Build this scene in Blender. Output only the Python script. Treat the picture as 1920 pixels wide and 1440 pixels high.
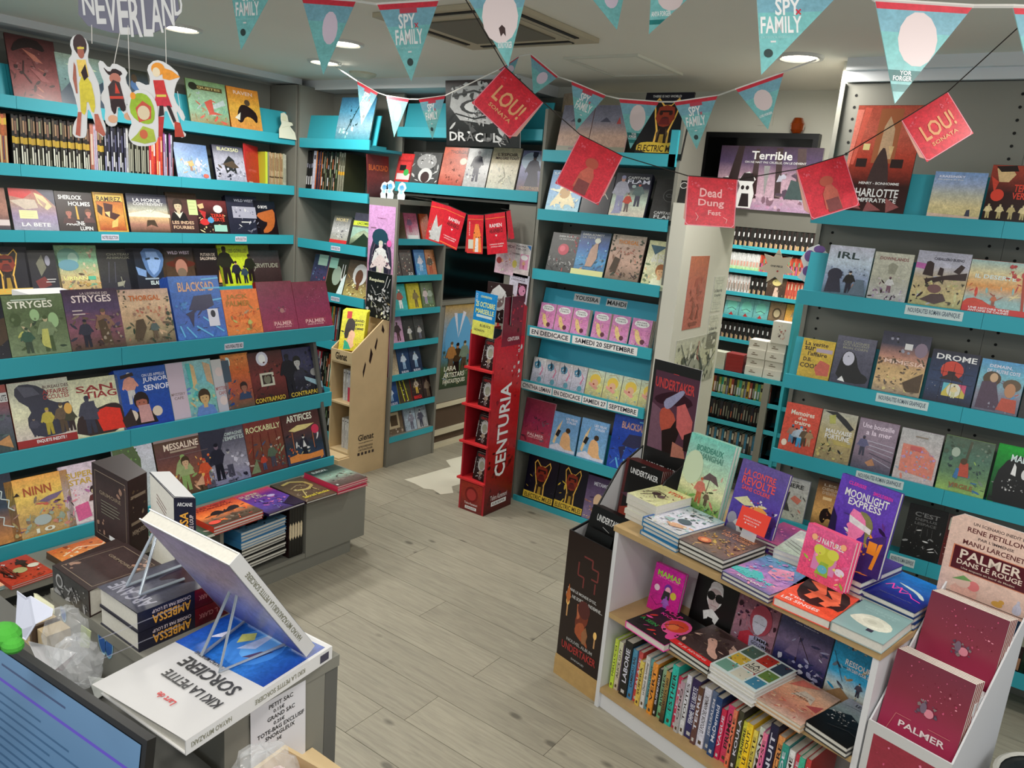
import bpy, math, random
from mathutils import Matrix, Vector
S=bpy.context.scene; C=S.collection
for o in list(bpy.data.objects): bpy.data.objects.remove(o)
# ---------------------------------------------------------------- camera
cam=bpy.data.objects.new('camera',bpy.data.cameras.new('camera')); C.objects.link(cam)
cam.matrix_world=Matrix(((0.80369285328574,-0.19979577403151247,0.560499283011651,0),(0.5894830652709694,0.13885035636606968,-0.7957576856655281,0),(0.0811634975599749,0.9699496003484738,0.22936926439187028,1.92),(0,0,0,1)))
cam.data.sensor_width=36; cam.data.lens=27.16263125299279; cam.data.clip_start=.02
S.camera=cam
# ---------------------------------------------------------------- world, lights, exposure
w=bpy.data.worlds.new('world'); S.world=w; w.use_nodes=True
w.node_tree.nodes['Background'].inputs[0].default_value=(.93,.97,1,1)
w.node_tree.nodes['Background'].inputs[1].default_value=.62
S.view_settings.view_transform='Standard'; S.view_settings.look='None'; S.view_settings.gamma=1
S.view_settings.use_curve_mapping=False; S.view_settings.exposure=0.12
CEIL=2.65
LAMPS=[(-3.97,2.42),(-3.31,2.93),(-3.93,3.33),(-1.19,3.7),(-2.9,.3),(-.35,.15),(-3.9,.5),(.5,2.4),(-1.5,5.6),(-2.4,5.4),(-1.75,5.02),(-.5,-.4),(-2.6,-.6),(.6,.9)]  # far room lamps are out of view, added to brighten that room
for i,(x,y) in enumerate(LAMPS):
    l=bpy.data.lights.new('downlight_glow','AREA'); l.shape='DISK'; l.size=.3; l.energy=13; l.color=(1,.965,.90)
    o=bpy.data.objects.new('downlight_glow',l); C.objects.link(o); o.location=(x,y,CEIL-.035)
# ---------------------------------------------------------------- materials
def lin(h):
    h=h if len(h)==6 else ''.join(c*2 for c in h)
    return tuple(((int(h[i:i+2],16)/255)+.0)**2.2 for i in (0,2,4))
MATS={}
def mat(name,col,rough=.55,noise=0,scale=20,emis=0,trans=0,metal=0,bump=0,alpha=1):
    if name in MATS: return MATS[name]
    m=bpy.data.materials.new(name); m.use_nodes=True; n=m.node_tree.nodes; L=m.node_tree.links; b=n['Principled BSDF']
    c=lin(col); b.inputs['Base Color'].default_value=(*c,1); b.inputs['Roughness'].default_value=rough; b.inputs['Metallic'].default_value=metal
    if trans: b.inputs['Transmission Weight'].default_value=trans; b.inputs['IOR'].default_value=1.2
    if alpha<1: b.inputs['Alpha'].default_value=alpha
    if emis: b.inputs['Emission Color'].default_value=(*c,1); b.inputs['Emission Strength'].default_value=emis
    if noise or bump:
        t=n.new('ShaderNodeTexCoord'); z=n.new('ShaderNodeTexNoise'); z.inputs['Scale'].default_value=scale; z.inputs['Detail'].default_value=4
        L.new(t.outputs['Object'],z.inputs['Vector'])
        if noise:
            r=n.new('ShaderNodeMapRange'); r.inputs['To Min'].default_value=1-noise; r.inputs['To Max'].default_value=1+noise
            L.new(z.outputs['Fac'],r.inputs['Value']); x=n.new('ShaderNodeMix'); x.data_type='RGBA'; x.blend_type='MULTIPLY'; x.inputs['Factor'].default_value=1
            x.inputs['A'].default_value=(*c,1); L.new(r.outputs['Result'],x.inputs['B']); L.new(x.outputs['Result'],b.inputs['Base Color'])
        if bump:
            p=n.new('ShaderNodeBump'); p.inputs['Strength'].default_value=bump; p.inputs['Distance'].default_value=.004; L.new(z.outputs['Fac'],p.inputs['Height']); L.new(p.outputs['Normal'],b.inputs['Normal'])
    MATS[name]=m; return m
def print_mat(name,rough,spec=.5):     # printed card: colours come from the mesh colour layer, its alpha says how painterly the ink is
    m=bpy.data.materials.new(name); m.use_nodes=True; n=m.node_tree.nodes; L=m.node_tree.links; b=n['Principled BSDF']; b.inputs['Roughness'].default_value=rough
    a=n.new('ShaderNodeVertexColor'); a.layer_name='Col'; t=n.new('ShaderNodeTexCoord'); oi=n.new('ShaderNodeObjectInfo')
    ad=n.new('ShaderNodeVectorMath'); ad.operation='ADD'; L.new(t.outputs['Object'],ad.inputs[0]); L.new(oi.outputs['Random'],ad.inputs[1])
    z=n.new('ShaderNodeTexNoise'); z.inputs['Scale'].default_value=42; z.inputs['Detail'].default_value=5; z.inputs['Roughness'].default_value=.7; z.inputs['Distortion'].default_value=.8; L.new(ad.outputs[0],z.inputs['Vector'])
    r=n.new('ShaderNodeMapRange'); r.inputs['From Min'].default_value=.3; r.inputs['From Max'].default_value=.7; r.inputs['To Min'].default_value=.68; r.inputs['To Max'].default_value=1.3; L.new(z.outputs['Fac'],r.inputs['Value'])
    x=n.new('ShaderNodeMix'); x.data_type='RGBA'; x.blend_type='MULTIPLY'; L.new(a.outputs['Alpha'],x.inputs['Factor']); L.new(a.outputs['Color'],x.inputs['A']); L.new(r.outputs['Result'],x.inputs['B'])
    z2=n.new('ShaderNodeTexNoise'); z2.inputs['Scale'].default_value=170; z2.inputs['Detail'].default_value=3; L.new(ad.outputs[0],z2.inputs['Vector'])
    r2=n.new('ShaderNodeMapRange'); r2.inputs['From Min'].default_value=.35; r2.inputs['From Max'].default_value=.65; r2.inputs['To Min'].default_value=.86; r2.inputs['To Max'].default_value=1.14; L.new(z2.outputs['Fac'],r2.inputs['Value'])
    y=n.new('ShaderNodeMix'); y.data_type='RGBA'; y.blend_type='MULTIPLY'; L.new(a.outputs['Alpha'],y.inputs['Factor']); L.new(x.outputs['Result'],y.inputs['A']); L.new(r2.outputs['Result'],y.inputs['B'])
    L.new(y.outputs['Result'],b.inputs['Base Color']); return m
PRINT=print_mat('printed_cover',.33); PAPER=print_mat('printed_paper',.7)
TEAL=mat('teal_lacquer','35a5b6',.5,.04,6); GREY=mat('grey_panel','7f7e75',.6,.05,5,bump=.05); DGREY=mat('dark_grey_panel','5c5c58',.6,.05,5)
WHITE=mat('white_paint','d0cfc2',.7,.03,3); CEILM=mat('ceiling_paint','e4e0d4',.85,.04,2); BAND=mat('white_band','dadddf',.6); WOODL=mat('pale_ply','d2b98e',.6,.1,12)
WMEL=mat('white_melamine','dcdde0',.35); OAK=mat('oak_edge','b99a6b',.5,.14,25); PINE=mat('rough_pine','bd9a63',.75,.2,30); BLK=mat('black_plastic','141416',.35)
PAGE=mat('page_edges','d9d6cc',.8,.12,160); WIRE=mat('steel_wire','aab4bf',.25,metal=.35); DARK=mat('dark_void','141413',.7)
CREAM=mat('cream_trim','d6cdb2',.6); BROWN=mat('brown_board','5a483a',.6,.15,8); HOLE=mat('peg_hole','1c1c1b',.9); CORD=mat('cord_dark','2b2622',.8); CORDW=mat('cord_white','dcdad4',.7)
# ---------------------------------------------------------------- mesh builder
class MB:
    def __init__(s): s.v=[];s.f=[];s.c=[];s.m=[];s.mats=[]
    def mi(s,m):
        if m not in s.mats: s.mats.append(m)
        return s.mats.index(m)
    def poly(s,pts,m,col=None):
        i=len(s.v); s.v+=[tuple(p) for p in pts]; s.f.append(tuple(range(i,i+len(pts)))); s.m.append(s.mi(m))
        s.c.append(col if isinstance(col,list) else [col or (1,1,1,0)]*len(pts))
    def box(s,x0,x1,y0,y1,z0,z1,m,col=None,M=None):
        P=[Vector((x,y,z)) for x in (x0,x1) for y in (y0,y1) for z in (z0,z1)]
        if M: P=[M@p for p in P]
        flip=((x1-x0)*(y1-y0)*(z1-z0)<0)^(bool(M) and M.to_3x3().determinant()<0)
        for q in ((0,1,3,2),(4,6,7,5),(0,4,5,1),(2,3,7,6),(0,2,6,4),(1,5,7,3)):
            s.poly([P[k] for k in (q[::-1] if flip else q)],m,col)
    def prism(s,pts,z0,z1,m,M=None,col=None):     # pts counter-clockwise in xy
        a=[Vector((*p,z0)) for p in pts]; b=[Vector((*p,z1)) for p in pts]
        if M: a=[M@p for p in a]; b=[M@p for p in b]
        s.poly(b,m,col); s.poly(a[::-1],m,col); n=len(pts)
        for i in range(n): s.poly([a[i],a[(i+1)%n],b[(i+1)%n],b[i]],m,col)
    def tube(s,path,r,m,n=6,col=None,closed=False):
        path=[Vector(p) for p in path]; R=[]
        for i,p in enumerate(path):
            d=(path[min(i+1,len(path)-1)]-path[max(i-1,0)]).normalized()
            a=d.cross(Vector((0,0,1)) if abs(d.z)<.9 else Vector((1,0,0))).normalized(); b=d.cross(a); rr=r[i] if isinstance(r,(list,tuple)) else r
            R.append([p+(a*math.cos(2*math.pi*k/n)+b*math.sin(2*math.pi*k/n))*rr for k in range(n)])
        for i in range(len(R)-1):
            for k in range(n): s.poly([R[i][k],R[i][(k+1)%n],R[i+1][(k+1)%n],R[i+1][k]],m,col)
        s.poly(R[0],m,col); s.poly(R[-1][::-1],m,col)
    def lathe(s,prof,m,c=(0,0,0),n=20,col=None):
        for i in range(len(prof)-1):
            for k in range(n):
                q=[]
                for (r,z),kk in ((prof[i],k),(prof[i],k+1),(prof[i+1],k+1),(prof[i+1],k)):
                    a=2*math.pi*kk/n; q.append((c[0]+r*math.cos(a),c[1]+r*math.sin(a),c[2]+z))
                s.poly(q,m,col)
    def ball(s,c,r,m,n=10,col=None):
        c=Vector(c); r=Vector(r if isinstance(r,(tuple,list)) else (r,r,r))
        for i in range(n//2):
            for k in range(n):
                q=[]
                for ii,kk in ((i,k),(i+1,k),(i+1,k+1),(i,k+1)):
                    t=math.pi*ii/(n//2); a=2*math.pi*kk/n; q.append(c+Vector((r.x*math.sin(t)*math.cos(a),r.y*math.sin(t)*math.sin(a),r.z*math.cos(t))))
                s.poly(q,m,col)
    def mesh(s,name,smooth=False):
        me=bpy.data.meshes.new(name); me.from_pydata(s.v,[],s.f)
        for m in s.mats: me.materials.append(m)
        me.polygons.foreach_set('material_index',s.m)
        if any(c[0]!=(1,1,1,0) for c in s.c):
            at=me.color_attributes.new('Col','FLOAT_COLOR','CORNER'); fl=[]
            for c in s.c:
                for q in c: fl+=q
            at.data.foreach_set('color',fl)
        if smooth: me.polygons.foreach_set('use_smooth',[True]*len(s.f)); me.shade_smooth() if False else None
        me.update(); return me
def link(name,me,parent=None,M=None):
    o=bpy.data.objects.new(name,me); C.objects.link(o)
    if parent: o.parent=parent
    if M is not None: o.matrix_local=M
    return o
def part(name,mb,parent,M=None,smooth=False): return link(name,mb.mesh(name,smooth),parent,M)
def thing(name,label,cat,group=None,M=None,me=None):
    o=link(name,me,None,M); o['label']=label; o['category']=cat
    if group: o['group']=group
    return o
def struct(name,mb,parent=None):
    o=part(name,mb,parent)
    if not parent: o['kind']='structure'
    return o
def T3(x,y,z): return Matrix.Translation((x,y,z))
def frame(o,X,Y):
    X=Vector(X).normalized(); Y=Vector(Y); Z=X.cross(Y).normalized(); Y=Z.cross(X)
    return Matrix(((X.x,Y.x,Z.x,o[0]),(X.y,Y.y,Z.y,o[1]),(X.z,Y.z,Z.z,o[2]),(0,0,0,1)))
# ---------------------------------------------------------------- printed artwork (flat print on covers, signs and pennants)
ROWS='''@L0|x|-4.735|2.25|14|, top shelf, left wall|comic_album
1.930,0.249,0.331,1|tall dark maroon poster board with a brown haired figure|311|G 422 633 844 733|N 10 40 80 95 22 14 311 522 855|p 211 5 70 20 92 45 99 70 95 80 78 50 84 30 80|p a65 30 80 55 72 70 60 52 62|p 955 40 50 60 45 80 30 62 30|l 311 3 30 60 26 40 40 25
2.173,0.252,0.280,1|pale green mountain poster partly behind the hanging figures|577|G 9a9 8aa 577 456|p 345 0 20 30 50 60 30 100 55 100 0 0 0|p cdb 20 80 60 85 90 75 60 70|N 10 10 90 50 14 10 234 345 9bb
2.529,0.179,0.262,1|blue grey robot cover between the hanging figures|246|G 332 456 235|p 69b 30 20 50 60 70 20|e 50 65 16 12 57a|e 50 80 10 10 543
2.957,0.287,0.274,1|pale green fantasy album with a winged red rider|674|G 796 9b9 8b9 874|r 12 78 90 88 542|T 55 83 60 6 cb7 QUETES|e 16 84 11 9 221|p bcc 50 40 90 62 95 50 60 36|p c54 40 50 60 60 62 30 85 26 50 22|N 5 5 95 30 14 9 964 785 b86|N 5 50 45 75 8 8 abb 7a9
3.252,0.249,0.273,1|orange album with a black rearing horse|a51|G d83 da4 c84|T 50 88 60 9 ecb RAVEN|p 211 20 20 30 50 45 62 70 55 90 40 85 15 70 30 50 32 35 12|p ddc 15 25 35 40 30 20|e 60 66 9 8 543
@L2|x|-4.735|1.545|15|, third shelf, left wall|comic_album
1.768,0.106,0.229,1|dark tan album cut by the picture edge|432|G 854 a76 334|r 40 10 100 24 dcc
1.890,0.236,0.231,1|grey album of a blonde figure with a red cloud|655|G b44 a87 98a 99a|p c33 0 100 0 82 30 76 50 92 45 100|p cba 0 70 30 76 55 74 60 55 30 50|p dc9 55 92 75 84 92 60 80 50 62 66|p b98 60 80 80 66 74 54|p 556 60 100 100 100 100 60 82 80|T 50 14 64 9 eee LA BETE|r 16 28 56 48 eea|l bb8 .8 20 44 50 44|l bb8 .8 20 39 50 39|l bb8 .8 20 34 46 34
2.127,0.214,0.228,1|black album with two portrait heads and white lettering|211|G 211 322 211|T 40 86 62 11 eee SHERLOCK|T 62 70 58 11 eee HOLMES|T 44 20 50 11 eee ARSENE|T 72 7 34 10 eee LUPIN|B 30 46 17 a65 321 422|B 82 46 15 b76 643 533|p da4 50 64 54 64 56 30 50 30
2.344,0.188,0.235,1|yellow framed album with a stacked desert chase|c93|G c93 c93|r 7 3 94 96 741|r 8 78 93 95 db5|T 50 84 78 12 310 RAMIREZ|G2 8 4 92 77 b62 d94 a41|p 410 30 74 60 70 55 50 80 44 60 30 30 40|p ec8 30 50 48 52 44 36|p db6 50 26 72 36 66 14 46 10|p 310 10 70 26 62 20 40 8 50
2.545,0.274,0.240,4|black and gold album with light rays over a plain|223|G 334 445 bba db8 a76 432|T 48 84 66 9 ddd LA HORDE|T 50 74 72 8 ddd CONTREVENT|p eec 0 48 50 60 100 48 100 40 0 40|l 998 1 30 66 48 52|l 998 1 50 72 50 52|l 998 1 72 66 54 52|p 432 42 32 60 33 66 14 50 20 38 14
2.805,0.219,0.262,1|dark brown album with a woman in a white collar|432|G 432 533 322|B 35 66 26 cb9 321 100|p ddc 20 54 36 46 50 54 36 36|T 45 26 70 8 db9 LES INDES|T 45 14 66 8 db9 FOURBES|r 68 46 98 84 cd9|l 896 1 72 76 92 76|l 896 1 72 68 92 68|l 896 1 72 60 92 60
3.008,0.234,0.225,1|red and black album with round stickers and dancers|522|G 733 211 211|p db8 5 84 24 90 26 76 12 72|p b33 8 70 30 64 24 40|T 66 54 44 10 d43 TERRE|T 66 42 44 10 d43 VERTE|e 70 74 15 12 edd|e 22 34 15 10 c33|e 42 40 10 9 59c|N 8 4 50 20 6 10 dc9 cb8|r 50 6 92 26 9cb
3.243,0.252,0.266,3|charcoal album with a grey engraved panel|223|G 334 223|T 56 88 62 7 dde WILD WEST|r 16 42 92 72 aab|N 18 44 88 70 18 10 bbc 667 ddd 889|r 40 30 72 33 ccc
3.463,0.183,0.240,1|black album with a copper zigzag figure|211|G 112 211|T 40 82 44 9 eee O BOYS|p b63 0 60 60 72 95 78 90 30 60 6 20 4 60 36 30 40
@L3|x|-4.735|1.185|15|, fourth shelf, left wall|comic_album
1.734,0.236,0.271,1|black album with an orange outlined dog at far left|111|G 112 112|N 5 5 95 95 14 5 223 334|d 52|r 0 2 100 14 db5|T 50 8 96 9 ea4 ELECTRIC
1.954,0.176,0.251,1|dark album with a grey smoke figure and red strip|222|G 222 223|p 776 30 70 50 90 60 60 40 40|p 733 20 30 50 40 70 20 30 10|e 66 76 8 12 99a|r 40 6 98 12 b34|r 52 26 80 28 ccc|r 56 32 84 34 ccc
2.115,0.244,0.281,1|teal and tan crowd album with a soft robot|576|G 9b8 7a8 cb8 b96|e 30 76 26 18 698|e 40 72 12 12 9ba|e 28 58 24 12 69a|N 60 40 95 95 14 12 cb9 a87 dca|T 40 30 56 8 ee9 URBAN|r 70 26 88 34 5b9|N 4 2 96 24 30 10 b95 d96 876 ca7 543
2.352,0.234,0.256,1|black album with faint castle lettering|222|G 222 333 223|T 56 88 60 6 776 CHATEAU|T 56 80 62 6 776 ANIMAUX|l 556 1.5 30 70 22 20|l 556 1.5 46 70 40 20|p 998 44 20 66 24 60 12 44 10|l 887 2 56 34 60 8
2.534,0.256,0.263,1|midnight blue album with a giant blue face|112|G 112 123 112|p 57a 36 100 84 100 98 80 90 50 68 26 52 34 42 60|p 8ad 50 92 78 92 88 70 78 46 64 34 54 50|p 234 48 76 60 78 60 73 48 71|p 234 72 78 84 76 84 72 72 73|p 79c 20 56 46 46 44 30 24 36|T 76 16 46 10 dee ISLANDER|r 40 24 76 28 9ab
2.764,0.240,0.267,1|dark album of a hatted cowboy close up|322|G 222 432 543|T 52 88 66 8 cbc WILD WEST|e 55 60 44 9 521|e 55 66 22 12 421|e 55 50 18 22 a76|e 55 38 14 12 765
2.988,0.220,0.263,1|black album with gold lettering and a small flame|111|G 111 211|T 52 84 50 8 dcb PUTAIN DE|T 52 74 56 8 dcb SALOPARD|p ea5 78 10 84 44 90 10|r 4 2 90 6 544
3.179,0.251,0.285,1|yellow album with men in black suits|cc2|G cd3 bc2|T 64 86 60 9 773 LES GORILLES|F 20 5 92 221 211 432|F 52 5 56 223 211 b87|F 78 5 44 345 223 b98|F 98 10 68 221 211 543
3.421,0.265,0.248,1|charcoal album with a large curling title|333|G 444 433 322|T 50 56 86 13 998 SERVITUDE|l 998 2 14 76 8 60 20 52 12 40
@D|x|-3.25|1.172|17|, island rack top row|comic_album
1.104,0.158,0.238,1|black speckled album at the left picture edge|112|G 112 112|N 10 5 95 95 30 3 ccc 888 a42|p 432 70 60 100 66 100 30 80 20
1.262,0.225,0.242,1|olive green album with two walking men in long coats|452|G 675 564 675 786|T 44 84 74 12 eed STRYGES|r 14 91 72 93 bcb|e 78 56 9 13 9b8|e 16 60 9 11 453|e 48 66 8 10 9b8|N 5 45 95 75 12 12 675 453 564|F 30 4 42 354 343 786|F 64 4 60 786 453 ba8|p bb6 52 20 56 42 66 42 66 8 54 14
1.487,0.230,0.255,1|purple album with a robed king and a witch|435|G 434 546 856 543|T 50 84 72 12 edd STRYGES|T 56 93 50 4 cbb LA LEGENDE DES|F 30 4 46 334 223 654|F 66 4 62 865 654 a76|p 543 54 46 68 50 76 8 58 8|N 60 10 98 60 20 10 876 545 a98|N 5 2 95 12 10 12 322 433|r 12 58 34 60 cbb|r 12 64 30 66 cbb
1.715,0.234,0.245,1|salmon pink album with galloping horses before a floating city|a76|G ca9 db9 ca8 a97 654|T 50 84 62 10 c62 THORGAL|N 24 52 80 72 26 9 b65 c86 976|N 0 66 14 100 12 10 443 554|N 84 10 100 90 20 12 343 454|p 543 18 10 26 44 40 46 44 30 34 10|F 60 8 34 566 654 b87|N 4 3 96 10 12 10 543 765
1.957,0.259,0.297,6|blue album of a grand piano on giant keys|35a|G 47c 36b 46b 47c|T 52 83 72 15 da8 BLACKSAD|l 6be 3 64 94 100 96|l 6be 3 64 80 100 80|l 6be 3 80 60 100 62|p 335 44 68 80 70 82 52 60 44 30 46|p 335 22 40 46 48 40 42 34 18 28 36|l 6be 3 40 20 70 2|l 6be 3 20 20 36 2|l 6be 3 56 34 94 8|l 6be 3 8 22 14 4|N 4 44 30 60 8 9 36a 48c|r 66 18 88 46 dde|e 77 38 5 6 223
2.216,0.206,0.224,1|bright orange album with small red sketches|d63|G e73 e84|T 42 83 60 13 a72 JACK|T 42 69 66 12 a72 PALMER|N 14 34 90 50 26 7 d52 c63|F 66 10 24 bb6 974 b97
2.422,0.222,0.256,2|dark red album with a small grumpy head in the ripple|822|G 734 835 935|T 58 14 50 8 ebb PALMER|T 58 7 44 3 ebb DANS LE ROUGE|l b66 .8 30 5 30 19 86 19 86 5|N 44 36 72 50 12 8 544 756 967|e 60 40 6 5 a77|N 20 60 90 95 20 2 a67
2.644,0.235,0.248,1|dark red album with a glossy bubbled patch at row end|822|G 734 835 935|T 50 14 56 8 ebb PALMER|T 50 7 46 3 ebb DANS LE ROUGE|l b66 .8 24 5 24 19 80 19 80 5|N 28 50 88 86 60 3 a78 b99 957
@E|x|-3.2|0.812|17|, island rack second row|comic_album
1.061,0.179,0.262,1|grey sea album with a red band and white plate|345|G a43 556 344|r 0 74 100 88 ddd|T 86 80 24 9 222 LA SUITE|N 5 10 95 60 20 14 455 566 344|p b85 60 14 90 24 94 4
1.243,0.229,0.262,1|cream album with a giant black bird and detectives|832|G ccb ddb cbb|p 334 12 96 40 96 66 80 58 70 80 60 100 62 98 14 30 10 20 40 34 56 8 76|p 556 14 94 40 90 50 78 24 76|T 78 88 44 5 644 BUREAU DES|T 76 80 44 7 933 AFFAIRES|T 76 72 44 7 933 OCCULTES|r 0 0 100 11 922|T 56 6 50 6 eee ENQUETE INEDITE !|F 56 14 42 ba4 a93 b97|F 32 14 30 445 334 876|F 80 14 46 654 543 cb8|F 94 14 36 443 322 876|e 92 50 7 9 da5
1.468,0.210,0.244,1|cream and red album with a black coated silhouette|dda|G ddb ddb|T 50 82 74 11 933 SAN|T 60 70 66 12 933 TIAG|p 322 4 30 20 42 50 46 74 52 92 50 100 40 100 0 0 0|p d32 40 40 66 46 94 40 98 4 52 4|F 30 4 66 445 334 445|p 445 18 30 24 60 44 60 48 26
1.664,0.237,0.261,3|bright blue album with a bearded man carrying another|24a|G 25a 24a|T 74 86 46 5 dde ON LES APPELLE|T 76 77 50 10 eef JUNIOR|T 78 64 54 10 eef SENIOR|F 26 40 54 d98 ccc d97|p 322 10 90 34 94 36 88 10 84|B 42 40 24 a65 211 211|p c99 34 36 56 36 60 6 34 6|e 20 20 11 10 dcb|e 70 22 10 9 dcb|p 322 0 16 20 34 26 4 4 2
1.901,0.233,0.263,1|grey spined album of a boy before turquoise towers|bcc|G 9cc 7bc 8cb 7ab|r 0 0 36 100 cbc|T 17 44 30 5 877 MYSTERY|T 17 37 20 5 877 CAFE|p 5bb 42 96 52 96 60 60 46 50|p db8 52 96 60 90 62 60 52 50|p ca8 96 90 80 96 84 60 98 50|N 40 4 100 40 30 10 5ab 7cc 489 cc9|B 72 30 22 ca7 432 68c
2.128,0.080,0.254,1|white spined album marked with small grey lettering|ccc|g ccc bbc|T 50 44 80 7 a66 MYSTERY|T 50 35 50 7 a66 CAFE|e 50 76 26 9 dcc|e 50 20 26 9 dcc
2.187,0.157,0.271,1|orange sky album with a bald man in blue robes|543|G d84 c63 a54 654|T 24 80 14 30 cdd P|N 50 60 98 96 12 14 e95 d52 753|r 0 50 26 90 456|N 0 2 30 50 10 14 356 248|B 66 36 22 965 322 346
2.337,0.212,0.265,2|dark red album with an old box camera and flash|211|G 422 733 311|e 40 86 17 14 dde|e 40 86 10 9 fff|r 26 32 66 58 ccb|r 32 36 60 54 322|e 46 45 10 9 776|N 8 50 92 80 20 12 522 843 322|T 46 6 88 9 db4 CONTRAPASO
2.549,0.238,0.262,2|dark blue album with a searchlight crossing the night|112|G 335 446 223 112|T 50 6 88 9 db4 CONTRAPASO|p 9bc 50 40 98 24 98 10 52 32|B 36 70 18 bbb 222 334|N 50 50 98 96 18 12 223 556 445|e 80 46 12 8 999|F 10 10 80 112 112 223
@F|x|-3.1|0.477|17|, island rack bottom row|comic_album
1.002,0.196,0.281,1|navy album with orange swirls and white wave lines|123|G 223 345 c84|N 4 20 60 70 20 14 ca6 e95 b64|l cdd 2 60 90 70 84 66 76 80 72 76 62 90 58 86 48 96 42|l cdd 2 60 40 76 36 72 26 90 20
1.168,0.236,0.234,1|yellow golden album with birds over a valley|d93|G ea5 ec6 ca6 b96|T 48 76 44 15 a53 NINN|N 50 36 96 56 16 12 757 a87 c65|p 768 46 56 62 62 88 66 76 56 60 52|N 3 4 97 34 34 14 a96 c87 9a9 d95 876|T 50 7 30 8 eed 10|p 211 10 72 16 78 20 72|e 48 24 14 9 abb
1.372,0.152,0.246,1|pale album with gold lettering and pink shapes|cbc|G dcd edd|T 50 82 70 10 ca4 SUPER|T 50 70 60 10 ca4 STAR|p d69 24 30 60 34 64 8 26 4|N 30 40 70 60 10 10 e9a b7a|B 80 50 16 cb9 322 633
1.595,0.180,0.299,1|white edged green meadow album behind the counter|bcc|G ccd bcc|p 564 0 90 50 96 66 70 60 30 0 30|N 2 40 60 92 24 10 453 7a5 352
1.780,0.270,0.283,1|brown album of a woman in a silk robe|543|G 543 644 854 543|r 0 92 100 99 988|T 48 82 64 11 edc MESSALINE|r 26 72 76 75 a98|l 766 1 4 66 96 66|F 46 6 60 9a7 8a6 ca8|B 50 52 13 ca8 432 9a7|p da8 60 10 82 30 88 8|F 84 6 46 c53 b43 b86|N 70 10 98 60 14 10 d74 c53 eb6
2.002,0.246,0.274,1|grey album of two armoured figures in snow|445|G 445 667 99a 88a|T 72 86 46 6 bcc COMPAGNIE|T 72 78 50 7 bcc TEMPETES|p 334 0 100 0 30 30 40 60 96|F 32 8 66 223 112 767|F 56 10 50 889 445 aaa|N 60 20 98 50 16 12 aab ccd 778|N 4 2 96 12 14 10 223 556
2.242,0.235,0.269,3|red curtained album with a seated couple in front|522|G 733 743 633|T 50 85 88 11 dda ROCKABILLY|l 622 2 20 76 14 30|l 622 2 40 76 38 30|l 622 2 60 76 62 30|l 622 2 80 76 84 30|F 62 8 44 565 445 ba9|F 38 6 30 b43 457 c98|N 66 6 98 30 12 10 565 445 9a8|p 786 2 4 20 30 26 4
2.466,0.254,0.275,2|maroon album with a magician under a floating assistant|211|G 422 533 234 346|T 48 88 66 13 eed ARTIFICES|p dc8 16 66 40 74 84 72 60 64 30 62|l a64 2 24 62 24 24|l a64 2 76 62 76 24|F 50 8 46 223 112 ccc|p ddd 46 30 50 44 56 30|e 84 60 10 9 c35|p d84 8 4 96 4 96 16 60 14 30 18 8 16|N 6 8 30 30 8 10 d84 a43
@K2|y|3.77|1.53|14|, corner bay second shelf|comic_album
-4.378,0.180,0.197,4|grey and red album stack with a white engraving|233|G 443 bbb 998|T 50 86 70 12 cb8 MORT|N 10 20 90 70 30 10 eee 556 222|r 0 0 100 12 c33
-4.171,0.204,0.232,2|dark mountain album with a yellow green band|343|G 556 445 ab9 343|r 0 62 100 76 cd4|T 50 69 60 8 342 LACOMBE|p 9ba 0 20 30 40 60 50 100 36 100 56 0 56|p 232 20 10 60 40 100 20 100 0 0 0
@K3|y|3.77|1.17|14|, corner bay third shelf|comic_album
-4.595,0.167,0.263,3|navy album stack with a red spine and paper slip|b33|G 345 446 334|N 10 20 90 80 20 14 b45 68a 223|r 30 70 90 100 acb
-4.422,0.201,0.254,3|black album with a pale bald face and paper slip|221|G 332 221|e 50 50 24 28 9a9|p dee 66 0 96 0 98 60 80 40|r 0 70 44 100 9cb|T 80 60 16 50 ddd U
-4.221,0.242,0.260,1|brown album of a bearded man in a white hood|a43|G 543 654 ba6|e 56 62 30 30 ccc|e 54 56 16 20 643|N 10 4 96 34 26 12 dc8 b95 eeb|p 643 44 70 64 70 60 20 50 20
@K0|y|3.77|2.24|12|, corner bay top shelf|comic_album
-4.350,0.345,0.290,1|sea blue album with a dark sketched ship|244|G 368 59b 8ab 489|N 30 30 76 80 30 8 244 355 134|N 10 6 50 30 10 12 bdd 8bb|l 244 2 30 20 60 90
@D1|y|4.02|1.99|13| on the shelf above the doorway|comic_album
-4.004,0.149,0.198,1|red album with a round green sticker|b33|G c33 c44 c33|r 8 8 92 30 dcc|r 20 40 60 60 222|e 66 34 17 12 4a5|r 10 72 90 78 a33
-3.870,0.267,0.214,2|black and grey album of a roaring bear|333|G 444 555 444|e 52 70 34 26 999|e 55 26 24 24 ccc|e 55 20 15 18 433|N 22 50 82 96 24 9 bbb 666 ddd|p 222 30 72 36 76 42 72|p 222 62 72 68 76 74 72
-3.594,0.215,0.255,1|rust orange album with a horned rider|a43|G c53 b65 c76 a43|T 62 88 70 9 521 THORGAL|N 20 10 90 60 20 14 943 c76 732|e 86 64 14 9 dcb
-3.392,0.202,0.253,1|white album with a gunman drawn in ink|999|G ccc bbb aaa|F 50 14 80 223 334 aaa|N 4 20 96 50 20 12 ddd 667 999
-3.182,0.226,0.263,1|beige album with a fine line drawing|ba9|G cb9 bba|T 56 84 70 8 433 L'ESPOIR|T 56 75 82 7 433 MALGRE TOUT|N 30 14 80 56 40 5 998 776 cca|l 665 1 50 50 60 30 40 16
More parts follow.
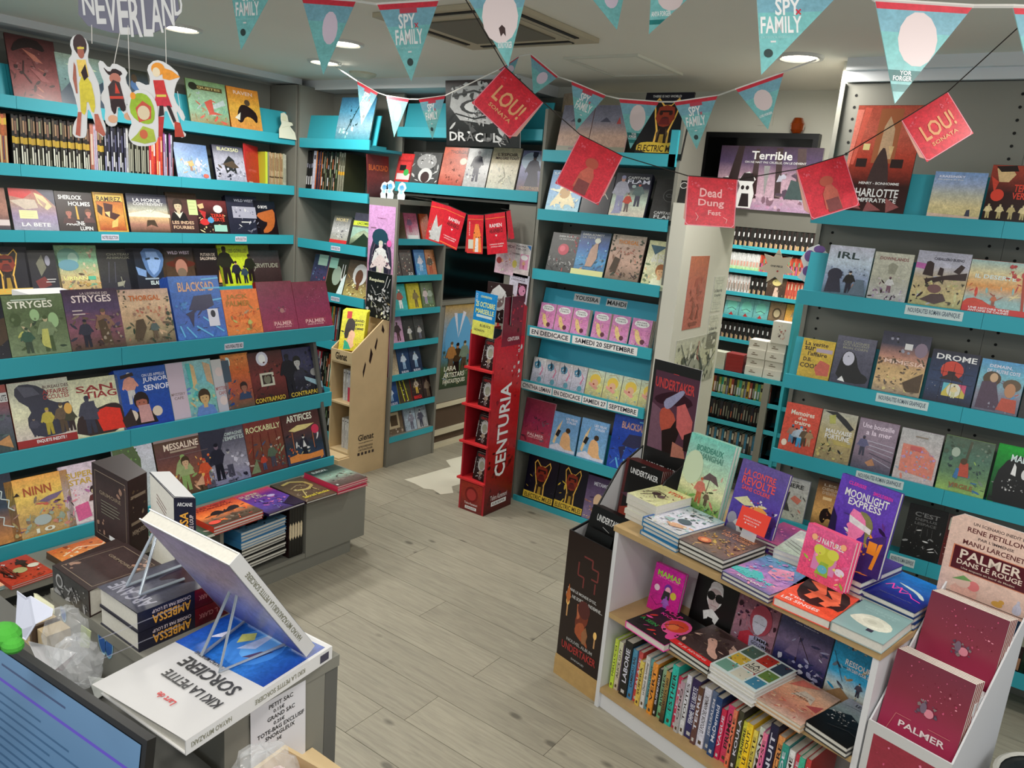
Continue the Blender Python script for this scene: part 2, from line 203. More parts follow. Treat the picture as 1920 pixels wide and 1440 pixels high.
-2.943,0.198,0.253,5|grey blue album with a top hatted man in black|445|G 779 99b 668 644|e 40 74 40 22 abc|F 50 4 86 334 223 544|r 40 86 60 97 334|p 334 26 4 40 60 66 60 84 4|T 50 7 76 8 a86 UNDERTAKER
@C0|y|3.98|2.235|12|, middle unit top shelf|comic_album
-2.644,0.214,0.269,1|pink field landscape album on the left|a88|G 667 778 b98 a87|r 0 0 100 11 887|r 40 3 60 8 766|p 445 30 64 46 74 60 64
-2.427,0.240,0.269,1|pink field landscape album beside its twin|a88|G 667 778 b98 a87|r 0 0 100 11 887|r 40 3 60 8 766|p 445 20 64 36 74 50 64|p a44 66 60 72 76 78 60
-2.120,0.287,0.336,1|tall black album with an orange outlined dog and yellow title|111|G 112 111|d 48|p db4 2 2 98 2 98 18 84 21 60 17 30 20 2 17|T 50 9 90 11 321 ELECTRIC MILES|T 45 94 60 4 ccc THERE IS NO WORLD
@C1|y|3.98|1.89|14|, middle unit second shelf|comic_album
-2.683,0.235,0.243,1|blue album with a golden burst figure|48a|G 48b 7ad 9cd|p eda 44 60 56 60 96 4 60 20 50 2 40 20 4 4|p eec 50 98 58 60 96 80 60 52 96 50 60 44 40 44 4 50 42 54 8 84 44 62|e 50 44 16 14 b83|T 30 92 50 7 cde SAINT|N 5 5 95 95 20 6 cde 37a
-2.440,0.194,0.222,1|black album with a white flying shape|112|G 112 112|l ccb 2 10 40 30 60 50 40 70 60 90 40|e 50 54 10 8 a86
-2.243,0.225,0.247,6|thick comic stack with a space hero in silver|334|G 112 334 bcb dcb|T 64 90 60 6 ccc CAPITAINE|T 66 81 62 9 dde FLAM|F 22 10 84 99a 88a b87|F 46 10 44 b43 655 ca8|F 72 24 56 566 445 b54|p 99b 6 4 20 30 34 6|e 56 70 6 4 9aa
-1.985,0.198,0.223,1|black album with a thin emblem and silver title|222|G 222 333|e 50 60 21 16 555|e 50 60 19 14.5 222|T 50 60 26 9 555 CF|T 44 16 64 7 bbb CAPITAINE|T 44 6 60 9 bbb FLAM|e 84 88 11 8 ccc|e 84 88 9 6.5 333
@C2|y|3.98|1.53|14|, middle unit third shelf|comic_album
-2.640,0.197,0.235,1|charcoal album with a red rose and rocky ground|333|G 333 555 444|T 56 92 62 5 ddd DARIA SCHMITT|T 56 85 56 4 bbb LE BESTIAIRE|e 50 58 20 15 b45|e 46 60 10 8 d67|N 60 60 96 96 10 12 a44 823|N 4 4 96 36 30 10 888 222 aaa
-2.447,0.210,0.262,1|blue album of a child riding a giant bird|355|G 345 46a 59c 468|T 44 93 70 5 ddd DARIA SCHMITT|T 40 86 60 4 bbb LA TETE DE|N 2 10 98 80 40 10 47a 8bd 356|p b98 36 20 44 60 60 78 66 74 70 40 58 20|e 62 80 10 6 ddc|r -6 -2 100 12 dd9
-2.226,0.219,0.263,3|pink album with a floating city and dark horses|322|G ba9 ca9 b98 765|T 50 84 60 9 d83 THORGAL|N 20 56 84 74 26 9 b76 865|N 0 60 14 98 12 10 443|N 86 10 100 90 16 12 343 454|p 432 10 20 20 50 36 46 30 14|N 10 4 90 20 20 12 543 433
-1.987,0.210,0.248,2|cream album with a boy looking up under paper planes|cca|G dda ddb cc9|p 467 6 90 54 88 24 68|p cc9 60 90 90 84 80 60|T 50 66 60 8 eee LE COEUR|T 50 56 66 9 eee EN BRAILLE|B 50 30 24 eb8 a63 eec|N 2 2 26 24 6 14 786 454|N 74 2 98 24 6 14 786 a94
@C5|y|3.98|0.413|8|, middle unit fifth shelf|comic_album
-2.715,0.226,0.286,1|crimson album with a tiny head in the water|d9a|G 834 935 b45|N 34 44 62 60 10 8 534 756|T 50 20 56 7 ecc PALMER|T 50 14 50 3 ecc DANS LE ROUGE|l b66 .8 20 10 20 26 80 26 80 10
-2.489,0.192,0.245,1|sky blue album of two beach figures left copy|69c|G 7ad 7ad 8bd|T 70 88 44 6 eef LES YEUX|T 70 80 36 6 eef D'ALEX|p eb8 38 10 40 46 56 56 74 44 80 14 96 8 60 6|e 62 58 9 7 432|p ec9 10 20 20 60 36 84 30 60 18 16|p 222 16 40 24 56 36 54 28 36|p dde 2 10 30 20 60 8 98 10 98 2 2 2
-2.285,0.194,0.250,1|sky blue album of two beach figures right copy|69c|G 7ad 7ad 8bd|T 70 88 44 6 eef LES YEUX|T 70 80 36 6 eef D'ALEX|p eb8 38 10 40 46 56 56 74 44 80 14 96 8 60 6|e 62 58 9 7 432|p ec9 10 20 20 60 36 84 30 60 18 16|p 222 16 40 24 56 36 54 28 36|p dde 2 10 30 20 60 8 98 10 98 2 2 2
-2.069,0.262,0.326,4|deep blue album of a piano on giant keys|247|G 35b 24a 35b|T 52 83 60 13 da9 BLACKSAD|l 6be 3 64 94 100 96|l 6be 3 74 76 100 78|p 335 44 68 80 70 82 52 60 44 30 46|p 335 22 40 46 48 40 42 34 18|l 6be 4 40 20 66 2|l 6be 4 20 20 30 2|l 6be 4 62 34 94 8|N 4 4 96 44 20 8 236 58c
@C6|y|3.98|0.036|8|, middle unit bottom shelf|comic_album
-2.655,0.236,0.290,1|black album with glowing dog and yellow title left copy|111|G 112 112|N 5 20 95 95 10 4 334|d 50|p db4 0 2 98 2 98 16 0 18|T 50 9 90 10 432 ELECTRIC MILES
-2.414,0.216,0.303,1|black album with glowing dog and yellow title right copy|111|G 112 112|N 5 20 95 95 10 4 334|d 50|p db4 0 2 98 2 98 16 0 18|T 50 9 90 10 432 ELECTRIC MILES
-2.202,0.221,0.277,1|violet album with a horned figure|435|G 435 657 879|T 56 84 66 9 ccd METAMORPH|e 44 46 15 17 db9|N 20 20 60 40 12 10 b86 eca 965|l dcd 2 70 60 90 64 80 50
@R0|y|3.6|2.0|9|, right wall top shelf|comic_album
-0.901,0.266,0.447,1|huge red theatre poster with a seated ruler silhouette|311|G b54 c65 b43 311 311|p e87 0 96 10 96 4 40 0 40|p d65 12 98 22 98 10 44 6 44|r 36 46 70 97 a64|p ca8 44 50 46 80 52 90 62 78 64 50|p db8 64 50 66 62 58 62|r 20 58 30 64 ed9|p 433 34 20 40 44 46 56 52 62 58 54 64 42 70 20|r 14 42 30 50 322|r 66 42 84 50 322|T 55 27 60 2.5 eee HENRY - BONHOMME|T 50 18 74 8 eee CHARLOTTE|T 56 11 60 4 eee IMPERATRICE|p 955 0 4 22 12 36 2|p 955 44 10 66 2 40 0|p 955 70 14 92 6 74 0
-0.549,0.189,0.182,1|pale sunset album with a lone walker|9ab|G 79c 9ac bba dc9 cb8|T 34 90 50 5 eef KRASSINSKY|T 32 83 48 4 ddd De pierre et d'os|p 445 72 4 74 18 80 20 82 4|p dba 0 8 100 4 100 0 0 0
-0.353,0.164,0.216,1|black and red album with dancing skeletons|311|G a43 311 211|p db8 10 94 40 96 52 84 40 70 20 70|p 211 8 98 50 100 56 90 20 88|p c43 2 80 20 70 14 50|T 74 60 40 13 d43 TERRE|T 74 46 42 12 d43 VERTE|e 22 46 14 11 d43|F 10 4 26 dc9 ba7 edb|F 34 4 26 dc9 ba7 edb|F 58 4 26 ba7 ba7 edb|F 82 4 26 dc9 ba7 edb
@R1|y|3.6|1.64|9|, right wall second shelf|comic_album
-0.908,0.186,0.212,1|white and blue crowd album with a dark haired girl|bcc|G ccd cde 9ac 578|T 46 81 50 14 344 IRL|N 4 24 96 58 60 8 679 89b 456 abc|e 24 40 17 13 334|p 334 6 2 10 36 34 40 44 4|F 58 4 46 222 223 dcb|p d84 64 10 68 24 76 22 76 8|p 678 60 2 74 34 90 34 98 2
-0.718,0.154,0.201,2|pale beige album with a seated purple figure|bba|G ccb bba bbb|T 52 88 74 7 966 DOWNLANDS|p 998 40 74 50 80 66 74 60 56 44 56|F 52 16 34 ddd 756 322|N 14 3 92 26 26 10 868 dcd 434 a9b
-0.553,0.198,0.225,2|yellow and black album with carved stone heads|443|G aab bbc ba8 cb8 aa7|T 60 87 56 5 334 CABALLERO BUENO|p b6a 0 78 20 76 18 66 0 68|p 322 16 56 20 80 26 82 34 78 36 54|p 322 44 58 46 72 54 70 54 56|p 322 72 66 84 80 92 76 84 62|p 322 20 48 60 58 98 66 98 52 60 50 30 40|N 4 4 96 44 36 12 dc8 443 ba7 322 cc9|p 544 20 10 40 22 62 24 70 12 50 4|e 44 32 13 8 755
-0.355,0.238,0.209,1|sunset beach album with a red palm tree|b43|G 9bb dc9 d95 9bb 8bb|T 40 69 60 8 dee IL DESERTE|l a43 4 88 4 84 40 80 74|N 56 66 98 94 26 10 b44 a33|p c43 0 0 0 22 20 28 50 10 90 6 98 14 98 0|r 0 0 100 11 c33|T 40 8 60 4 eee UNE HISTOIRE VRAIE|T 40 3 60 4 eee ANTOINE DE CAUNES|F 44 14 22 b64 954 a65
@R2|y|3.6|1.25|9|, right wall third shelf|comic_album
-0.953,0.143,0.175,1|yellow album with large black serif title|db4|G db4 ca4|T 44 88 72 11 322 La verite|T 26 75 34 10 322 sur|r 46 68 96 78 bab|T 52 62 60 11 322 l'affaire|T 24 46 26 10 322 D.B.|T 44 30 80 12 322 COOPER|p c65 50 26 64 48 76 46 96 40 96 10 60 8
-0.808,0.165,0.212,3|dark grey album of a pale faced woman in black|445|G 667 556 445|T 50 88 66 5 998 CES LIGNES|T 50 82 68 5 998 QUI TRACENT|T 50 76 64 5 998 MON CORPS|p 222 10 4 20 60 34 72 54 66 70 30 98 20 90 4|e 38 54 15 15 ccd|p 334 34 58 36 60 40 58|p eee 20 6 30 16 40 4
-0.628,0.191,0.261,2|dusk landscape album with seated moonlit couple|334|G 334 445 b87 ca7 db8 987|e 84 76 13 12 878|N 20 66 60 94 10 12 222 99a|r 50 74 66 84 ddd|T 56 52 84 7 ecb MIMESIA|N 2 20 60 60 30 8 543 765 321|N 10 4 96 26 20 12 654 dc8 765|p 543 60 20 98 40 98 8 70 6
-0.425,0.178,0.217,3|black album with a red sun behind a window grid|223|G 223 235 346 223|T 52 88 84 11 eee DROME|e 48 64 24 18 c43|p 322 24 46 50 60 76 44|r 40 54 56 62 322|r 36 14 84 40 cb5|p 6bc 36 40 36 20 50 40|p c57 84 40 84 22 66 40|e 60 27 15 13 ddc|F 60 12 26 dc9 cc9 322|l 112 .8 30 78 30 4|l 112 .8 52 78 52 4|l 112 .8 74 78 74 4|l 112 .8 6 60 94 60|l 112 .8 6 40 94 40|N 4 10 96 76 14 2.5 eee
-0.243,0.160,0.210,3|blue sky album of two embracing people|445|G 59c 7bc 889 667|T 44 88 50 7 dde DEMAIN,|T 52 79 72 7 dde DE L'AUTRE COTE|e 30 64 20 14 543|p 545 6 4 10 56 40 60 56 20 52 4|e 34 66 9 9 ca8|e 76 56 20 12 654|e 74 46 12 14 b86|p b54 52 6 60 30 92 30 96 4|N 34 4 60 20 6 10 99a 778
-0.079,0.092,0.201,2|black album with white text at the picture edge|222|G 222 333|T 30 50 30 40 ccc N
@R3|y|3.6|0.887|9|, right wall fourth shelf|comic_album
-0.981,0.163,0.226,1|orange red album of a family standing in line|c54|G d54 c54|T 50 82 66 10 eed Memoires|T 52 72 24 7 eed d'un|T 54 62 46 8 eed traitre|F 30 18 38 a76 58a 322|F 42 16 34 abc 223 cbb|F 54 12 44 bcd 49c ccc|F 66 16 38 654 543 cba|F 80 18 34 a86 b97 654|e 14 16 8 7 edc
-0.815,0.153,0.227,1|cream and black album with a bowed straw hat|988|G bba ba7 986|p 333 4 98 40 90 86 66 96 72 70 88 40 100|p bb6 20 90 38 94 42 76 26 74|T 56 60 74 9 eee MAUVAISE|T 54 49 70 10 eee FORTUNE|p ba6 40 44 94 40 96 34 50 34|N 4 4 80 36 24 14 cb7 654 aa7 332
-0.654,0.165,0.226,1|mauve album of a woman beside striped waves|756|G 989 989 878 556|T 50 87 80 10 ede Une bouteille|T 54 74 64 10 ede a la mer|l ccd 1.5 20 58 98 54|l ccd 1.5 26 50 98 44|l bbc 1.5 34 42 98 34|l 445 2 40 34 98 24|l bbc 1.5 50 26 98 14|F 20 26 40 668 445 433|p b86 34 14 50 24 60 12 44 8
-0.480,0.164,0.221,1|white album with a pink and blue painted square|bab|G bbb cbb|p d87 10 70 60 70 94 50 94 10 12 16|N 14 14 92 66 60 10 b9c d98 c8a aac 9ab|r 30 60 56 68 c66|r 36 87 66 89 987
-0.309,0.180,0.230,2|green album of two people sitting under a tree|8a6|G 565 576 686 9b6|N 4 66 96 98 30 14 454 787 565|l 554 5 50 60 54 96|e 26 72 9 9 aba|N 4 40 96 60 14 14 344 455|p b54 36 30 40 56 56 56 62 30|p 47a 30 26 34 44 40 44 40 24|e 46 58 7 6 543|T 50 12 50 9 964 VIRGILE
-0.119,0.152,0.240,2|black album glowing green around a masked face|1a3|G 1a3 263 222|e 60 30 54 56 222|p eee 40 52 44 72 50 66 52 50|e 72 56 8 9 ddd|N 20 24 90 44 26 10 999 ccc 444|T 64 80 60 12 dee MALAM
@R4|y|3.6|0.555|9|, right wall low shelf|comic_album
-0.958,0.147,0.203,2|pale grey album of a fighting couple|99a|G bbb bba|T 44 92 40 4 555 La mere|T 50 82 66 10 333 ENERE|p 444 24 20 30 54 24 64 44 66 40 40 54 20|e 34 68 8 6 ba9|p c76 48 50 60 60 84 52 74 40|N 10 6 90 20 6 6 666
-0.780,0.113,0.232,3|brown album with a shadow on window light|211|G 322 b85 da6 432|T 50 90 50 5 ba9 LES|T 52 82 64 6 ba9 CHEVEUX|T 52 74 56 6 ba9 D'EDITH|r 30 60 66 66 ec9|p 211 30 20 34 40 60 46 60 40 90 30 90 20 60 26 50 10|N 50 20 96 56 10 14 da6 854
-0.390,0.152,0.227,2|black album with a melting star title|222|G 222 222|T 50 84 64 9 777 C'EST|T 50 74 56 5 666 DEPLUS|T 50 66 56 5 666 LESPACE|l 555 1 30 60 28 44|l 555 1 44 60 44 40|l 555 1 58 60 60 46|l 555 1 70 60 72 44|N 5 6 95 60 20 2.5 ddd 888
-0.237,0.087,0.225,1|dark brown album cluttered with small coloured objects|433|G 433 522 633|r 10 70 60 94 bba|r 20 54 50 66 db5|N 4 4 96 60 30 12 933 dcc 322 b54
'''
TXT={}
def load_text(strings):
    obs=[]
    for s in sorted(strings):
        c=bpy.data.curves.new('lettering','FONT'); c.body=s; c.resolution_u=2; c.offset=.02; c.fill_mode='FRONT'
        o=bpy.data.objects.new('lettering',c); C.objects.link(o); obs.append((s,o))
    dg=bpy.context.evaluated_depsgraph_get(); dg.update()
    for s,o in obs:
        me=o.evaluated_get(dg).to_mesh(); vs=[(v.co.x,v.co.y) for v in me.vertices]
        if vs:
            x0=min(a for a,_ in vs);x1=max(a for a,_ in vs);y0=min(b for _,b in vs);y1=max(b for _,b in vs)
            TXT[s]=([((a-x0)/(x1-x0)-.5,(b-y0)/max(y1-y0,1e-6)-.5) for a,b in vs],[tuple(p.vertices) for p in me.polygons])
        o.evaluated_get(dg).to_mesh_clear(); c=o.data; bpy.data.objects.remove(o); bpy.data.curves.remove(c)
def ink(h,busy=0): return (*lin(h),busy)
def soft(q):
    out=[]
    for i in range(len(q)):
        a=q[i]; b=q[(i+1)%len(q)]; out+=[(a[0]*.75+b[0]*.25,a[1]*.75+b[1]*.25),(a[0]*.25+b[0]*.75,a[1]*.25+b[1]*.75)]
    return out
def art_mb(spec,w,h,seed=0,m=None,x0=0,y0=0,z0=.0004,asp=None):
    """spec items joined by '|': G/g gradient, r rect, e ellipse, p polygon, l line, F figure, B bust, N scatter, T text, V text reading up, U text upside down, d dog outline (0-100 units)"""
    mb=MB(); m=m or PRINT; z=[z0]; rnd=random.Random(seed*7+len(spec))
    def P(x,y): return (x0+x/100*w,y0+y/100*h,z[0])
    def up(): z[0]+=.00004
    def poly(c,pts,b=0): up(); mb.poly([P(*q) for q in pts],m,ink(c,b))
    def ell(c,x,y,rx,ry,b=0,n=14): poly(c,[(x+rx*math.cos(i*2*math.pi/n),y+ry*math.sin(i*2*math.pi/n)) for i in range(n)],b)
    k=w/h*1.0
    def fig(x,y,H,c1,c2,sk,b=.5):
        a=H/k if False else H; wx=H*.16/k
        poly(c2,[(x-wx*.7,y),(x-wx*.1,y),(x+wx*.1,y+a*.3),(x+wx*.3,y),(x+wx*.9,y),(x+wx*.7,y+a*.5),(x-wx*.7,y+a*.5)],b)
        poly(c1,[(x-wx*.8,y+a*.44),(x+wx*.8,y+a*.44),(x+wx*1.25,y+a*.56),(x+wx,y+a*.8),(x+wx*.3,y+a*.85),(x-wx*.3,y+a*.85),(x-wx,y+a*.8),(x-wx*1.3,y+a*.52)],b)
        poly(c1,[(x-wx*1.1,y+a*.78),(x-wx*1.7,y+a*.5),(x-wx*1.35,y+a*.46),(x-wx*.8,y+a*.68)],b); poly(c1,[(x+wx*.9,y+a*.79),(x+wx*.8,y+a*.66),(x+wx*1.4,y+a*.52),(x+wx*1.75,y+a*.56)],b)
        ell(sk,x,y+a*.91,H*.065/k,a*.085,0,8); ell(c2,x,y+a*.955,H*.07/k,a*.055,0,8)
    items=spec.split('|'); own=[]
    if spec.startswith('G ') and not spec.startswith(('G 734','G 223 235','G ccd','G 322 433 322','G 434 546 b9a','G c23','G 54a')) and '|N ' in spec and len(items)>4 and w>.12:      # loose brush strokes in the cover's own inks
        for it in items:
            t=it.split()
            if t and t[0] in 'GNFB': own+=[c for c in t[1:] if len(c)==3 and all(q in '0123456789abcdef' for q in c) and not (t[0] in 'NFB' and t.index(c)<(7 if t[0]=='N' else 4))]
            elif t and t[0]=='p': own.append(t[1])
    def strokes():
        for i in range(24):
            x=rnd.uniform(5,95); y=rnd.uniform(4,60); L_=rnd.uniform(3,10); a_=rnd.uniform(-.9,.9)+(1.57 if rnd.random()<.35 else 0); s_=L_*rnd.uniform(.12,.4)
            q=[(-1,-.2),(-.3,-1),(.6,-.7),(1,.3),(.3,1),(-.7,.6)]
            q=[(x+(u*L_*math.cos(a_)-v*s_*math.sin(a_)),y+(u*L_*math.sin(a_)+v*s_*math.cos(a_))*k) for u,v in q]
            poly(rnd.choice(own),[(min(99.4,max(.6,u)),min(99.6,max(.4,v))) for u,v in q],.6)
    for it in items:
        t=it.split(); 
        if not t: continue
        o=t[0]
        if it is not items[0] and own: strokes(); own=[]
        if o in 'Gg' or o=='G2':
            if o=='G2': a,b_,c_,d_=map(float,t[1:5]); cols=t[5:]; up()
            else: a,b_,c_,d_=0,0,100,100; cols=t[1:]
            cols=cols[::-1]; bz=0 if o=='g' else .75
            if len(cols)==1: cols=cols*2
            n=len(cols)-1
            for i in range(n):
                ya=b_+(d_-b_)*i/n; yb=b_+(d_-b_)*(i+1)/n; A=ink(cols[i],bz); B=ink(cols[i+1],bz)
                mb.poly([P(a,ya),P(c_,ya),P(c_,yb),P(a,yb)],m,[A,A,B,B])
        elif o=='r': a,b,c,d=map(float,t[1:5]); poly(t[5],[(a,b),(c,b),(c,d),(a,d)])
        elif o=='e': ell(t[5],*map(float,t[1:5]))
        elif o=='p': v=list(map(float,t[2:])); q=list(zip(v[::2],v[1::2])); ar=sum(q[i-1][0]*q[i][1]-q[i][0]*q[i-1][1] for i in range(len(q))); poly(t[1],soft(q if ar>0 else q[::-1]) if len(q)>6 else (q if ar>0 else q[::-1]),.45)
        elif o=='l':
            c=t[1]; wd=float(t[2])/2; v=list(map(float,t[3:])); q=list(zip(v[::2],v[1::2]))
            for i in range(len(q)-1):
                dx=(q[i+1][0]-q[i][0])*w; dy=(q[i+1][1]-q[i][1])*h; ln=math.hypot(dx,dy) or 1; nx=-dy/ln*wd; ny=dx/ln*wd*k
                poly(c,[(q[i][0]-nx,q[i][1]-ny),(q[i+1][0]-nx,q[i+1][1]-ny),(q[i+1][0]+nx,q[i+1][1]+ny),(q[i][0]+nx,q[i][1]+ny)])
        elif o=='F': fig(*map(float,t[1:4]),*t[4:7])
        elif o=='B':
            x,y,s_=map(float,t[1:4]); sk,hr,cl=t[4:7]
            poly(cl,[(x-s_*1.1,y-s_*1.7*k),(x+s_*1.1,y-s_*1.7*k),(x+s_*.8,y-s_*.8*k),(x,y-s_*.5*k),(x-s_*.8,y-s_*.8*k)],.4)
            poly(sk,[(x-s_*.22,y-s_*.9*k),(x+s_*.22,y-s_*.9*k),(x+s_*.2,y-s_*.3*k),(x-s_*.2,y-s_*.3*k)])
            ell(hr,x,y+s_*.18*k,s_*.62,s_*.72*k,.4); ell(sk,x,y,s_*.46,s_*.6*k)
            poly(hr,[(x-s_*.52,y+s_*.2*k),(x+s_*.1,y+s_*.3*k),(x+s_*.52,y+s_*.16*k),(x+s_*.46,y+s_*.7*k),(x,y+s_*.86*k),(x-s_*.5,y+s_*.66*k)],.4)
            for sx in (-.18,.18): ell('322',x+s_*sx,y+s_*.02*k,s_*.06,s_*.05*k,0,6)
            ell('a55',x,y-s_*.3*k,s_*.12,s_*.035*k,0,6)
        elif o=='N':
            a,b,c,d,n,sz=map(float,t[1:7]); cs=t[7:]
            for i in range(int(n)):
                x=rnd.uniform(a,c); y=rnd.uniform(b,d); s_=sz*rnd.uniform(.25,.8)/2; ph=rnd.uniform(0,6); e=rnd.uniform(.4,1.4); g=rnd.choice((3,5,6,7))
                q=[(x+s_*math.cos(ph+j*2*math.pi/g)*rnd.uniform(.6,1.2),y+s_*k*e*math.sin(ph+j*2*math.pi/g)*rnd.uniform(.6,1.2)) for j in range(g)]
                poly(rnd.choice(cs),[(min(99.6,max(.4,u)),min(99.8,max(.2,v))) for u,v in q],.5)
        elif o in 'TVU':
            x,y,tw,th=map(float,t[1:5]); s_=it.split(None,6)[6].rstrip() if len(t)>6 else ''
            if s_ in TXT:
                up(); vs,fs=TXT[s_]; cc=ink(t[5])
                for f in fs:
                    if o=='T': mb.poly([P(x+vs[i][0]*tw,y+vs[i][1]*th) for i in f],m,cc)
                    elif o=='V': mb.poly([P(x-vs[i][1]*tw,y+vs[i][0]*th) for i in f],m,cc)
                    else: mb.poly([P(x-vs[i][0]*tw,y-vs[i][1]*th) for i in f],m,cc)
        elif o=='d':
            y=float(t[1])-50
            o_=lambda c,q,b=.3: poly(c,[(a,b2+y) for a,b2 in q],b)
            o_('eb5',[(22,8),(34,12),(36,40),(28,62),(22,86),(30,94),(44,82),(58,82),(72,94),(78,84),(72,62),(64,40),(66,12),(78,8),(78,4),(22,4)])
            o_('211',[(26,8),(38,11),(40,40),(31,62),(26,84),(31,90),(43,79),(57,79),(70,90),(75,83),(69,62),(60,40),(62,11),(74,8),(74,5),(26,5)])
            o_('832',[(30,60),(34,78),(50,82),(66,78),(70,60),(60,48),(50,46),(40,48)])
            o_('211',[(25,84),(29,90),(36,80),(28,74)]);o_('211',[(75,84),(71,90),(64,80),(72,74)])
            for a in ((40,68),(60,68)): ell('311',a[0],a[1]+y,4,3,0,8)
            ell('422',50,58+y,9,5,0,8); o_('a83',[(44,12),(56,12),(54,34),(46,34)]); o_('622',[(38,50),(62,50),(58,60),(42,60)]); o_('211',[(36,70),(64,70),(62,73),(38,73)]); o_('543',[(40,20),(44,44),(38,36)]); o_('543',[(60,20),(56,44),(62,36)])
    return mb
ARTC={}; QUEUE=[]
def art(*a,**k): QUEUE.append((a,k))       # prints are laid on at the end, once all lettering has been outlined
def strings(src):
    out=set()
    for it in src.split('|'):
        t=it.split(None,6)
        if len(t)>6 and t[0] in ('T','V','U'): out.add(t[6].rstrip())
    return out
def lay_prints():
    st=set()
    for a,k in QUEUE: st|=strings(a[0])
    load_text(st)
    for a,k in QUEUE: art_now(*a,**k)
def art_now(spec,w,h,parent,name='cover_print',M=None,m=None,y0=0,x0=0,z0=.0004,seed=0):
    k=(spec,round(w,3),round(h,3),y0,x0,z0,seed,m)
    if k not in ARTC: ARTC[k]=art_mb(spec,w,h,seed,m,x0,y0,z0).mesh(name)
    return link(name,ARTC[k],parent,M)
# ---------------------------------------------------------------- books
BK={}
def book_meshes(w,h,t,spine,hard=True):
    k=(round(w,3),round(h,3),round(t,4),spine,hard)
    if k not in BK:
        a=MB(); e=.003 if hard else .0004; b=min(.0022,t*.2) if hard else .0006; c=ink(spine)
        a.box(0,w,0,h,-b,0,PRINT,c); a.box(0,w,0,h,-t,-t+b,PRINT,c); a.box(0,b,0,h,-t+b,-b,PRINT,c)
        p=MB(); p.box(b,w-e,e,h-e,-t+b,-b,PAGE)
        BK[k]=(a.mesh('album_boards'),p.mesh('page_block'))
    return BK[k]
def book(name,label,cat,M,w,h,t,spine,spec,group=None,hard=True,y0=0,seed=0,hv=None):
    a,p=book_meshes(w,h,t,spine,hard)
    o=thing(name,label,cat,group,M,a); link('page_block',p,o)
    if spec:
        if y0: art(spec,w,hv,o,y0=y0,seed=seed); 
        else: art(spec,w,h,o,seed=seed)
    return o
def parse_rows():
    rows={};cur=None
    for l in ROWS.strip().split('\n'):
        if l[0]=='@':
            n,ax,pl,z,le,where,kind=l[1:].split('|'); cur=rows[n]=dict(ax=ax,pl=float(pl),z=float(z),lean=math.radians(float(le)),where=where,kind=kind,b=[])
        else:
            a,desc,sp,spec=l.split('|',3); u,w_,h_,n_=a.split(','); cur['b'].append((float(u),float(w_),float(h_),int(n_),desc,sp,spec))
    return rows
RD=parse_rows()
def rowframe(ax,pl,u,z,lean,off=0):
    # origin a little behind the shelf lip; X along the shelf, Y up the leaning cover
    s,c=math.sin(lean),math.cos(lean)
    if ax=='x': return frame((pl-off,u,z),(0,1,0),(-s,0,c))
    return frame((u,pl+off,z),(1,0,0),(0,s,c))
def face_rows():
    for rn,R in RD.items():
        hid=.03
        for i,(u,w_,h_,n_,desc,sp,spec) in enumerate(R['b']):
            t=.011 if n_==1 else (.009 if n_>3 else .012); w_=min(w_,.40)
            nm='poster_board' if 'poster' in desc else R['kind']
            M0=rowframe(R['ax'],R['pl'],u,R['z'],R['lean'],.0135+hid*math.sin(R['lean']))@T3(0,-hid,0)
            for k in range(n_):
                M=M0@T3(-.002*k if k else 0,.001*(k%2),-(t+.0007)*k)
                if k==0: book(nm,desc+R['where'],'poster' if 'poster' in desc else 'book',M,w_-.002,h_+hid,t,sp,spec,y0=hid,seed=i,hv=h_-.001)
                else: book('comic_album','copy stacked behind the '+desc,'book',M,w_-.002,h_+hid-.003*(k%3),t,sp,'',group='copies behind the '+desc)
def fbox(mb,ax,pl,u0,u1,v0,v1,z0,z1,m):
    if ax=='x': mb.box(pl-v1,pl-v0,u0,u1,z0,z1,m)
    else: mb.box(u0,u1,pl+v0,pl+v1,z0,z1,m)
def shelf(unit,ax,pl,u0,u1,z,depth,lip=.065,back=None,lean=0,mat_=None):
    mb=MB(); fbox(mb,ax,pl,u0,u1,.0125,depth,z-lip,z-lip+.018,mat_ or TEAL); fbox(mb,ax,pl,u0+.002,u1-.002,.02,.16,z-lip+.018,z-.032,mat_ or TEAL); s=part('shelf',mb,unit)
    mb=MB(); fbox(mb,ax,pl,u0,u1,0,.0125,z-lip,z,mat_ or TEAL); part('shelf_lip',mb,s)
    if back:
        M=rowframe(ax,pl,u0,z-.03,lean,.06); mb=MB(); mb.box(0,u1-u0,0,back,-.008,0,TEAL); part('backrest',mb,s,M)
    return s
def plate(parent,ax,pl,u,z,w_,h_,text,fg='445',bg='dde',off=.001,tz=1):
    M=rowframe(ax,pl,u,z,0,-off); mb=MB(); mb.box(0,w_,0,h_,-.0004,.0006,PAPER,ink(bg)); o=part('label_strip',mb,parent,M)
    art('T 50 50 90 60 %s %s'%(fg,text),w_,h_,o,'lettering',m=PAPER,z0=.0008); return o
def holes(unit,ax,pl,cols,z0,z1,v,step=.05):
    mb=MB()
    for u in cols:
        z=z0
        while z<z1:
            M=rowframe(ax,pl,u,z,0,v-.001); mb.poly([M@Vector((.0065*math.cos(a*math.pi/4),.0065*math.sin(a*math.pi/4),0)) for a in range(8)],HOLE); z+=step
    o=part('peg_holes',mb,unit); o['kind']='stuff'
SPN={}
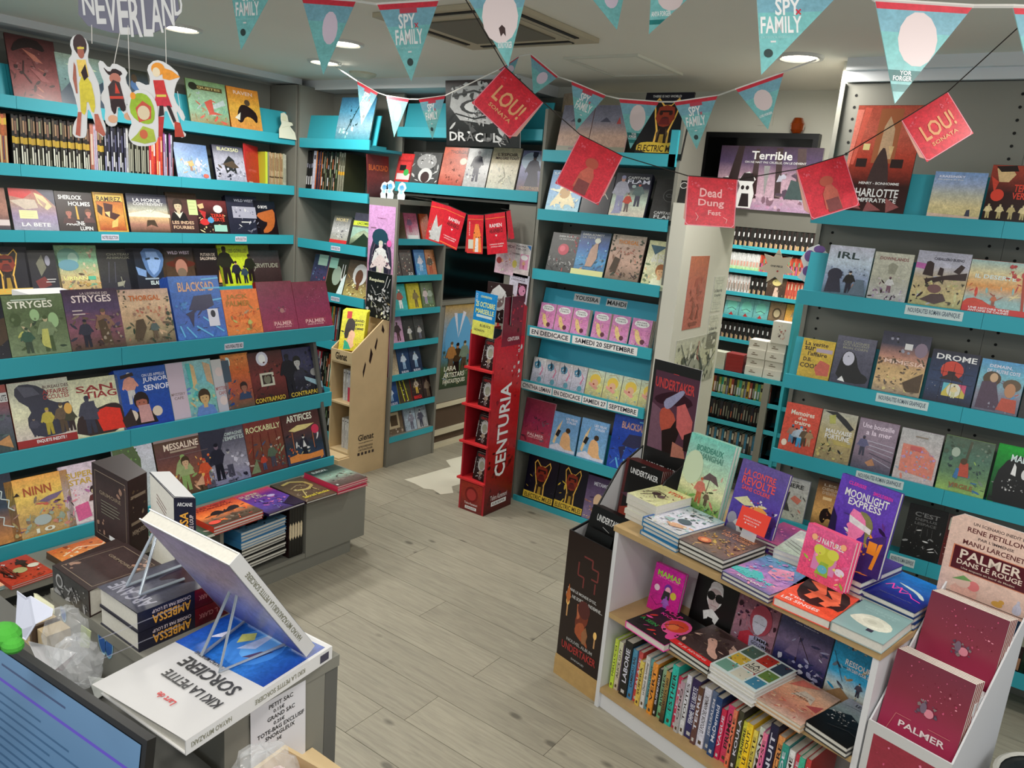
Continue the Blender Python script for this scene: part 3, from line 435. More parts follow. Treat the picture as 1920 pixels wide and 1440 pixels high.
def spine_book(name,label,cat,M,t,h,d,spec,side,group=None,seed=0):
    """upright book seen by its spine: local X = thickness, Y = up, Z = towards the viewer"""
    k=(round(t,4),round(h,3),round(d,3),spec,side,seed)
    if k not in SPN:
        a=MB(); c=ink(side); b=min(.0016,t*.18); a.box(0,t,0,h,-b,0,PRINT,c); a.box(0,b,0,h,-d,-b,PRINT,c); a.box(t-b,t,0,h,-d,-b,PRINT,c)
        p=MB(); p.box(b,t-b,.002,h-.003,-d+.002,-b,PAGE)
        SPN[k]=(a.mesh('book_boards'),p.mesh('page_block'))
    a,p=SPN[k]; o=thing(name,label,cat,group,M,a); link('page_block',p,o)
    if spec: art(spec,t,h,o,'spine_print',seed=seed)
    return o
# ---------------------------------------------------------------- room shell
def planks():
    base=MB(); base.box(-5.2,2.2,-1.2,6.8,-.03,-.004,DARK); fl=struct('floor',base)
    m=bpy.data.materials.new('grey_oak_plank'); m.use_nodes=True; n=m.node_tree.nodes; L=m.node_tree.links; b=n['Principled BSDF']; b.inputs['Roughness'].default_value=.5
    t=n.new('ShaderNodeTexCoord'); oi=n.new('ShaderNodeObjectInfo'); ad=n.new('ShaderNodeVectorMath'); ad.operation='MULTIPLY_ADD'; ad.inputs[1].default_value=(1,1,1)
    sc=n.new('ShaderNodeVectorMath'); sc.operation='SCALE'; sc.inputs['Scale'].default_value=37; cx=n.new('ShaderNodeCombineXYZ'); L.new(oi.outputs['Random'],cx.inputs[0]); L.new(oi.outputs['Random'],cx.inputs[1]); L.new(cx.outputs[0],sc.inputs[0])
    L.new(t.outputs['Object'],ad.inputs[0]); L.new(sc.outputs[0],ad.inputs[2])
    mp=n.new('ShaderNodeMapping'); mp.inputs['Scale'].default_value=(2.2,26,1); L.new(ad.outputs[0],mp.inputs[0])
    z=n.new('ShaderNodeTexNoise'); z.inputs['Scale'].default_value=2.6; z.inputs['Detail'].default_value=8; z.inputs['Roughness'].default_value=.65; z.inputs['Distortion'].default_value=.6; L.new(mp.outputs[0],z.inputs['Vector'])
    r=n.new('ShaderNodeValToRGB'); e=r.color_ramp.elements; e[0].position=.22; e[0].color=(*lin('8a8578'),1); e[1].position=.78; e[1].color=(*lin('b0aa98'),1); x=e.new(.5); x.color=(*lin('a09a89'),1); L.new(z.outputs['Fac'],r.inputs[0])
    v=n.new('ShaderNodeTexVoronoi'); v.inputs['Scale'].default_value=1; mv=n.new('ShaderNodeMapping'); mv.inputs['Scale'].default_value=(3.2,6.5,1); L.new(ad.outputs[0],mv.inputs[0]); L.new(mv.outputs[0],v.inputs['Vector'])
    kr=n.new('ShaderNodeMapRange'); kr.inputs['From Min'].default_value=.06; kr.inputs['From Max'].default_value=.12; kr.inputs['To Min'].default_value=.45; L.new(v.outputs['Distance'],kr.inputs['Value'])
    ob=n.new('ShaderNodeMapRange'); ob.inputs['To Min'].default_value=.92; ob.inputs['To Max'].default_value=1.07; L.new(oi.outputs['Random'],ob.inputs['Value'])
    mu=n.new('ShaderNodeMath'); mu.operation='MULTIPLY'; L.new(kr.outputs[0],mu.inputs[0]); L.new(ob.outputs[0],mu.inputs[1])
    mx=n.new('ShaderNodeMix'); mx.data_type='RGBA'; mx.blend_type='MULTIPLY'; mx.inputs['Factor'].default_value=1; L.new(r.outputs[0],mx.inputs['A']); L.new(mu.outputs[0],mx.inputs['B']); L.new(mx.outputs['Result'],b.inputs['Base Color'])
    bp=n.new('ShaderNodeBump'); bp.inputs['Strength'].default_value=.25; bp.inputs['Distance'].default_value=.002; L.new(z.outputs['Fac'],bp.inputs['Height']); L.new(bp.outputs[0],b.inputs['Normal'])
    PL,PW=1.22,.193; mb=MB(); mb.box(.001,PL-.001,.0012,PW-.0012,-.004,0,m); me=mb.mesh('plank')
    joints={0:-1.697,1:-2.417,2:-1.68,3:-2.162,5:-2.626,-1:-1.807}; rnd=random.Random(4)
    for j in range(-9,21):
        x=joints.get(j,rnd.uniform(-3,-1.8)); y=1.893+PW*j
        while x>-5.1: x-=PL
        while x<1.4:
            link('plank',me,fl,T3(x,y,0)); x+=PL
planks()
mb=MB(); mb.box(-5.25,2.2,-1.2,6.8,CEIL,CEIL+.05,CEILM); ceil_=struct('ceiling',mb)
mb=MB(); mb.box(-5.1,-5.05,-1.2,4.4,0,CEIL,WHITE); mb.box(-4.99,-4.77,-1.2,3.84,2.61,CEIL,BAND); struct('wall_left',mb)
mb=MB(); mb.box(-5.1,-2.7,4.36,4.41,1.96,CEIL,WHITE); mb.box(-5.1,-3.97,4.36,4.41,0,1.96,WHITE); mb.box(-2.96,-1.84,4.36,4.41,0,1.96,WHITE)
mb.box(-4.99,-2.9,3.9,4.36,2.585,CEIL,BAND); struct('wall_back',mb)
mb=MB(); mb.box(-1.84,-1.75,3.985,4.72,0,1.985,WHITE); struct('wall_partition',mb)
mb=MB(); mb.box(-2.75,1.9,4.6,4.65,1.99,CEIL,WHITE); mb.box(-1.03,-1.003,3.83,4.6,1.99,CEIL,WHITE); mb.box(-1.0,1.9,4.02,4.07,0,CEIL,WHITE); struct('wall_right',mb)
mb=MB(); mb.box(-1.75,-.95,4.45,4.8,1.885,1.985,GREY); struct('trim_1',mb)
mb=MB(); mb.box(-1.0,1.6,3.79,4.02,2.555,2.6,BAND); mb.box(-1.0,1.6,3.76,4.02,2.6,CEIL,BAND); struct('trim_2',mb)
mb=MB(); mb.box(-5,1.5,6.7,6.75,0,CEIL,WHITE); mb.box(-1.0,-.95,4.07,6.7,0,CEIL,WHITE); struct('wall_far',mb)
# window wall beside the doorway
mb=MB(); mb.box(-3.86,-3.8,4.29,6.2,.35,1.12,GREY); mb.box(-4.0,-3.78,4.29,6.2,1.12,1.15,GREY); mb.box(-3.86,-3.8,4.29,6.2,0,.35,BROWN); mb.box(-3.86,-3.8,4.41,6.2,1.97,CEIL,WHITE); struct('wall_window_side',mb)
for i,(a,b) in enumerate(((.315,.345),(.10,.135),(.0,.03))):
    mb=MB(); mb.box(-3.8,-3.775+.01*i,4.29,6.2,a,b,CREAM); struct('trim_%d'%(3+i),mb)
GLASS=mat('night_glass','0c0d0e',.12,alpha=.82)
mb=MB(); mb.box(-3.85,-3.84,4.3,6.2,1.15,1.97,GLASS); wn=struct('window_1',mb)
mb=MB(); mb.box(-3.87,-3.81,5.2,5.24,1.15,1.97,DARK); mb.box(-3.87,-3.81,4.3,6.2,1.54,1.555,mat('dull_rail','4b4a44',.5)); part('window_frame',mb,wn)
mb=MB(); mb.box(-4.8,-4.75,4.45,6.4,0,2.2,DARK); mb.box(-4.75,-3.9,4.45,6.4,1.0,1.03,DARK); mb.box(-4.75,-3.87,4.43,4.45,0,2.2,DARK); struct('window_display_recess',mb)
mb=MB(); mb.box(-3.8,-1.0,6.25,6.3,0,CEIL,DARK)
# floor sticker
mb=MB(); q=[(-3.521, 4.226, 0.002),(-3.505, 4.394, 0.002),(-3.126, 3.975, 0.002),(-3.142, 3.851, 0.002),(-3.058, 3.77, 0.002),(-3.097, 3.685, 0.002),(-3.188, 3.712, 0.002),(-3.241, 3.681, 0.002),(-3.342, 3.701, 0.002),(-3.447, 3.705, 0.002),(-3.434, 3.782, 0.002),(-3.405, 4.146, 0.002)]
mb.poly([(a,b,.0016) for a,b,_ in q[::-1]],PAPER,ink('ddd9c6')); thing('floor_sticker','cream scalloped sticker on the floor before the doorway','sticker',me=mb.mesh('floor_sticker'))
# recessed lamps and ceiling fittings
LAMPM=mat('lamp_diffuser','fff3df',.5,emis=14); CH=mat('lamp_rim','c9c8c2',.4)
LW=['by the hanging figures','nearest the ceiling vent','beside the small pennant string','above the television','over the shop floor','over the right counter end','over the island rack','over the right wall','in the far room','deeper in the far room','just past the passage header','behind the till','behind the counter','near the till side']
for i,(x,y) in enumerate(LAMPS):
    mb=MB(); mb.lathe([(.072,-.001),(.085,-.012),(.1,-.012),(.105,0)],CH,(0,0,0),24); t=thing('downlight','round recessed ceiling lamp '+LW[i],'lamp','ceiling downlights',T3(x,y,CEIL),mb.mesh('lamp_rim'))
    mb=MB(); mb.poly([(.075*math.cos(-k*math.pi/12),.075*math.sin(-k*math.pi/12),-.006) for k in range(24)],LAMPM); part('diffuser',mb,t)
# air conditioning cassette
t=thing('air_vent','square recessed air conditioning cassette in the ceiling','vent',M=T3(-2.27,2.82,CEIL))
mb=MB(); V=mat('cassette_plastic','b5a98f',.6); mb.box(-.36,.36,-.34,.34,-.02,-.001,V); part('vent_frame',mb,t)
mb=MB(); mb.box(-.22,.22,-.2,.2,-.026,-.02,mat('cassette_grille','6f6a5c',.7)); part('intake_grille',mb,t)
for a,b,c,d in ((-.25,.25,-.31,-.26),(-.25,.25,.26,.31),(-.33,-.28,-.22,.22),(.28,.33,-.22,.22)):
    mb=MB(); mb.box(a,b,c,d,-.024,-.02,DARK); s=part('air_slot',mb,t); mb=MB()
    if b-a>d-c: mb.box(a,b,(c+d)/2-.004,(c+d)/2+.004,-.03,-.024,V)
    else: mb.box((a+b)/2-.004,(a+b)/2+.004,c,d,-.03,-.024,V)
    part('louvre',mb,s)
t=thing('ceiling_hatch','white framed access hatch in the ceiling','hatch',M=T3(-2.1,3.75,CEIL))
mb=MB()
for a,b,c,d in ((-.21,.21,-.26,-.24),(-.21,.21,.24,.26),(-.21,-.19,-.24,.24),(.19,.21,-.24,.24)): mb.box(a,b,c,d,-.012,0,WHITE)
part('hatch_frame',mb,t); mb=MB(); mb.box(-.185,.185,-.235,.235,-.006,-.001,CEILM); part('hatch_panel',mb,t)
mb=MB(); mb.lathe([(.0,-.035),(.05,-.032),(.085,-.012),(.09,0)],mat('detector_shell','c9c3ab',.5)); thing('smoke_detector','round cream air diffuser on the ceiling behind the pennants','vent',None,T3(-4.0,3.707,CEIL),mb.mesh('smoke_detector'))
# ---------------------------------------------------------------- shelving units
def unit(name,label,ax,pl,u0,u1,depth,levels,zt,z0=0,sideL=True,sideR=True,backs=(),lean=0,holecols=(),panelm=None,lipm=.065,sh=.014):
    t=thing(name,label,'shelving'); pm=panelm or GREY
    mb=MB(); fbox(mb,ax,pl,u0,u1,depth,depth+.02,z0,zt,pm); part('back_panel',mb,t)
    if sideL: mb=MB(); fbox(mb,ax,pl,u0-.02,u0,sh,depth+.02,z0,zt,pm); part('side_panel',mb,t)
    if sideR: mb=MB(); fbox(mb,ax,pl,u1,u1+.02,sh,depth+.02,z0,zt,pm); part('side_panel',mb,t)
    for i,z in enumerate(levels): shelf(t,ax,pl,u0,u1,z,depth,lipm,back=.2 if z in backs else None,lean=lean)
    if holecols: holes(t,ax,pl,holecols,z0+.1,zt-.05,depth)
    return t
lev=(2.25,1.9,1.545,1.185,.83,.47)
WU=[unit('wall_shelving','grey and teal wall shelving bay '+w,'x',-4.735,a+.001,b-.001,.29,lev,2.6,sideL=False,sideR=False,backs=(2.25,),lean=math.radians(14)) for a,b,w in ((-.02,.955,'nearest the till on the left wall'),(.955,1.93,'at the left picture edge'),(1.93,2.87,'behind the blue grand piano album'),(2.87,3.76,'next to the left corner'))]
mb=MB(); fbox(mb,'x',-4.735,3.762,3.782,.0,.29,0,2.6,GREY); part('side_panel',mb,WU[3])
plate(WU[2],'x',-4.735,2.349,1.495,.105,.034,'NOTRE SELECTION'); plate(WU[3],'x',-4.735,3.264,1.495,.09,.034,'NOTRE SELECTION')
UK=unit('corner_shelving','narrow corner shelving bay beside the pink poster','y',3.77,-4.7,-3.98,.31,(2.24,1.89,1.53,1.17,.82,.46,.12),2.6,backs=(2.24,),lean=.2,sh=.0,sideR=False)
plate(UK,'y',3.77,-4.331,1.478,.095,.03,'NOTRE SELECTION'); plate(UK,'y',3.77,-4.317,1.118,.09,.03,'NOTRE SELECTION')
UD=unit('overdoor_shelving','teal shelving spanning over the dark doorway','y',4.02,-3.975,-2.76,.3,(2.355,1.99),2.58,z0=1.9,sideR=False,sideL=False,backs=(2.355,),lean=.2)
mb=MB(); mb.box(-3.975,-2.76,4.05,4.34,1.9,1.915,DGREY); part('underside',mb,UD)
UC=unit('middle_shelving','tall grey and teal shelving unit with event signs','y',3.98,-2.72,-1.86,.3,(2.235,1.89,1.53,1.172,.821,.413,.036),2.47,lean=.15,holecols=(-2.66,-1.93),sh=.02,backs=(.413,))
for z,h in ((1.172,.27),(.821,.29)):
    mb=MB(); mb.box(.01,.86,0,h,-.006,0,mat('sky_blue_panel','35a9c6',.5)); part('backrest',mb,UC,rowframe('y',3.98,-2.72,z-.03,.2,.10))
mb=MB(); mb.box(-1.90,-1.858,3.98,4.2,2.17,2.36,TEAL); part('end_bracket',mb,UC)
mb=MB(); mb.box(-2.95,-2.745,4.0,4.3,0,1.9,GREY); struct('wall_door_jamb',mb)
def strips(ax,pl,z,items,parent,tilt=0):
    for u,w_,h_,tx in items: plate(parent,ax,pl,u,z,w_,h_,tx,fg='223',bg='eee',off=.0012)
SIGNS=[]
UR=[]
for a,b,w in ((-1.0,-.27,'left bay of the right wall shelving'),(-.27,.62,'middle bay of the right wall shelving'),(.62,1.4,'far right bay of the right wall shelving')):
    UR.append(unit('wall_shelving','perforated grey and teal '+w,'y',3.6,a+.0006,b-.0006,.21,(2.0,1.64,1.25,.887,.555,.2),2.55,sideL=a<-.9,sideR=False,backs=(2.0,1.64,1.25),lean=.16,holecols=(a+.05,b-.05),sh=.19))
# ---------------------------------------------------------------- island rack with the low display in front
t=thing('island_rack','low teal and grey island rack of new albums','shelving')
mb=MB(); mb.box(-3.78,-3.42,-.6,2.84,0,1.28,DGREY); part('rack_body',mb,t)
for z,x,ye in ((1.172,-3.25,2.868),(.812,-3.2,2.818),(.477,-3.1,2.76)):
    for a,b in ((-.6,1.679),(1.681,ye)):
        mb=MB(); mb.box(-3.415,x-.0128,a,b,z-.07,z-.03,TEAL); s=part('shelf',mb,t); mb=MB(); mb.box(x-.0125,x,a,b,z-.078,z,TEAL); part('shelf_lip',mb,s)
mb=MB(); mb.prism([(-3.42,0),(-3.12,0),(-3.12,.42),(-3.3,1.2),(-3.42,1.28)],0,.02,DGREY,Matrix(((1,0,0,0),(0,0,-1,2.76),(0,1,0,0),(0,0,0,1)))); part('end_panel',mb,t)
M=rowframe('x',-3.25,2.18,1.108,0,-.001); mb=MB(); mb.box(0,.105,0,.03,-.0004,.0006,PAPER,ink('dde')); o=part('label_strip',mb,t,M); art('T 50 50 90 60 333 NOUVEAUTES BD',.105,.03,o,'lettering',m=PAPER,z0=.0008)
t=thing('low_display','long low grey display bench in front of the island rack','bench')
mb=MB(); mb.box(-3.097,-2.87,-.6,2.785,.385,.42,GREY); part('bench_top',mb,t)
mb=MB(); mb.box(-3.097,-2.87,2.385,2.785,.075,.385,GREY); part('end_block',mb,t)
mb=MB(); mb.box(-3.097,-2.872,-.6,2.384,.075,.1,GREY); mb.box(-3.097,-3.08,-.6,2.384,.1,.385,DGREY); part('bench_floor',mb,t)
mb=MB(); mb.box(-3.08,-2.885,-.6,2.70,0,.075,GREY); part('plinth',mb,t)
for y in (1.35,1.9): mb=MB(); mb.box(-3.08,-2.872,y,y+.018,.1,.385,GREY); part('divider',mb,t)
# ---------------------------------------------------------------- side bookcase, poster panel, wooden box stand, red stand
t=thing('side_bookcase','tall narrow grey bookcase with teal shelves beside the doorway','bookcase')
mb=MB(); mb.box(-3.97,-3.7,3.78,3.8,0,1.87,GREY); part('side_panel',mb,t)
mb=MB(); mb.box(-3.97,-3.7,4.265,4.285,0,1.87,GREY); part('side_panel',mb,t)
mb=MB(); mb.box(-3.97,-3.95,3.8,4.265,0,1.84,GREY); part('back_panel',mb,t)
mb=MB(); mb.box(-3.97,-3.7,3.8,4.265,1.84,1.87,GREY); part('top_panel',mb,t)
mb=MB(); mb.box(-3.73,-3.705,3.8,4.265,0,.22,GREY); part('base_panel',mb,t)
BZ=[1.655,1.375,1.105,.845,.615,.415,.22]
BZ=[1.462,1.383,1.142,0.911,0.702,0.462,0.232]
BZ=[1.623,1.374,1.138,0.909,0.679,0.457,0.227]
for z in BZ:
    mb=MB(); mb.box(-3.95,-3.712,3.801,4.264,z-.045,z-.027,TEAL); s=part('shelf',mb,t); mb=MB(); mb.box(-3.712,-3.7,3.801,4.264,z-.05,z-.008,TEAL); part('shelf_lip',mb,s)
def poster(name,label,M,w_,h_,spec,cat='poster',t=.002,m=None,bg='ccc',seed=0,group=None):
    mb=MB(); mb.box(0,w_,0,h_,-t,0,PRINT,ink(bg)); o=thing(name,label,cat,group,M,mb.mesh(name)); art(spec,w_,h_,o,'poster_print',seed=seed); return o
FY=lambda x,y,z:frame((x,y,z),(1,0,0),(0,0,1))   # faces the camera side (-Y)
FX=lambda x,y,z:frame((x,y,z),(0,1,0),(0,0,1))   # faces +X
poster('tall_poster','tall pink fantasy poster with a crossed figure on the bookcase end',FY(-3.965,3.777,.66),.25,1.16,'G c9c c9c b8a 978 a79 967 523|e 50 66 44 20 334|e 50 66 36 16 656|e 50 66 34 15 223|e 46 82 30 5 245|F 50 54 26 ddd ccb dcc|p dcc 44 72 54 72 90 66 90 64 56 66 54 54 48 54 46 66 12 63 12 65|N 14 52 86 80 24 12 445 223 989 645|r 10 87 30 87.4 867|e 82 79 9 2 d6a|T 50 93 30 .6 968 ROMAN|N 5 40 95 50 20 8 b8a 857 645')
poster('comic_poster','black ink poster with gothic title below the pink poster',FY(-3.90,3.715,1.075)@Matrix.Rotation(-.02,4,'Z'),.235,.31,'G 111 222 222|T 40 82 60 9 ddb Requiem|N 8 8 92 70 60 16 ccc 777 222 999|l ddd 1.5 84 96 76 76 66 60|l ddd 1.5 94 90 84 70|l bbb 1.2 20 70 40 50 60 56 80 40|l bbb 1.2 14 40 40 30 50 10|N 4 2 96 14 12 12 eec bb9 875')
t=thing('cardboard_stand','pale wooden box stand with slanted top holding yellow albums','stand',M=T3(-3.925,3.44,0))
mb=MB(); prof=[(0,.1),(0,.86),(.33,1.11),(.33,0),(-.09,0),(-.09,.1)]; 
side=lambda x0,x1:Matrix(((0,0,1,0),(1,0,0,0),(0,1,0,0),(0,0,0,1)))
for nm,x in (('side_panel',0),('side_panel',.195)):
    mb=MB(); mb.prism([(0,.0),(.33,0),(.33,1.11),(0,.87)],x,x+.01,WOODL,side(0,0)); part(nm,mb,t)
mb=MB(); mb.box(.01,.195,.32,.33,0,1.09,WOODL); part('back_panel',mb,t)
for z in (.16,.5,.78): mb=MB(); mb.box(.01,.195,0.003,.32,z,z+.012,WOODL); part('shelf',mb,t)
mb=MB(); mb.box(.01,.195,0,.01,.79,.87,WOODL); p1=part('front_lip',mb,t)
mb=MB(); mb.box(-.01,.215,-.1,-.001,0,.15,WOODL); mb.box(0,.205,-.09,0,.15,.16,WOODL); p2=part('base_step',mb,t)
PRT=[(p1,'T 50 50 60 60 211 Glenat',.185,.08,frame((.01,-.001,.79),(1,0,0),(0,0,1))),(p2,'T 50 50 60 50 211 Glenat',.225,.15,frame((-.01,-.101,0),(1,0,0),(0,0,1))),
 (t,'T 46 24 44 4 211 Glenat|T 46 20.5 40 1 322 www.glenat.com|T 46 18 40 1.3 322 RETROUVEZ-NOUS|T 46 16 40 1.3 322 L\'ACTUALITE SUR|r 24 12.6 30 14.4 322|r 34 12.6 40 14.4 322|r 44 12.6 50 14.4 322|r 54 12.6 60 14.4 322|r 64 12.6 70 14.4 322|p 322 80 94 86 90 84 88 78 90|p 322 60 80 66 86 68 84 64 78|p 322 46 72 50 80 56 76 50 70|p 322 30 66 36 72 38 70 32 62',.33,1.11,frame((.2055,0,0),(0,1,0),(0,0,1)))]
# red cardboard column
t=thing('red_display_column','tall narrow red cardboard display with five pockets of black comics','stand',M=T3(-2.88,3.61,0))
RED=mat('red_card','a81f2c',.5,.15,14); REDL=mat('red_lip','cf3034',.45); NAVY=mat('pocket_inside','16262c',.7)
mb=MB(); mb.prism([(0,0),(.29,0),(.29,1.3),(.2,1.35),(.16,1.24),(.09,1.26),(.06,1.14),(0,1.12)],.185,.2,RED,side(0,0)); sp=part('side_panel',mb,t)
mb=MB(); mb.prism([(0,0),(.29,0),(.29,1.15),(0,1.15)],0,.012,RED,side(0,0)); part('side_panel',mb,t)
mb=MB(); mb.box(.012,.185,.17,.18,.2,1.15,NAVY); part('back_panel',mb,t)
mb=MB(); mb.box(.012,.185,0,.012,0,.19,RED); fp=part('foot_panel',mb,t)
RZ=[.925,.693,.454,.214]
for z in RZ: mb=MB(); mb.box(-.015,.2,-.02,.17,z-.012,z,REDL); part('pocket_shelf',mb,t)
PRT+=[(sp,'G c23 b22 a22 411|N 8 4 94 36 30 22 511 622 411|N 12 36 94 92 20 16 812 c33 811|N 60 80 94 96 12 14 ddd edd c33|V 46 48 38 54 eee CENTURIA|N 50 72 94 94 10 14 ddd b22 c99|T 50 9 60 3 dcc Tohru Kuramori|r 24 4 78 6.6 eee|T 51 5.3 44 1.6 311 KUROKAWA',.29,1.12,frame((.2007,0,0),(0,1,0),(0,0,1))),(fp,'G a32 622|e 50 60 30 28 711|e 50 60 22 20 a33|T 50 28 60 8 dcc Tohru Kuramori|r 24 8 76 18 eee|T 50 13 44 7 311 KUROKAWA',.173,.19,frame((.012,-.001,0),(1,0,0),(0,0,1)))]
PRT[-2]=(PRT[-2][0],PRT[-2][1].replace('8a1020','812'),*PRT[-2][2:])
for s_,a_,w_,h_,M_ in [(p[1],p[0],p[2],p[3],p[4]) for p in PRT]: art(s_,w_,h_,a_,'print',M=M_)
poster('event_flyer','blue and yellow event flyer pinned atop the red column',FY(-2.865,3.6,1.13)@Matrix.Rotation(-.05,4,'Z'),.165,.26,'G2 0 33 100 100 28c 28c|G2 0 0 100 33 dd6 dd6|T 50 90 50 5 ee8 CONVENTION|T 50 72 86 12 ee8 25 OCTOBRE|T 50 56 82 11 ee8 MARSEILLE|r 14 42 86 48 cdd|T 60 24 50 6 444 BLUELOCK|T 34 12 50 5 444 GACHIAKUTA|V 8 86 9 20 cde 26 OCT')
poster('manga_header_card','black and white portrait card behind the blue flyer',FY(-2.86,3.72,1.2),.19,.24,'G 322 211|e 46 60 34 30 bbb|e 46 60 24 22 766|p ccc 20 80 46 96 74 80 60 62 30 60|N 10 10 90 90 30 9 999 ddd 433')
poster('red_header_card','maroon header card between the flyer and the column side',FX(-2.679,3.66,1.07),.2,.3,'G 512 823|T 60 14 60 8 edd CENTURIA|N 8 30 92 92 20 16 a23 411 c34')
for x,z,nm,sp in ((-2.995,1.489,'pink signing flyer taped above, partly over the edge','G dcc dbc|T 50 88 80 8 645 MAHDI|N 20 10 80 70 20 16 da8 b78 eed|e 20 40 14 10 a44'),(-2.878,1.486,'white signing flyer with a pink cover picture','G ddd dcc|T 40 92 70 6 545 BOUGRE,|T 40 84 70 6 545 C\'TE BELOTE|r 50 24 92 70 d9b|e 70 60 18 8 eee|F 70 26 26 da8 b67 eda|e 24 36 12 12 dc6|T 26 68 40 4 322 YOUSSRA|p 37b 78 98 98 98 98 84'),(-2.874,1.297,'lilac signing flyer with a dark cover picture','G ccd cbc|T 44 90 70 5 545 SEANCE DE|T 44 82 70 5 545 DEDICACE|r 46 20 92 74 312|e 70 52 18 16 c8a|N 48 22 90 70 14 10 a35 ecc 534|B 24 30 12 dba 422 966')):
    poster('flyer',nm+' on the grey jamb',FY(x,3.992-.001*len(nm)/40,z)@T3(-.03,-.02,0)@Matrix.Rotation(-.05,4,'Z'),.15,.205,sp,cat='flyer')
poster('window_poster','green forest comic poster under the dark window',FX(-3.797,4.417,.46)@Matrix.Rotation(-.03,4,'Z'),0.362,.66,'G b95 9ab 59c 564 343|e 50 60 44 30 6ad|p dde 50 60 30 90 40 90|p dde 50 60 60 92 70 90|N 6 4 94 44 60 12 676 454 343 898|F 50 14 40 432 211 a75|F 30 20 36 a74 654 ca8|F 74 20 36 787 543 ba8|T 30 24 40 6 eed LARA|T 44 16 70 6 eed ARTISTARS|T 46 8 74 6 eed FANTASTIQUES')
poster('window_poster','red framed sepia comic poster under the dark window',FX(-3.796,4.783,.50)@Matrix.Rotation(-.02,4,'Z'),.34,.60,'G a33 a33|r 10 12 90 88 ba8|N 12 14 88 84 70 16 543 dc9 876 322|T 50 94 70 5 edc Gloutons et Dragons|T 50 6 60 3 dbb TOME 1|F 50 20 40 654 432 ca8')
# white clothes of the partition: posters on its long face
P=lambda y,z:FX(-1.748,y,z)
poster('orange_notice','faded orange poster on the white partition',P(4.104,1.285),.27,.42,'G b64 b65 b65|N 30 30 80 74 16 26 954 a54|p 843 30 16 44 30 50 12|p 843 60 12 70 28 76 14|T 50 8 50 3 743 EXPOSITION|T 50 5 40 2 743 GALERIE')
poster('ink_drawing_print','grey ink drawing of a car crowd on the white partition',P(4.061,.93),.62,.30,'G bba cca aa9|e 40 30 30 36 665|e 40 30 22 28 aa9|N 4 6 96 94 70 12 776 554 998 ddc|l 333 1 10 90 30 40 50 80 70 20 96 60|l a44 1.2 52 90 50 60 56 50')
for i,dz in enumerate((.235,0)):
    poster('price_notice','small white notice on the partition edge, '+('upper' if i==0 else 'lower')+' one',P(4.5,1.13+dz),.16,.215,'G ccb ccb|l 555 .8 14 88 90 88|l 555 .8 24 80 80 80|T 50 60 76 9 333 Le Bazar du|T 50 46 66 10 333 Comptoir|l 777 .8 14 26 90 26|l 777 .8 14 20 90 20|l 777 .8 14 8 90 8',cat='notice')
# television and ledge posters
t=thing('television','wide black television above the passage header','television',M=FY(-1.955,4.545,1.99))
mb=MB(); mb.box(0,.665,0,.425,-.05,0,BLK); part('bezel',mb,t); mb=MB(); mb.box(.03,.635,.03,.395,0,.001,mat('dark_screen','0b0c0e',.12)); part('screen',mb,t)
poster('ledge_poster','pale violet forest poster with white script title before the television',FY(-1.79,4.43,1.985)@Matrix.Rotation(0,4,'Z'),.57,.345,'G 434 546 b9a cab b9b|p 322 8 20 14 70 18 100 24 100 20 20|p 433 34 16 36 96 40 96 42 16|p 433 60 20 56 98 62 98 66 20|p 544 80 30 76 98 84 98 90 20|p 999 46 70 52 70 50 20|T 52 86 40 13 eee Terrible|T 56 75 60 4 ddd ON NE NAIT PAS CRUELLE, ON LE DEVIENT|N 4 2 96 24 30 10 c9b 867 dbc|N 60 20 98 60 16 12 545 bbc 766|p 455 70 20 74 50 90 44 96 20',t=.02)
for x,l in ((-1.77,'smaller'),(-1.655,'larger')):
    mb=MB(); s=.85 if x<-1.7 else 1; mb.prism([(0.01,0),(.09,0),(.1,.08),(.085,.13),(.1,.16),(.06,.2),(.03,.19),(.0,.15),(.015,.12),(0,.06)],-.003,0,PRINT,col=ink('eee'))
    o=thing('paper_cutout','hatted paper cutout standing before the violet poster, '+l+' one','cutout',None,FY(x,4.40,1.99)@Matrix.Scale(s,4),mb.mesh('paper_cutout')); art('p 211 4 74 96 74 80 96 30 96|p 211 20 4 80 4 70 40 30 40|e 32 56 10 6 211|e 60 56 10 6 211',.1,.2,o,'cutout_print')
mb=MB(); mb.lathe([(0,.1),(.03,.1),(.05,.06),(.045,.02),(.03,0)],mat('amber_glass','a2481c',.1,trans=.5)); thing('lantern','round amber lamp bulb on top of the television','lamp',None,T3(-1.42,4.555,2.417)@Matrix.Scale(.8,4),mb.mesh('lantern',True))
mb=MB(); mb.box(0,.085,0,.085,-.008,0,WHITE); o=thing('wall_socket','square white socket plate on the wall above the television','socket',None,FY(-1.66,4.595,2.46),mb.mesh('wall_socket')); art('r 18 30 82 70 bba|r 24 36 46 64 ccb|r 54 36 76 64 ccb',.085,.085,o,'socket_face')
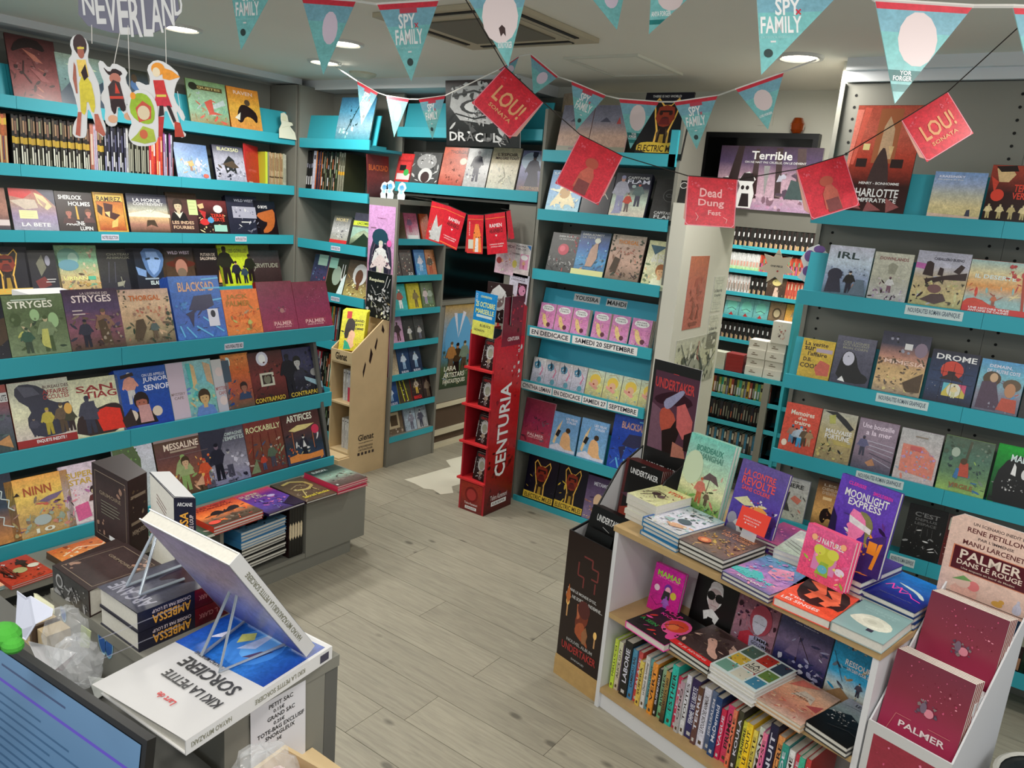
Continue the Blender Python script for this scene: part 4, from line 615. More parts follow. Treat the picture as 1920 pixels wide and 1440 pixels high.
# dracula style hanging board and brown board
HBM=frame((-3.44,3.93,2.235),(1,0,0),(0,-.12,1)); hb=poster('hanging_board','large black and white eye poster hanging over the doorway shelf',HBM,.585,.39,'G 433 555 333 222 222|p bbb 10 90 90 94 94 60 60 34 20 40 6 60|e 46 60 26 12 333|e 46 60 20 9 ddd|e 48 60 9 7 444|e 48 60 4 3 111|N 8 74 96 96 50 12 ddd 333 888 222|N 30 30 96 56 40 9 aaa ccc 555|l 222 2 10 76 40 84 80 70|l 222 1.4 14 50 40 42 70 50|T 11 15 11 14 ddd D|T 23 15 11 14 ddd R|T 35 15 11 13 777 A|T 47 14 11 14 eee C|T 59 14 11 13 666 U|T 70 14 9 14 ccc L|T 81 14 11 13 555 A',t=.006)
poster('portrait_board','dark brown portrait board leaning behind the small pennants',frame((-3.86,4.2,2.33),(1,0,0),(0,.2,1)),.26,.26,'G 211 322 433|e 50 60 20 26 654|p 322 20 0 30 40 70 40 90 0')
poster('kraft_board','tall kraft brown board tilted on the middle unit',frame((-2.74,4.14,2.225),(.98,-.05,.06),(-.06,.2,.97)),.22,.37,'G 987 a97 ba8|N 10 50 60 70 8 12 543 765|N 10 10 90 90 12 8 986 a98')
# ---------------------------------------------------------------- books shown by their covers
face_rows()
# small volumes for the two signings on the middle unit
M0=lambda u,z,off=.05:rowframe('y',3.98,u,z,.17,off)
for i,(a,b,n) in enumerate(((-2.683,.118,1),(-2.562,.118,1),(-2.440,.118,2),(-2.293,.118,2),(-2.165,.118,1),(-2.035,.13,3))):
    for k in range(n):
        M=M0(a,1.172-.028)@T3(.004*k,0,-.014*k)
        if k==0: book('pocket_comic','pink pocket comic with speech bubble, '+('leftmost','second from left','third from left','third from right','second from right','rightmost')[i]+' of the six','book',M,b-.003,.178,.013,'dcb','G c8b d8b d9c|l b5a .8 0 60 100 64|l b5a .8 30 90 34 40|e 50 83 38 12 eee|T 50 87 52 5 333 BOUGRE,|T 50 80 56 5 333 C\'TE BELOTE|p ec8 20 60 36 64 50 40 66 30 60 14 40 20 24 40|N 14 20 60 64 22 12 ec8 dd9 b57|e 66 26 12 8 634|N 50 6 96 60 12 10 b69 a57 e9c',seed=3,hard=False)
        else: book('pocket_comic','pink pocket comic copy stacked behind','book',M,b-.003,.178,.013,'dcb','',group='pink pocket comics behind the front row',hard=False)
C4=[(-2.70,.098),(-2.60,.098),(-2.50,.098),(-2.40,.10),(-2.293,.117),(-2.172,.117),(-2.05,.117),(-1.93,.117)]
for i,(a,b) in enumerate(C4):
    blue=i<4; 
    for k in range(1 if i not in (3,7) else 5):
        M=M0(a,.821-.028)@T3(.009*k,0,-.012*k)
        if blue: sp='G ccc dde bbc|p 48a 10 80 40 90 30 60 16 64|e 40 74 22 14 59b|p d8a 60 80 76 60 60 40 70 36 84 62|p 245 30 96 50 80 44 60 34 70|N 10 10 90 50 26 12 eef 9ab bbc|e 66 22 16 10 6ab|l 556 1.4 20 20 60 30 40 10|N 10 60 90 96 14 14 fff 9ab'; lb='white and blue manga volume of a spiky figure'
        else: sp='G cdc dd9 cb8|e 50 66 32 20 ec5|e 50 54 20 14 eb9|p ea9 14 56 60 44 90 30 84 24 50 34 14 46|l a85 2 20 90 60 96 86 76|p dd8 60 30 90 50 96 20|N 20 4 90 30 22 10 9cc eee 7ab|e 44 50 5 3 a43'; lb='yellow haired manga volume with crossed arms'
        if k==0: book('manga_volume',lb+', '+('first','second','third','fourth')[i%4]+' from left','book',M,b,.175,.011,'ccc',sp,seed=5,hard=False)
        else: book('manga_volume','pale manga volume copy stacked behind','book',M,b,.175,.011,'ccc','',group='manga copies behind the front row',hard=False)
strips('y',3.98,1.115,((-2.70,.30,.048,'EN DEDICACE'),(-2.385,.44,.048,'SAMEDI 20 SEPTEMBRE')),UC)
strips('y',3.98,.764,((-2.73,.235,.046,'CYNTHIA LEMAN'),(-2.488,.21,.046,'EN DEDICACE'),(-2.272,.17,.046,'SAMEDI 27'),(-2.095,.20,.046,'SEPTEMBRE')),UC)
for u,w_,tx in ((-2.49,.185,'YOUSSRA'),(-2.26,.14,'MAHDI')):
    M=rowframe('y',3.98,-2.72,1.142,.2,.10)@T3(u+2.72,.215,.0002); mb=MB(); mb.box(0,w_,0,.045,0,.0006,PAPER,ink('ddd')); o=part('name_strip',mb,UC,M); art('T 50 50 90 60 222 '+tx,w_,.045,o,'lettering',m=PAPER,z0=.0008)
for z,u,w_ in ((1.64,-.555,.215),(1.25,-.60,.205),(.887,-.62,.195),(.555,-.42,.10)):
    o=UR[0] if u+w_<-.27 or True else UR[1]; plate(o,'y',3.6,u,z-.045,w_,.038,'NOUVEAUTES ROMAN GRAPHIQUE',fg='567',bg='cdd')
# ---------------------------------------------------------------- books shown by their spines
rs=random.Random(11)
def spine_row(ax,pl,z,u0,items,off=.06,h=.29,d=.20,name='comic_album',gap=.0006,lean=0,scale=1,seed0=0):
    """items: (count, thickness, side colour, print spec(s), label, group)"""
    u=u0
    for n_,t_,side_,specs,label,group in items:
        specs=specs if isinstance(specs,list) else [specs]
        for k in range(n_):
            M=rowframe(ax,pl,u,z,lean,off+.004*((k*7)%3))
            spine_book(name,label,'book',M,t_,h*(1-.012*((k*5)%3)),d,specs[k%len(specs)],side_,group)
            u+=t_+gap
    return u
bars='|r 20 10 80 30 bba|r 30 62 70 80 889'
GOLD=['G 222 222|r 0 48 100 60 b93|r 20 8 80 34 ccb|r 20 70 80 92 a86|r 40 40 60 46 999','G 322 222|r 0 48 100 60 ca4|r 25 6 75 40 ddc|r 15 66 85 90 865','G 222 332|r 0 48 100 60 b93|r 20 4 80 22 776|r 20 72 80 94 997','G 211 222|r 0 48 100 60 b94|r 25 12 75 44 eed|r 20 66 80 96 654']
BW=['G 334 223|r 20 8 80 40 99b|r 30 60 70 90 bbc','G 223 222|r 20 20 80 50 ddd|r 10 70 90 76 667','G 222 222|r 25 10 75 30 ccd|r 20 50 80 84 557']
u=spine_row('x',-4.735,1.87,1.77,[(9,.014,'443',['G a63 954|r 0 80 100 92 db4|r 20 10 80 60 cb8','G c64 963|r 0 80 100 92 ea5|r 30 16 70 60 446'],'orange and tan album spine at the left picture edge of the top rows','orange spines at the left edge')])
u=spine_row('x',-4.735,1.87,u+.02,[(30,.0132,'222',GOLD,'slim black album spine with a gold band in the long upper row','black spines with gold bands'),(1,.02,'a76','G b76 a65|r 20 20 80 80 cba','salmon album spine among the black and gold ones',None),(1,.02,'cab','G cab bac|r 30 10 70 90 99a','pale lilac album spine among the black and gold ones',None),(3,.0132,'222',GOLD,'slim black album spine with a gold band in the long upper row','black spines with gold bands'),(10,.0125,'334',BW,'slim dark spine with blue grey blocks in the upper left row','dark blue grey spines'),(1,.012,'ccc','G ccc bbb|r 30 20 70 60 889','white spine dividing the dark rows on the left wall',None),(10,.0125,'222',['G 222 222|r 20 10 80 70 998','G 332 222|r 20 14 80 60 aa9'],'narrow black spine with grey lettering before the red spines','black spines with grey lettering'),(6,.015,'b33',['G b34 b34|r 30 10 70 40 ddc','G d64 c43|r 25 60 75 84 eca','G c44 b33|r 20 50 80 80 eee','G e74 d53|r 30 12 70 40 eb8'],'red or orange spine beside the pale blue album','red and orange spines'),(6,.012,'545',['G 959 848|r 30 10 70 60 ccc','G ccd aab|r 30 30 70 80 556','G 222 223|r 30 10 70 50 b55'],'mixed thin spine at the right end of the upper row','mixed thin spines')])
PB=RD['L2']
for u_,w_,h_,sp,lb,n_ in ((2.859,.235,.25,'G 57a 79c 9bd 8ac|N 10 10 90 60 30 12 bcd 79b dde|p ca6 34 46 50 52 54 36 40 34|F 44 20 30 ca6 a75 dcb|F 66 16 44 ccd bbc dee|e 86 8 9 6 c65','pale blue album with two floating riders',1),(3.138,.235,.265,'G 334 aab bbc 99a|T 50 90 70 10 dda BLACKSAD|p 222 30 50 50 72 66 60 70 20 50 30 36 20|p 543 24 46 60 58 80 40 60 36|N 4 4 96 36 24 14 223 ccd 889','pale album of dark running figures below a yellow title',2)):
    for k in range(n_): 
        M=rowframe('x',-4.735,u_,1.9,math.radians(15),.02)@T3(0,-.03,-.012*k)
        if k==0: book('comic_album',lb+', upper left wall','book',M,w_,h_,.011,'223',sp,y0=.03,hv=h_-.03)
        else: book('comic_album','copy stacked behind the pale running figures album','book',M,w_,h_,.011,'223','')
M=rowframe('x',-4.735,3.378,1.87,math.radians(6),.03)@Matrix.Rotation(.5,4,'Y')
book('comic_album','plain red album turned half sideways on the left wall','book',M,.2,.29,.012,'c33','G c33 b33 b33|T 50 40 60 5 d66 LETTRES|r 20 8 50 14 dba')
spine_row('x',-4.735,1.87,3.554,[(1,.018,'cd4','g cd4 cd4','bright yellow spine next to the red album',None),(1,.014,'776','G 887 776','grey spine next to the yellow one',None),(8,.0145,'a96',['G b97 a86|r 0 30 100 34 543|r 30 50 70 90 864','G ba8 a97|r 0 30 100 34 543|r 30 50 70 86 753'],'tan spine of the set at the corner end of the left wall','tan set of spines'),(2,.014,'bb9','G bba aa9|r 30 20 70 60 887','pale spine closing the tan set','pale spines at the corner')],h=.25,lean=.03)
DK=['G 222 111|r 20 20 80 40 ddd|r 20 60 80 70 889','G 322 211|r 20 10 80 30 b86|r 20 50 80 90 998','G 343 232|r 10 40 90 60 786|r 20 76 80 90 ccb','G 111 222|r 20 60 80 84 b64|r 20 10 80 50 665']
spine_row('y',3.77,1.86,-4.70,[(4,.016,'222',DK[:1],'black and white striped spine in the corner bay','striped spines in the corner bay'),(1,.03,'ccd','G ccd bbc|r 20 80 80 90 556','wide pale slipcase in the corner bay',None),(5,.013,'322',['G d84 a43|N 0 20 100 70 6 60 48a ec6','G 335 223|N 0 20 100 80 6 60 48b dca'],'dark spine with orange and blue art in the corner bay','orange and blue art spines'),(12,.014,'232',DK,'slim dark spine with pale lettering in the corner bay','dark spines in the corner bay'),(3,.018,'332',['G 887 776|r 0 48 100 56 c93|r 20 70 80 90 443'],'grey spine with a gold band beside the dark red album','grey gold spines')],h=.3,lean=.07)
MULT=['G b53 a42|r 20 20 80 70 dcb','G 3a8 297|r 20 20 80 60 cdd','G d94 c83|r 30 10 70 80 322','G 445 334|r 30 20 70 80 99a','G b33 a22|r 30 40 70 90 edc','G 788 677|r 20 10 80 40 332']
spine_row('y',3.77,.79,-4.62,[(16,.019,'332',MULT+DK,'colourful spine on the corner shelf above the island rack','colourful spines low in the corner')],h=.27,lean=.1)
spine_row('y',3.77,.43,-4.62,[(6,.02,'c33',['G ccc bbb|r 20 20 80 80 445','G c34 a23|r 20 20 80 80 edd'],'red and white spine on the corner shelf behind the box stand','red and white spines low in the corner'),(12,.018,'332',DK+MULT,'dark spine on the low corner shelf','dark spines on the low corner shelf')],h=.27,lean=.1)
spine_row('y',3.77,.09,-4.62,[(16,.018,'332',DK,'dark spine on the bottom corner shelf','dark spines on the bottom corner shelf')],h=.27,lean=.1)
M=rowframe('x',-3.985,3.785,1.872,.1,.0); book('comic_album','dark red album facing sideways at the end of the corner bay','book',M,.2,.28,.012,'522','G 522 733 422|T 50 70 90 14 c63 BLACKSAD|N 10 10 90 50 10 14 422 844')
# side bookcase: leaning piles, facing +X
SB=[(1,[('543','G 654 543|N 10 10 90 90 20 16 765 432',.10,1),('c68','G c68 c79 ccc|F 36 30 56 868 b57 eaa|r 10 4 90 20 eee|N 20 20 90 70 14 12 b57 eab',.13,3),('a42','G c52 a31|N 10 10 90 90 20 16 e94 eb6 722',.09,1)]),
 (2,[('322','G 433 322|N 6 10 94 94 40 16 ccb b44 543 dcb',.07,1),('322','G 433 322|N 6 10 94 94 40 16 ccb 965 543|T 70 12 40 9 ddd 22',.12,3),('248','G 37b 49c|F 50 20 60 dde 9bd eec|N 10 4 90 40 14 14 bdf 26a',.11,1),('b64','G c85 b64|F 40 10 70 543 a42 ec9|N 40 30 90 80 12 14 edc 743',.10,1)]),
 (3,[('3aa','G 3bb 3aa|F 56 10 70 a54 eee 543',.15,2),('cc3','G dc3 cb2|F 60 10 66 874 653 543',.13,2),('786','G 897 564|F 30 20 60 dcc a9b 543|F 70 20 60 aba 787 543|N 10 4 90 30 14 14 4a5 cda',.13,3)]),
 (4,[('b8b','G b9b c9b|F 60 10 70 312 422 322',.13,1),('322','G 333 222|F 56 10 50 ccc 998 a87|N 10 40 90 90 20 12 555 333',.11,1),('444','G 444 333|F 50 10 50 bbb 667 a87|N 10 40 90 90 20 12 666 333',.10,4)]),
 (5,[('543','G 765 cb9|N 10 10 90 90 30 14 543 dcb 876',.09,1),('236','G 247 135|F 50 20 60 cde 9bd ddc|T 50 10 60 8 eef BLUELOCK',.12,1),('236','G 235 124|F 50 20 60 bcd 8ac ddc|T 50 10 60 8 eef BLUELOCK',.12,3)]),
 (6,[('238','G 359 247|F 40 20 50 cde 9bd ddc|T 50 10 70 10 eef BLUELOCK',.11,1),('cc3','G 332 543|l dd3 6 20 90 40 10|l dd3 6 50 90 70 10|N 10 10 90 90 14 14 dd3 322 eee',.13,1),('b33','G 433 322|F 50 30 56 cba ca4 ddc|T 50 16 70 14 e33 MANGA|N 10 30 90 90 20 14 ba6 654',.12,1),('332','G 433 322|F 50 10 70 876 654 a87',.10,2)]),
 (7,[('543','G 654 765|r 20 30 80 90 cb9|r 30 40 70 80 543|N 10 4 90 30 10 16 987 dcb',.18,2),('99a','G 9ab abc|F 60 10 70 889 667 ccc|N 6 10 94 94 30 12 cde 789',.12,1),('889','G 89a bbb|F 40 10 70 556 445 ccc|T 50 90 60 8 223 GANJO|N 6 10 94 84 30 12 ddd 667 334',.12,1)])]
ORD=('top','second','third','fourth','fifth','sixth','bottom')
for ri,bk in SB:
    z=BZ[ri-1]; y=3.808
    for j,(sp_,spec,w_,n_) in enumerate(bk):
        w_*=.98
        for k in range(n_):
            M=rowframe('x',-3.7,y,z,.3,.03)@T3(.012*k if n_>1 else 0,-.022,-.013*k)
            if k==0: book('manga_volume','%s manga volume on the %s shelf of the side bookcase'%(('leftmost','second','third','fourth')[j],ORD[ri-1]),'book',M,w_,.19,.0125,sp_,spec,seed=ri*9+j,hard=False)
            else: book('manga_volume','manga copy stacked on the %s shelf of the side bookcase'%ORD[ri-1],'book',M,w_,.19,.0125,sp_,'',group='side bookcase copies, %s shelf'%ORD[ri-1],hard=False)
        y+=w_+.006+.011*(n_-1)
# box stand contents
for k in range(5):
    M=frame((-3.895-.006*k,3.475+.012*k,.86+.002*k),(.86,.5,0),(-.15,.26,.95))
    if k==0: book('comic_album','yellow album with a black haired profile in the wooden box stand','book',M,.165,.27,.01,'dc3','G dd3 dc3|p 211 16 30 20 74 40 84 60 70 56 44 36 50 34 30|p eb9 34 30 40 52 56 50 64 40 56 24 64 10 30 0 14 6|p 3a8 20 26 36 20 50 4 20 2|r 20 80 40 98 c33|T 72 76 44 6 322 GRAND|T 72 66 40 6 322 PETIT|T 72 56 44 6 322 HOMME|N 60 4 90 30 8 6 ca8 b85')
    else: book('comic_album','yellow album copy behind the front one in the box stand','book',M,.165,.27,.01,'dc3','G dd3 dc3',group='yellow copies in the box stand')
for z,n_ in ((.512,6),(.172,6)):
    for k in range(n_): spine_book('pocket_book','white spined pocket book in the wooden box stand, %s shelf'%('upper' if z>.3 else 'lower'),'book',FY(-3.862+.0235*k,3.50+.004*(k%2),z),.0215,.215,.15,('G ddd ccc|r 40 20 60 60 999|r 30 88 70 92 444' if not(z>.3 and k in (2,3)) else 'G ccd ccc|r 0 0 100 46 c35|r 30 88 70 92 444'),'ddd','white pockets in the box stand, '+('upper' if z>.3 else 'lower'))
# red column contents
for i,z in enumerate(RZ):
    for k in range(3):
        M=frame((-2.80-.022*k,3.63+.035*k,z+.001),(.97,-.1,0),(0,.16,.98))
        if k==0: book('manga_volume','black manga with white haired figure in the %s red pocket'%('top','second','third','lowest')[i],'book',M,.115,.175,.018,'222','G 333 322 211|T 50 90 80 9 c33 CENTURIA|e 50 60 28 26 bbb|e 50 56 18 16 998|F 50 4 40 987 766 bbb|N 14 6 90 84 50 10 ddd 322 865 ccc|V 3 50 4 60 eee CENTURIA',seed=2,hard=False)
        else: book('manga_volume','black manga copy behind the front one in the %s red pocket'%('top','second','third','lowest')[i],'book',M,.115,.175,.018,'211','G 222 211',group='red column copies %d'%i,hard=False)
for x,s,l in ((-3.93,.9,'leftmost'),(-3.88,1,'middle'),(-3.77,.95,'rightmost')):
    mb=MB(); mb.prism([(.005,0),(.07,0),(.075,.03),(.06,.05),(.085,.08),(.07,.11),(.04,.12),(.015,.105),(.0,.07),(.015,.05),(0,.03)],-.002,0,PRINT,col=ink('dee')); o=thing('paper_cutout','small white and blue paper cutout on the bookcase top, %s'%l,'cutout',None,FY(x,3.84,1.871)@Matrix.Scale(s,4),mb.mesh('paper_cutout'))
    art('e 50 66 30 16 7ad|e 44 40 20 10 9cd|p 59c 30 74 66 84 74 66 40 62',.08,.12,o,'cutout_print')
mb=MB(); mb.prism([(.0,0),(.15,0),(.14,.05),(.1,.09),(.13,.1),(.12,.115),(.09,.12),(.085,.16),(.06,.18),(.03,.17),(.025,.13),(.03,.1),(.005,.06)],-.003,0,PRINT,col=ink('e3e2cc')); o=thing('paper_cutout','cream paper cutout of a scarfed figure on the top left shelf','cutout',None,frame((-4.72,3.61,2.222),(0,1,0),(-.15,0,1)),mb.mesh('paper_cutout'))
art('l aa8 1 20 40 60 50 80 20|e 36 78 14 10 ddb|l aa8 1 20 70 60 66 90 64',.15,.18,o,'cutout_print')
# ---------------------------------------------------------------- white bookcase table (turned a little against the room)
TA=math.radians(-13.2); TF=T3(-1.207,2.465,0)@Matrix.Rotation(TA,4,'Z')
t=thing('display_bookcase','low white bookcase with oak shelves covered in graphic novels','bookcase',M=TF)
mb=MB()
for nm,(a,b) in (('side_panel',(0,.018)),('side_panel',(.982,1.0))): mb=MB(); mb.box(a,b,.0,.52,0,.75,WMEL); part(nm,mb,t)
mb=MB(); mb.box(.018,.982,.3,.312,.08,.75,WMEL); part('back_panel',mb,t)
mb=MB(); mb.box(-.004,1.004,-.005,.53,.75,.771,OAK); part('top_board',mb,t)
mb=MB(); mb.box(.0185,.9815,.001,.3,.398,.418,OAK); part('shelf',mb,t); mb=MB(); mb.box(.0185,.9815,.001,.3,.07,.09,OAK); part('shelf',mb,t)
mb=MB(); mb.box(.0185,.9815,.012,.028,0,.07,WMEL); part('plinth',mb,t)
def flat(F,name,label,u,v,ztop,w_,d_,ang,n_,th,side_,spec,cat='book',seed=0,hard=True):
    for k in range(n_):
        j=((k*37)%5-2)*.002
        M=F@T3(u+(j if k else 0),v+(j if k else 0),ztop-(th+.0004)*k)@Matrix.Rotation(math.radians(ang+(j*300 if k else 0)),4,'Z')
        if k==0: book(name,label,cat,M,w_,d_,th,side_,spec,seed=seed,hard=hard)
        else: book(name,'copy in the pile under the '+' '.join(label.split(' on ')[0].split()[:9]),cat,M,w_,d_,th,side_,'',group='pile under the '+label.split(' on ')[0][:50],hard=hard)
TP='on the white bookcase top'
flat(TF,'graphic_novel','cream paperback with ink faces topping the left pile '+TP,-.035,.088,.872,.15,.2,-3,5,.02,'ddc','G dd9 cc9 dda|T 70 80 50 14 d43 VTON|l 433 3 14 40 30 64 60 60 70 40|l 433 2.5 20 20 36 44 60 30|e 40 50 12 9 433|e 62 44 10 8 655|N 10 10 80 60 20 8 433 865 ba8',hard=False)
flat(TF,'graphic_novel','white wave pattern book with blue spine '+TP,.10,.025,.838,.176,.25,-4,4,.0165,'27a','G 9bb dde dde ccc|r 0 0 6 100 36a|l 345 1 20 96 40 80 60 92 90 84|l 477 1 30 90 50 76 90 78|N 10 50 96 96 40 12 9cc 577 344 dee|p da8 40 20 60 28 84 30 84 20 60 12|p 9bb 20 30 40 40 44 24|e 62 42 16 9 456|N 4 4 96 30 20 10 eed ccb aab|T 60 80 60 7 eee Tsedust')
flat(TF,'graphic_novel','brown and gold book with a tangled house '+TP,.276,.012,.825,.19,.25,-2,3,.0165,'333','G 544 655 865 655|T 54 84 70 8 c86 LA CUISINE|T 56 74 60 8 c86 DES OGRES|N 10 20 94 64 90 9 ca5 b84 644 a74 322 da6|e 30 28 13 9 c64|e 30 28 7 5 e96')
flat(TF,'graphic_novel','violet and turquoise book with painted clouds '+TP,.482,-.022,.803,.182,.255,-4,2,.0145,'446','G 6ac 68b 97b c8b 669|p e9b 40 70 70 84 90 60 70 44 46 50|p 4bb 0 30 40 44 60 30 40 14 0 18|N 4 20 96 96 50 14 5bc b8c e9a 76b 8ad|T 46 22 74 7 5cc POLYGONE|T 50 8 50 4 ddd ROMAN')
flat(TF,'graphic_novel','orange red book with tangled limbs '+TP,.676,-.03,.803,.178,.232,4,1,.028,'e54','G e54 e53|p 322 6 100 14 96 60 100 96 80 100 30 80 34 60 20 30 24 10 50|p f75 14 90 40 70 30 40 44 36 56 66 40 96|p f75 50 80 70 60 60 34 74 30 86 56 70 90|p f75 24 60 50 50 80 40 90 50 60 62|T 40 12 66 8 edd LES SINGES|T 26 24 30 5 edd Tim')
flat(TF,'graphic_novel','pale blue grey book with an open shell '+TP,.857,-.02,.806,.15,.225,2,1,.03,'9aa','g 8aa 8aa|T 50 82 70 5 9bb NOTRE SOLEIL|T 50 74 60 5 9bb ECLATE|p ddc 10 40 30 62 60 64 86 54 92 36 70 24 40 26 16 34|e 54 44 20 10 ccb|e 52 44 9 5 bba|r 56 16 68 24 334')
flat(TF,'graphic_novel','deep blue book with pink handwriting '+TP,.835,.205,.833,.165,.255,-2,3,.019,'136','G 17c 26b 128 116|l f4a 2.5 14 44 22 56 30 40 40 52 46 36 60 44 70 34 88 30|l f4a 2 30 50 56 46|p cdd 20 66 50 62 76 54 90 40 82 40 66 52 44 58|T 50 20 60 2 668 GRAPHIQUE')
flat(TF,'graphic_novel','violet book with orange window bars '+TP,.65,.20,.862,.19,.26,-4,4,.021,'326','G 438 326 214|l f83 3 30 26 86 40|l f83 3 50 10 90 30|N 20 30 80 50 8 8 f83|p 99a 20 80 60 90 50 60')
flat(TF,'graphic_novel','dark magenta book at the back '+TP,.40,.27,.83,.17,.22,0,4,.0135,'636','G a47 737 b58|N 5 5 95 95 40 12 d6a 548 e8a')
flat(TF,'graphic_novel','white book with striped lines and an eye '+TP,.52,.22,.838,.16,.24,8,4,.0165,'ccc','G ccc bcb|p eed 10 60 40 76 80 60 50 50|e 56 62 8 5 c85|l 666 2 6 50 50 30 94 50|l 666 2 6 40 50 20 94 40|l 777 2 6 30 50 10 94 30')
def stand(F,name,label,u,v,z,w_,h_,lean,yaw,th,side_,spec,seed=0,n_=1,hard=True):
    for k in range(n_):
        M=F@T3(u,v,z)@Matrix.Rotation(math.radians(yaw),4,'Z')@Matrix.Rotation(math.radians(90-lean),4,'X')@T3(.0012*k,0,-(th+.0005)*k)
        if k==0: book(name,label,'book',M,w_,h_,th,side_,spec,seed=seed,hard=hard)
        else: book(name,'copy behind the '+' '.join(label.split()[:9]),'book',M,w_,h_,th,side_,'',group='copies behind the '+label,hard=hard)
stand(TF,'graphic_novel','upright pale green book of two people under a parasol '+TP,.036,.29,.772,.205,.335,10,-2,.018,'9cb','G 7cb 9cb bdb dda 7a5 564|T 50 86 60 7 487 BORDEAUX|T 54 78 56 7 587 SHANGHAI|e 22 62 22 20 cdb|p 655 46 52 60 62 76 60 86 50 66 54|l 433 1.2 64 54 62 38|F 48 24 30 c76 b64 c98|F 66 24 16 654 543 ca9|N 2 4 98 26 70 8 786 453 9a6 564 bb7',n_=2)
stand(TF,'graphic_novel','upright violet book with red hand lettering '+TP,.272,.285,.775,.20,.30,12,-4,.016,'548','G 659 54a 438|T 44 86 66 8 e55 LA CONTRE|T 46 76 70 10 e55 REVOLTE|T 44 67 60 5 e55 SANS COLERE|p dda 4 50 30 58 50 50 30 46|e 60 36 26 15 ea5|e 60 30 12 7 d84|N 30 44 90 60 12 9 dde b46 eee|e 12 26 10 8 99a|e 28 18 12 10 ccc|e 16 12 12 9 778|e 40 22 9 7 433|F 90 20 30 437 326 549')
t=thing('card_holder','red card in a clear holder leaning before the violet book','card',M=TF@T3(.367,.20,.84)@Matrix.Rotation(math.radians(-4),4,'Z')@Matrix.Rotation(math.radians(72),4,'X'))
mb=MB(); mb.box(0,.12,.03,.105,-.002,0,PAPER,ink('e43')); part('card',mb,t); mb=MB(); mb.box(.03,.09,0,.03,-.003,-.001,mat('clear_plastic','eeeeee',.1,alpha=.35)); part('holder',mb,t)
art('T 46 70 60 5 ecc NOUVELLE AVENTURE|T 46 60 56 5 ecc A DECOUVRIR|T 46 50 40 5 ecc ICI',.12,.105,t,'card_print',y0=0)
stand(TF,'graphic_novel','upright hot pink square book '+TP,.66,.118,.842,.165,.165,8,-6,.016,'e58','G e69 e58 e57|T 50 78 64 11 eee AU NATUREL|r 26 20 74 70 d8b|e 50 50 20 18 cc4|e 36 60 12 10 dd5|e 64 60 12 10 dd5|p 9b4 36 14 44 40 60 40 64 14|e 50 26 10 8 6bc|e 84 34 10 7 ede|N 8 8 92 92 24 8 f9b ed7 c57|e 20 80 6 6 fb8|e 80 82 6 6 fb8',n_=2)
stand(TF,'graphic_novel','upright violet book of a masked woman by night '+TP,.66,.27,.862,.2,.285,8,-6,.02,'438','G 64b 64b 53a 638|T 30 93 30 4 e4a CLERISSE|T 74 90 32 4 e4a SMOLDEREN|T 50 82 74 9 eee MOONLIGHT|T 50 73 56 8 eee EXPRESS|p f8b 34 22 46 20 50 34 60 40 62 56 50 64 40 64 32 56 34 50 28 46 34 42 36 34|p 885 44 66 60 66 72 56 72 44 66 40 70 30 78 22 66 26 62 40 60 56 50 62|p f8b 34 66 48 64 38 56 30 58|p eee 30 58 70 50 70 44 32 50|p 437 70 40 96 50 100 30 100 0 60 0|p 214 0 60 10 50 14 30 22 14 30 0 0 0|r 72 24 86 38 f93|p f93 88 38 94 40 88 8 82 8|N 60 18 70 34 8 6 f93|p dcd 40 20 56 26 60 4 44 0')
# middle shelf
MS='on the middle oak shelf'
flat(TF,'graphic_novel','black and pink book with an orange head '+MS,.125,-.03,.446,.19,.235,-3,1,.027,'e4a','G 222 222|T 34 84 40 9 f4a PULP|T 34 70 34 7 f4a KICK|T 26 32 40 9 3a5 A SEIN|e 70 56 26 28 f6a|e 68 58 22 20 e53|e 66 52 10 10 f84|l 222 2 50 44 60 60 80 64|e 86 30 10 14 f5a|N 48 30 92 80 20 10 e43 f5a 222')
flat(TF,'graphic_novel','dark book of a bare back with a red banner '+MS,.312,-.01,.453,.178,.235,-5,2,.017,'333','G 655 433 544|p eba 30 60 44 70 60 56 70 40 90 30 90 20 64 26 50 44|p dba 76 78 84 60 96 50 96 70|p 433 20 96 40 80 70 90 60 96|r 0 0 100 13 e33|T 50 7 70 6 ecc SI JE REVIENS|N 4 60 96 98 20 12 654 433 876')
flat(TF,'graphic_novel','white grid cover of twelve small pictures '+MS,.497,-.03,.472,.18,.23,-4,4,.0135,'ddd','g dee dee|r 4 66 34 96 465|r 38 66 66 96 b32|r 70 66 96 96 345|r 4 36 34 62 db4|r 38 36 66 62 b43|r 70 36 96 62 684|r 4 6 34 32 7a9|r 38 6 66 32 ddc|r 70 6 96 32 48a|N 4 6 96 96 60 7 322 ddd 3aa dc5 c33|r 38 36 66 62 ddc|T 52 54 18 7 222 LA|T 52 44 26 8 222 DENT')
flat(TF,'graphic_novel','peach desert watercolour book '+MS,.675,-.03,.446,.16,.235,-2,2,.0135,'ca8','G b98 eb9 ea8 c87 dba|p dcb 30 50 56 60 76 50 70 70 44 74|p d76 10 70 40 84 60 96 20 96|p b55 70 44 96 60 96 40|T 50 62 40 4 865 Les Jours du|T 50 56 34 4 865 sable|N 4 4 96 40 16 14 d97 eca b76')
flat(TF,'graphic_novel','black and white crowd book '+MS,.835,-.01,.453,.14,.235,-6,2,.017,'333','G aab 9aa 222 111|T 60 92 70 6 223 LES COMBATS|l 333 1 10 80 50 86 90 80|p 111 0 50 40 66 70 56 100 60 100 0 0 0|N 8 36 60 60 40 8 ddd bbb 888|l 333 1.4 40 30 80 44 96 40|l 444 1.4 30 20 70 30 96 26')
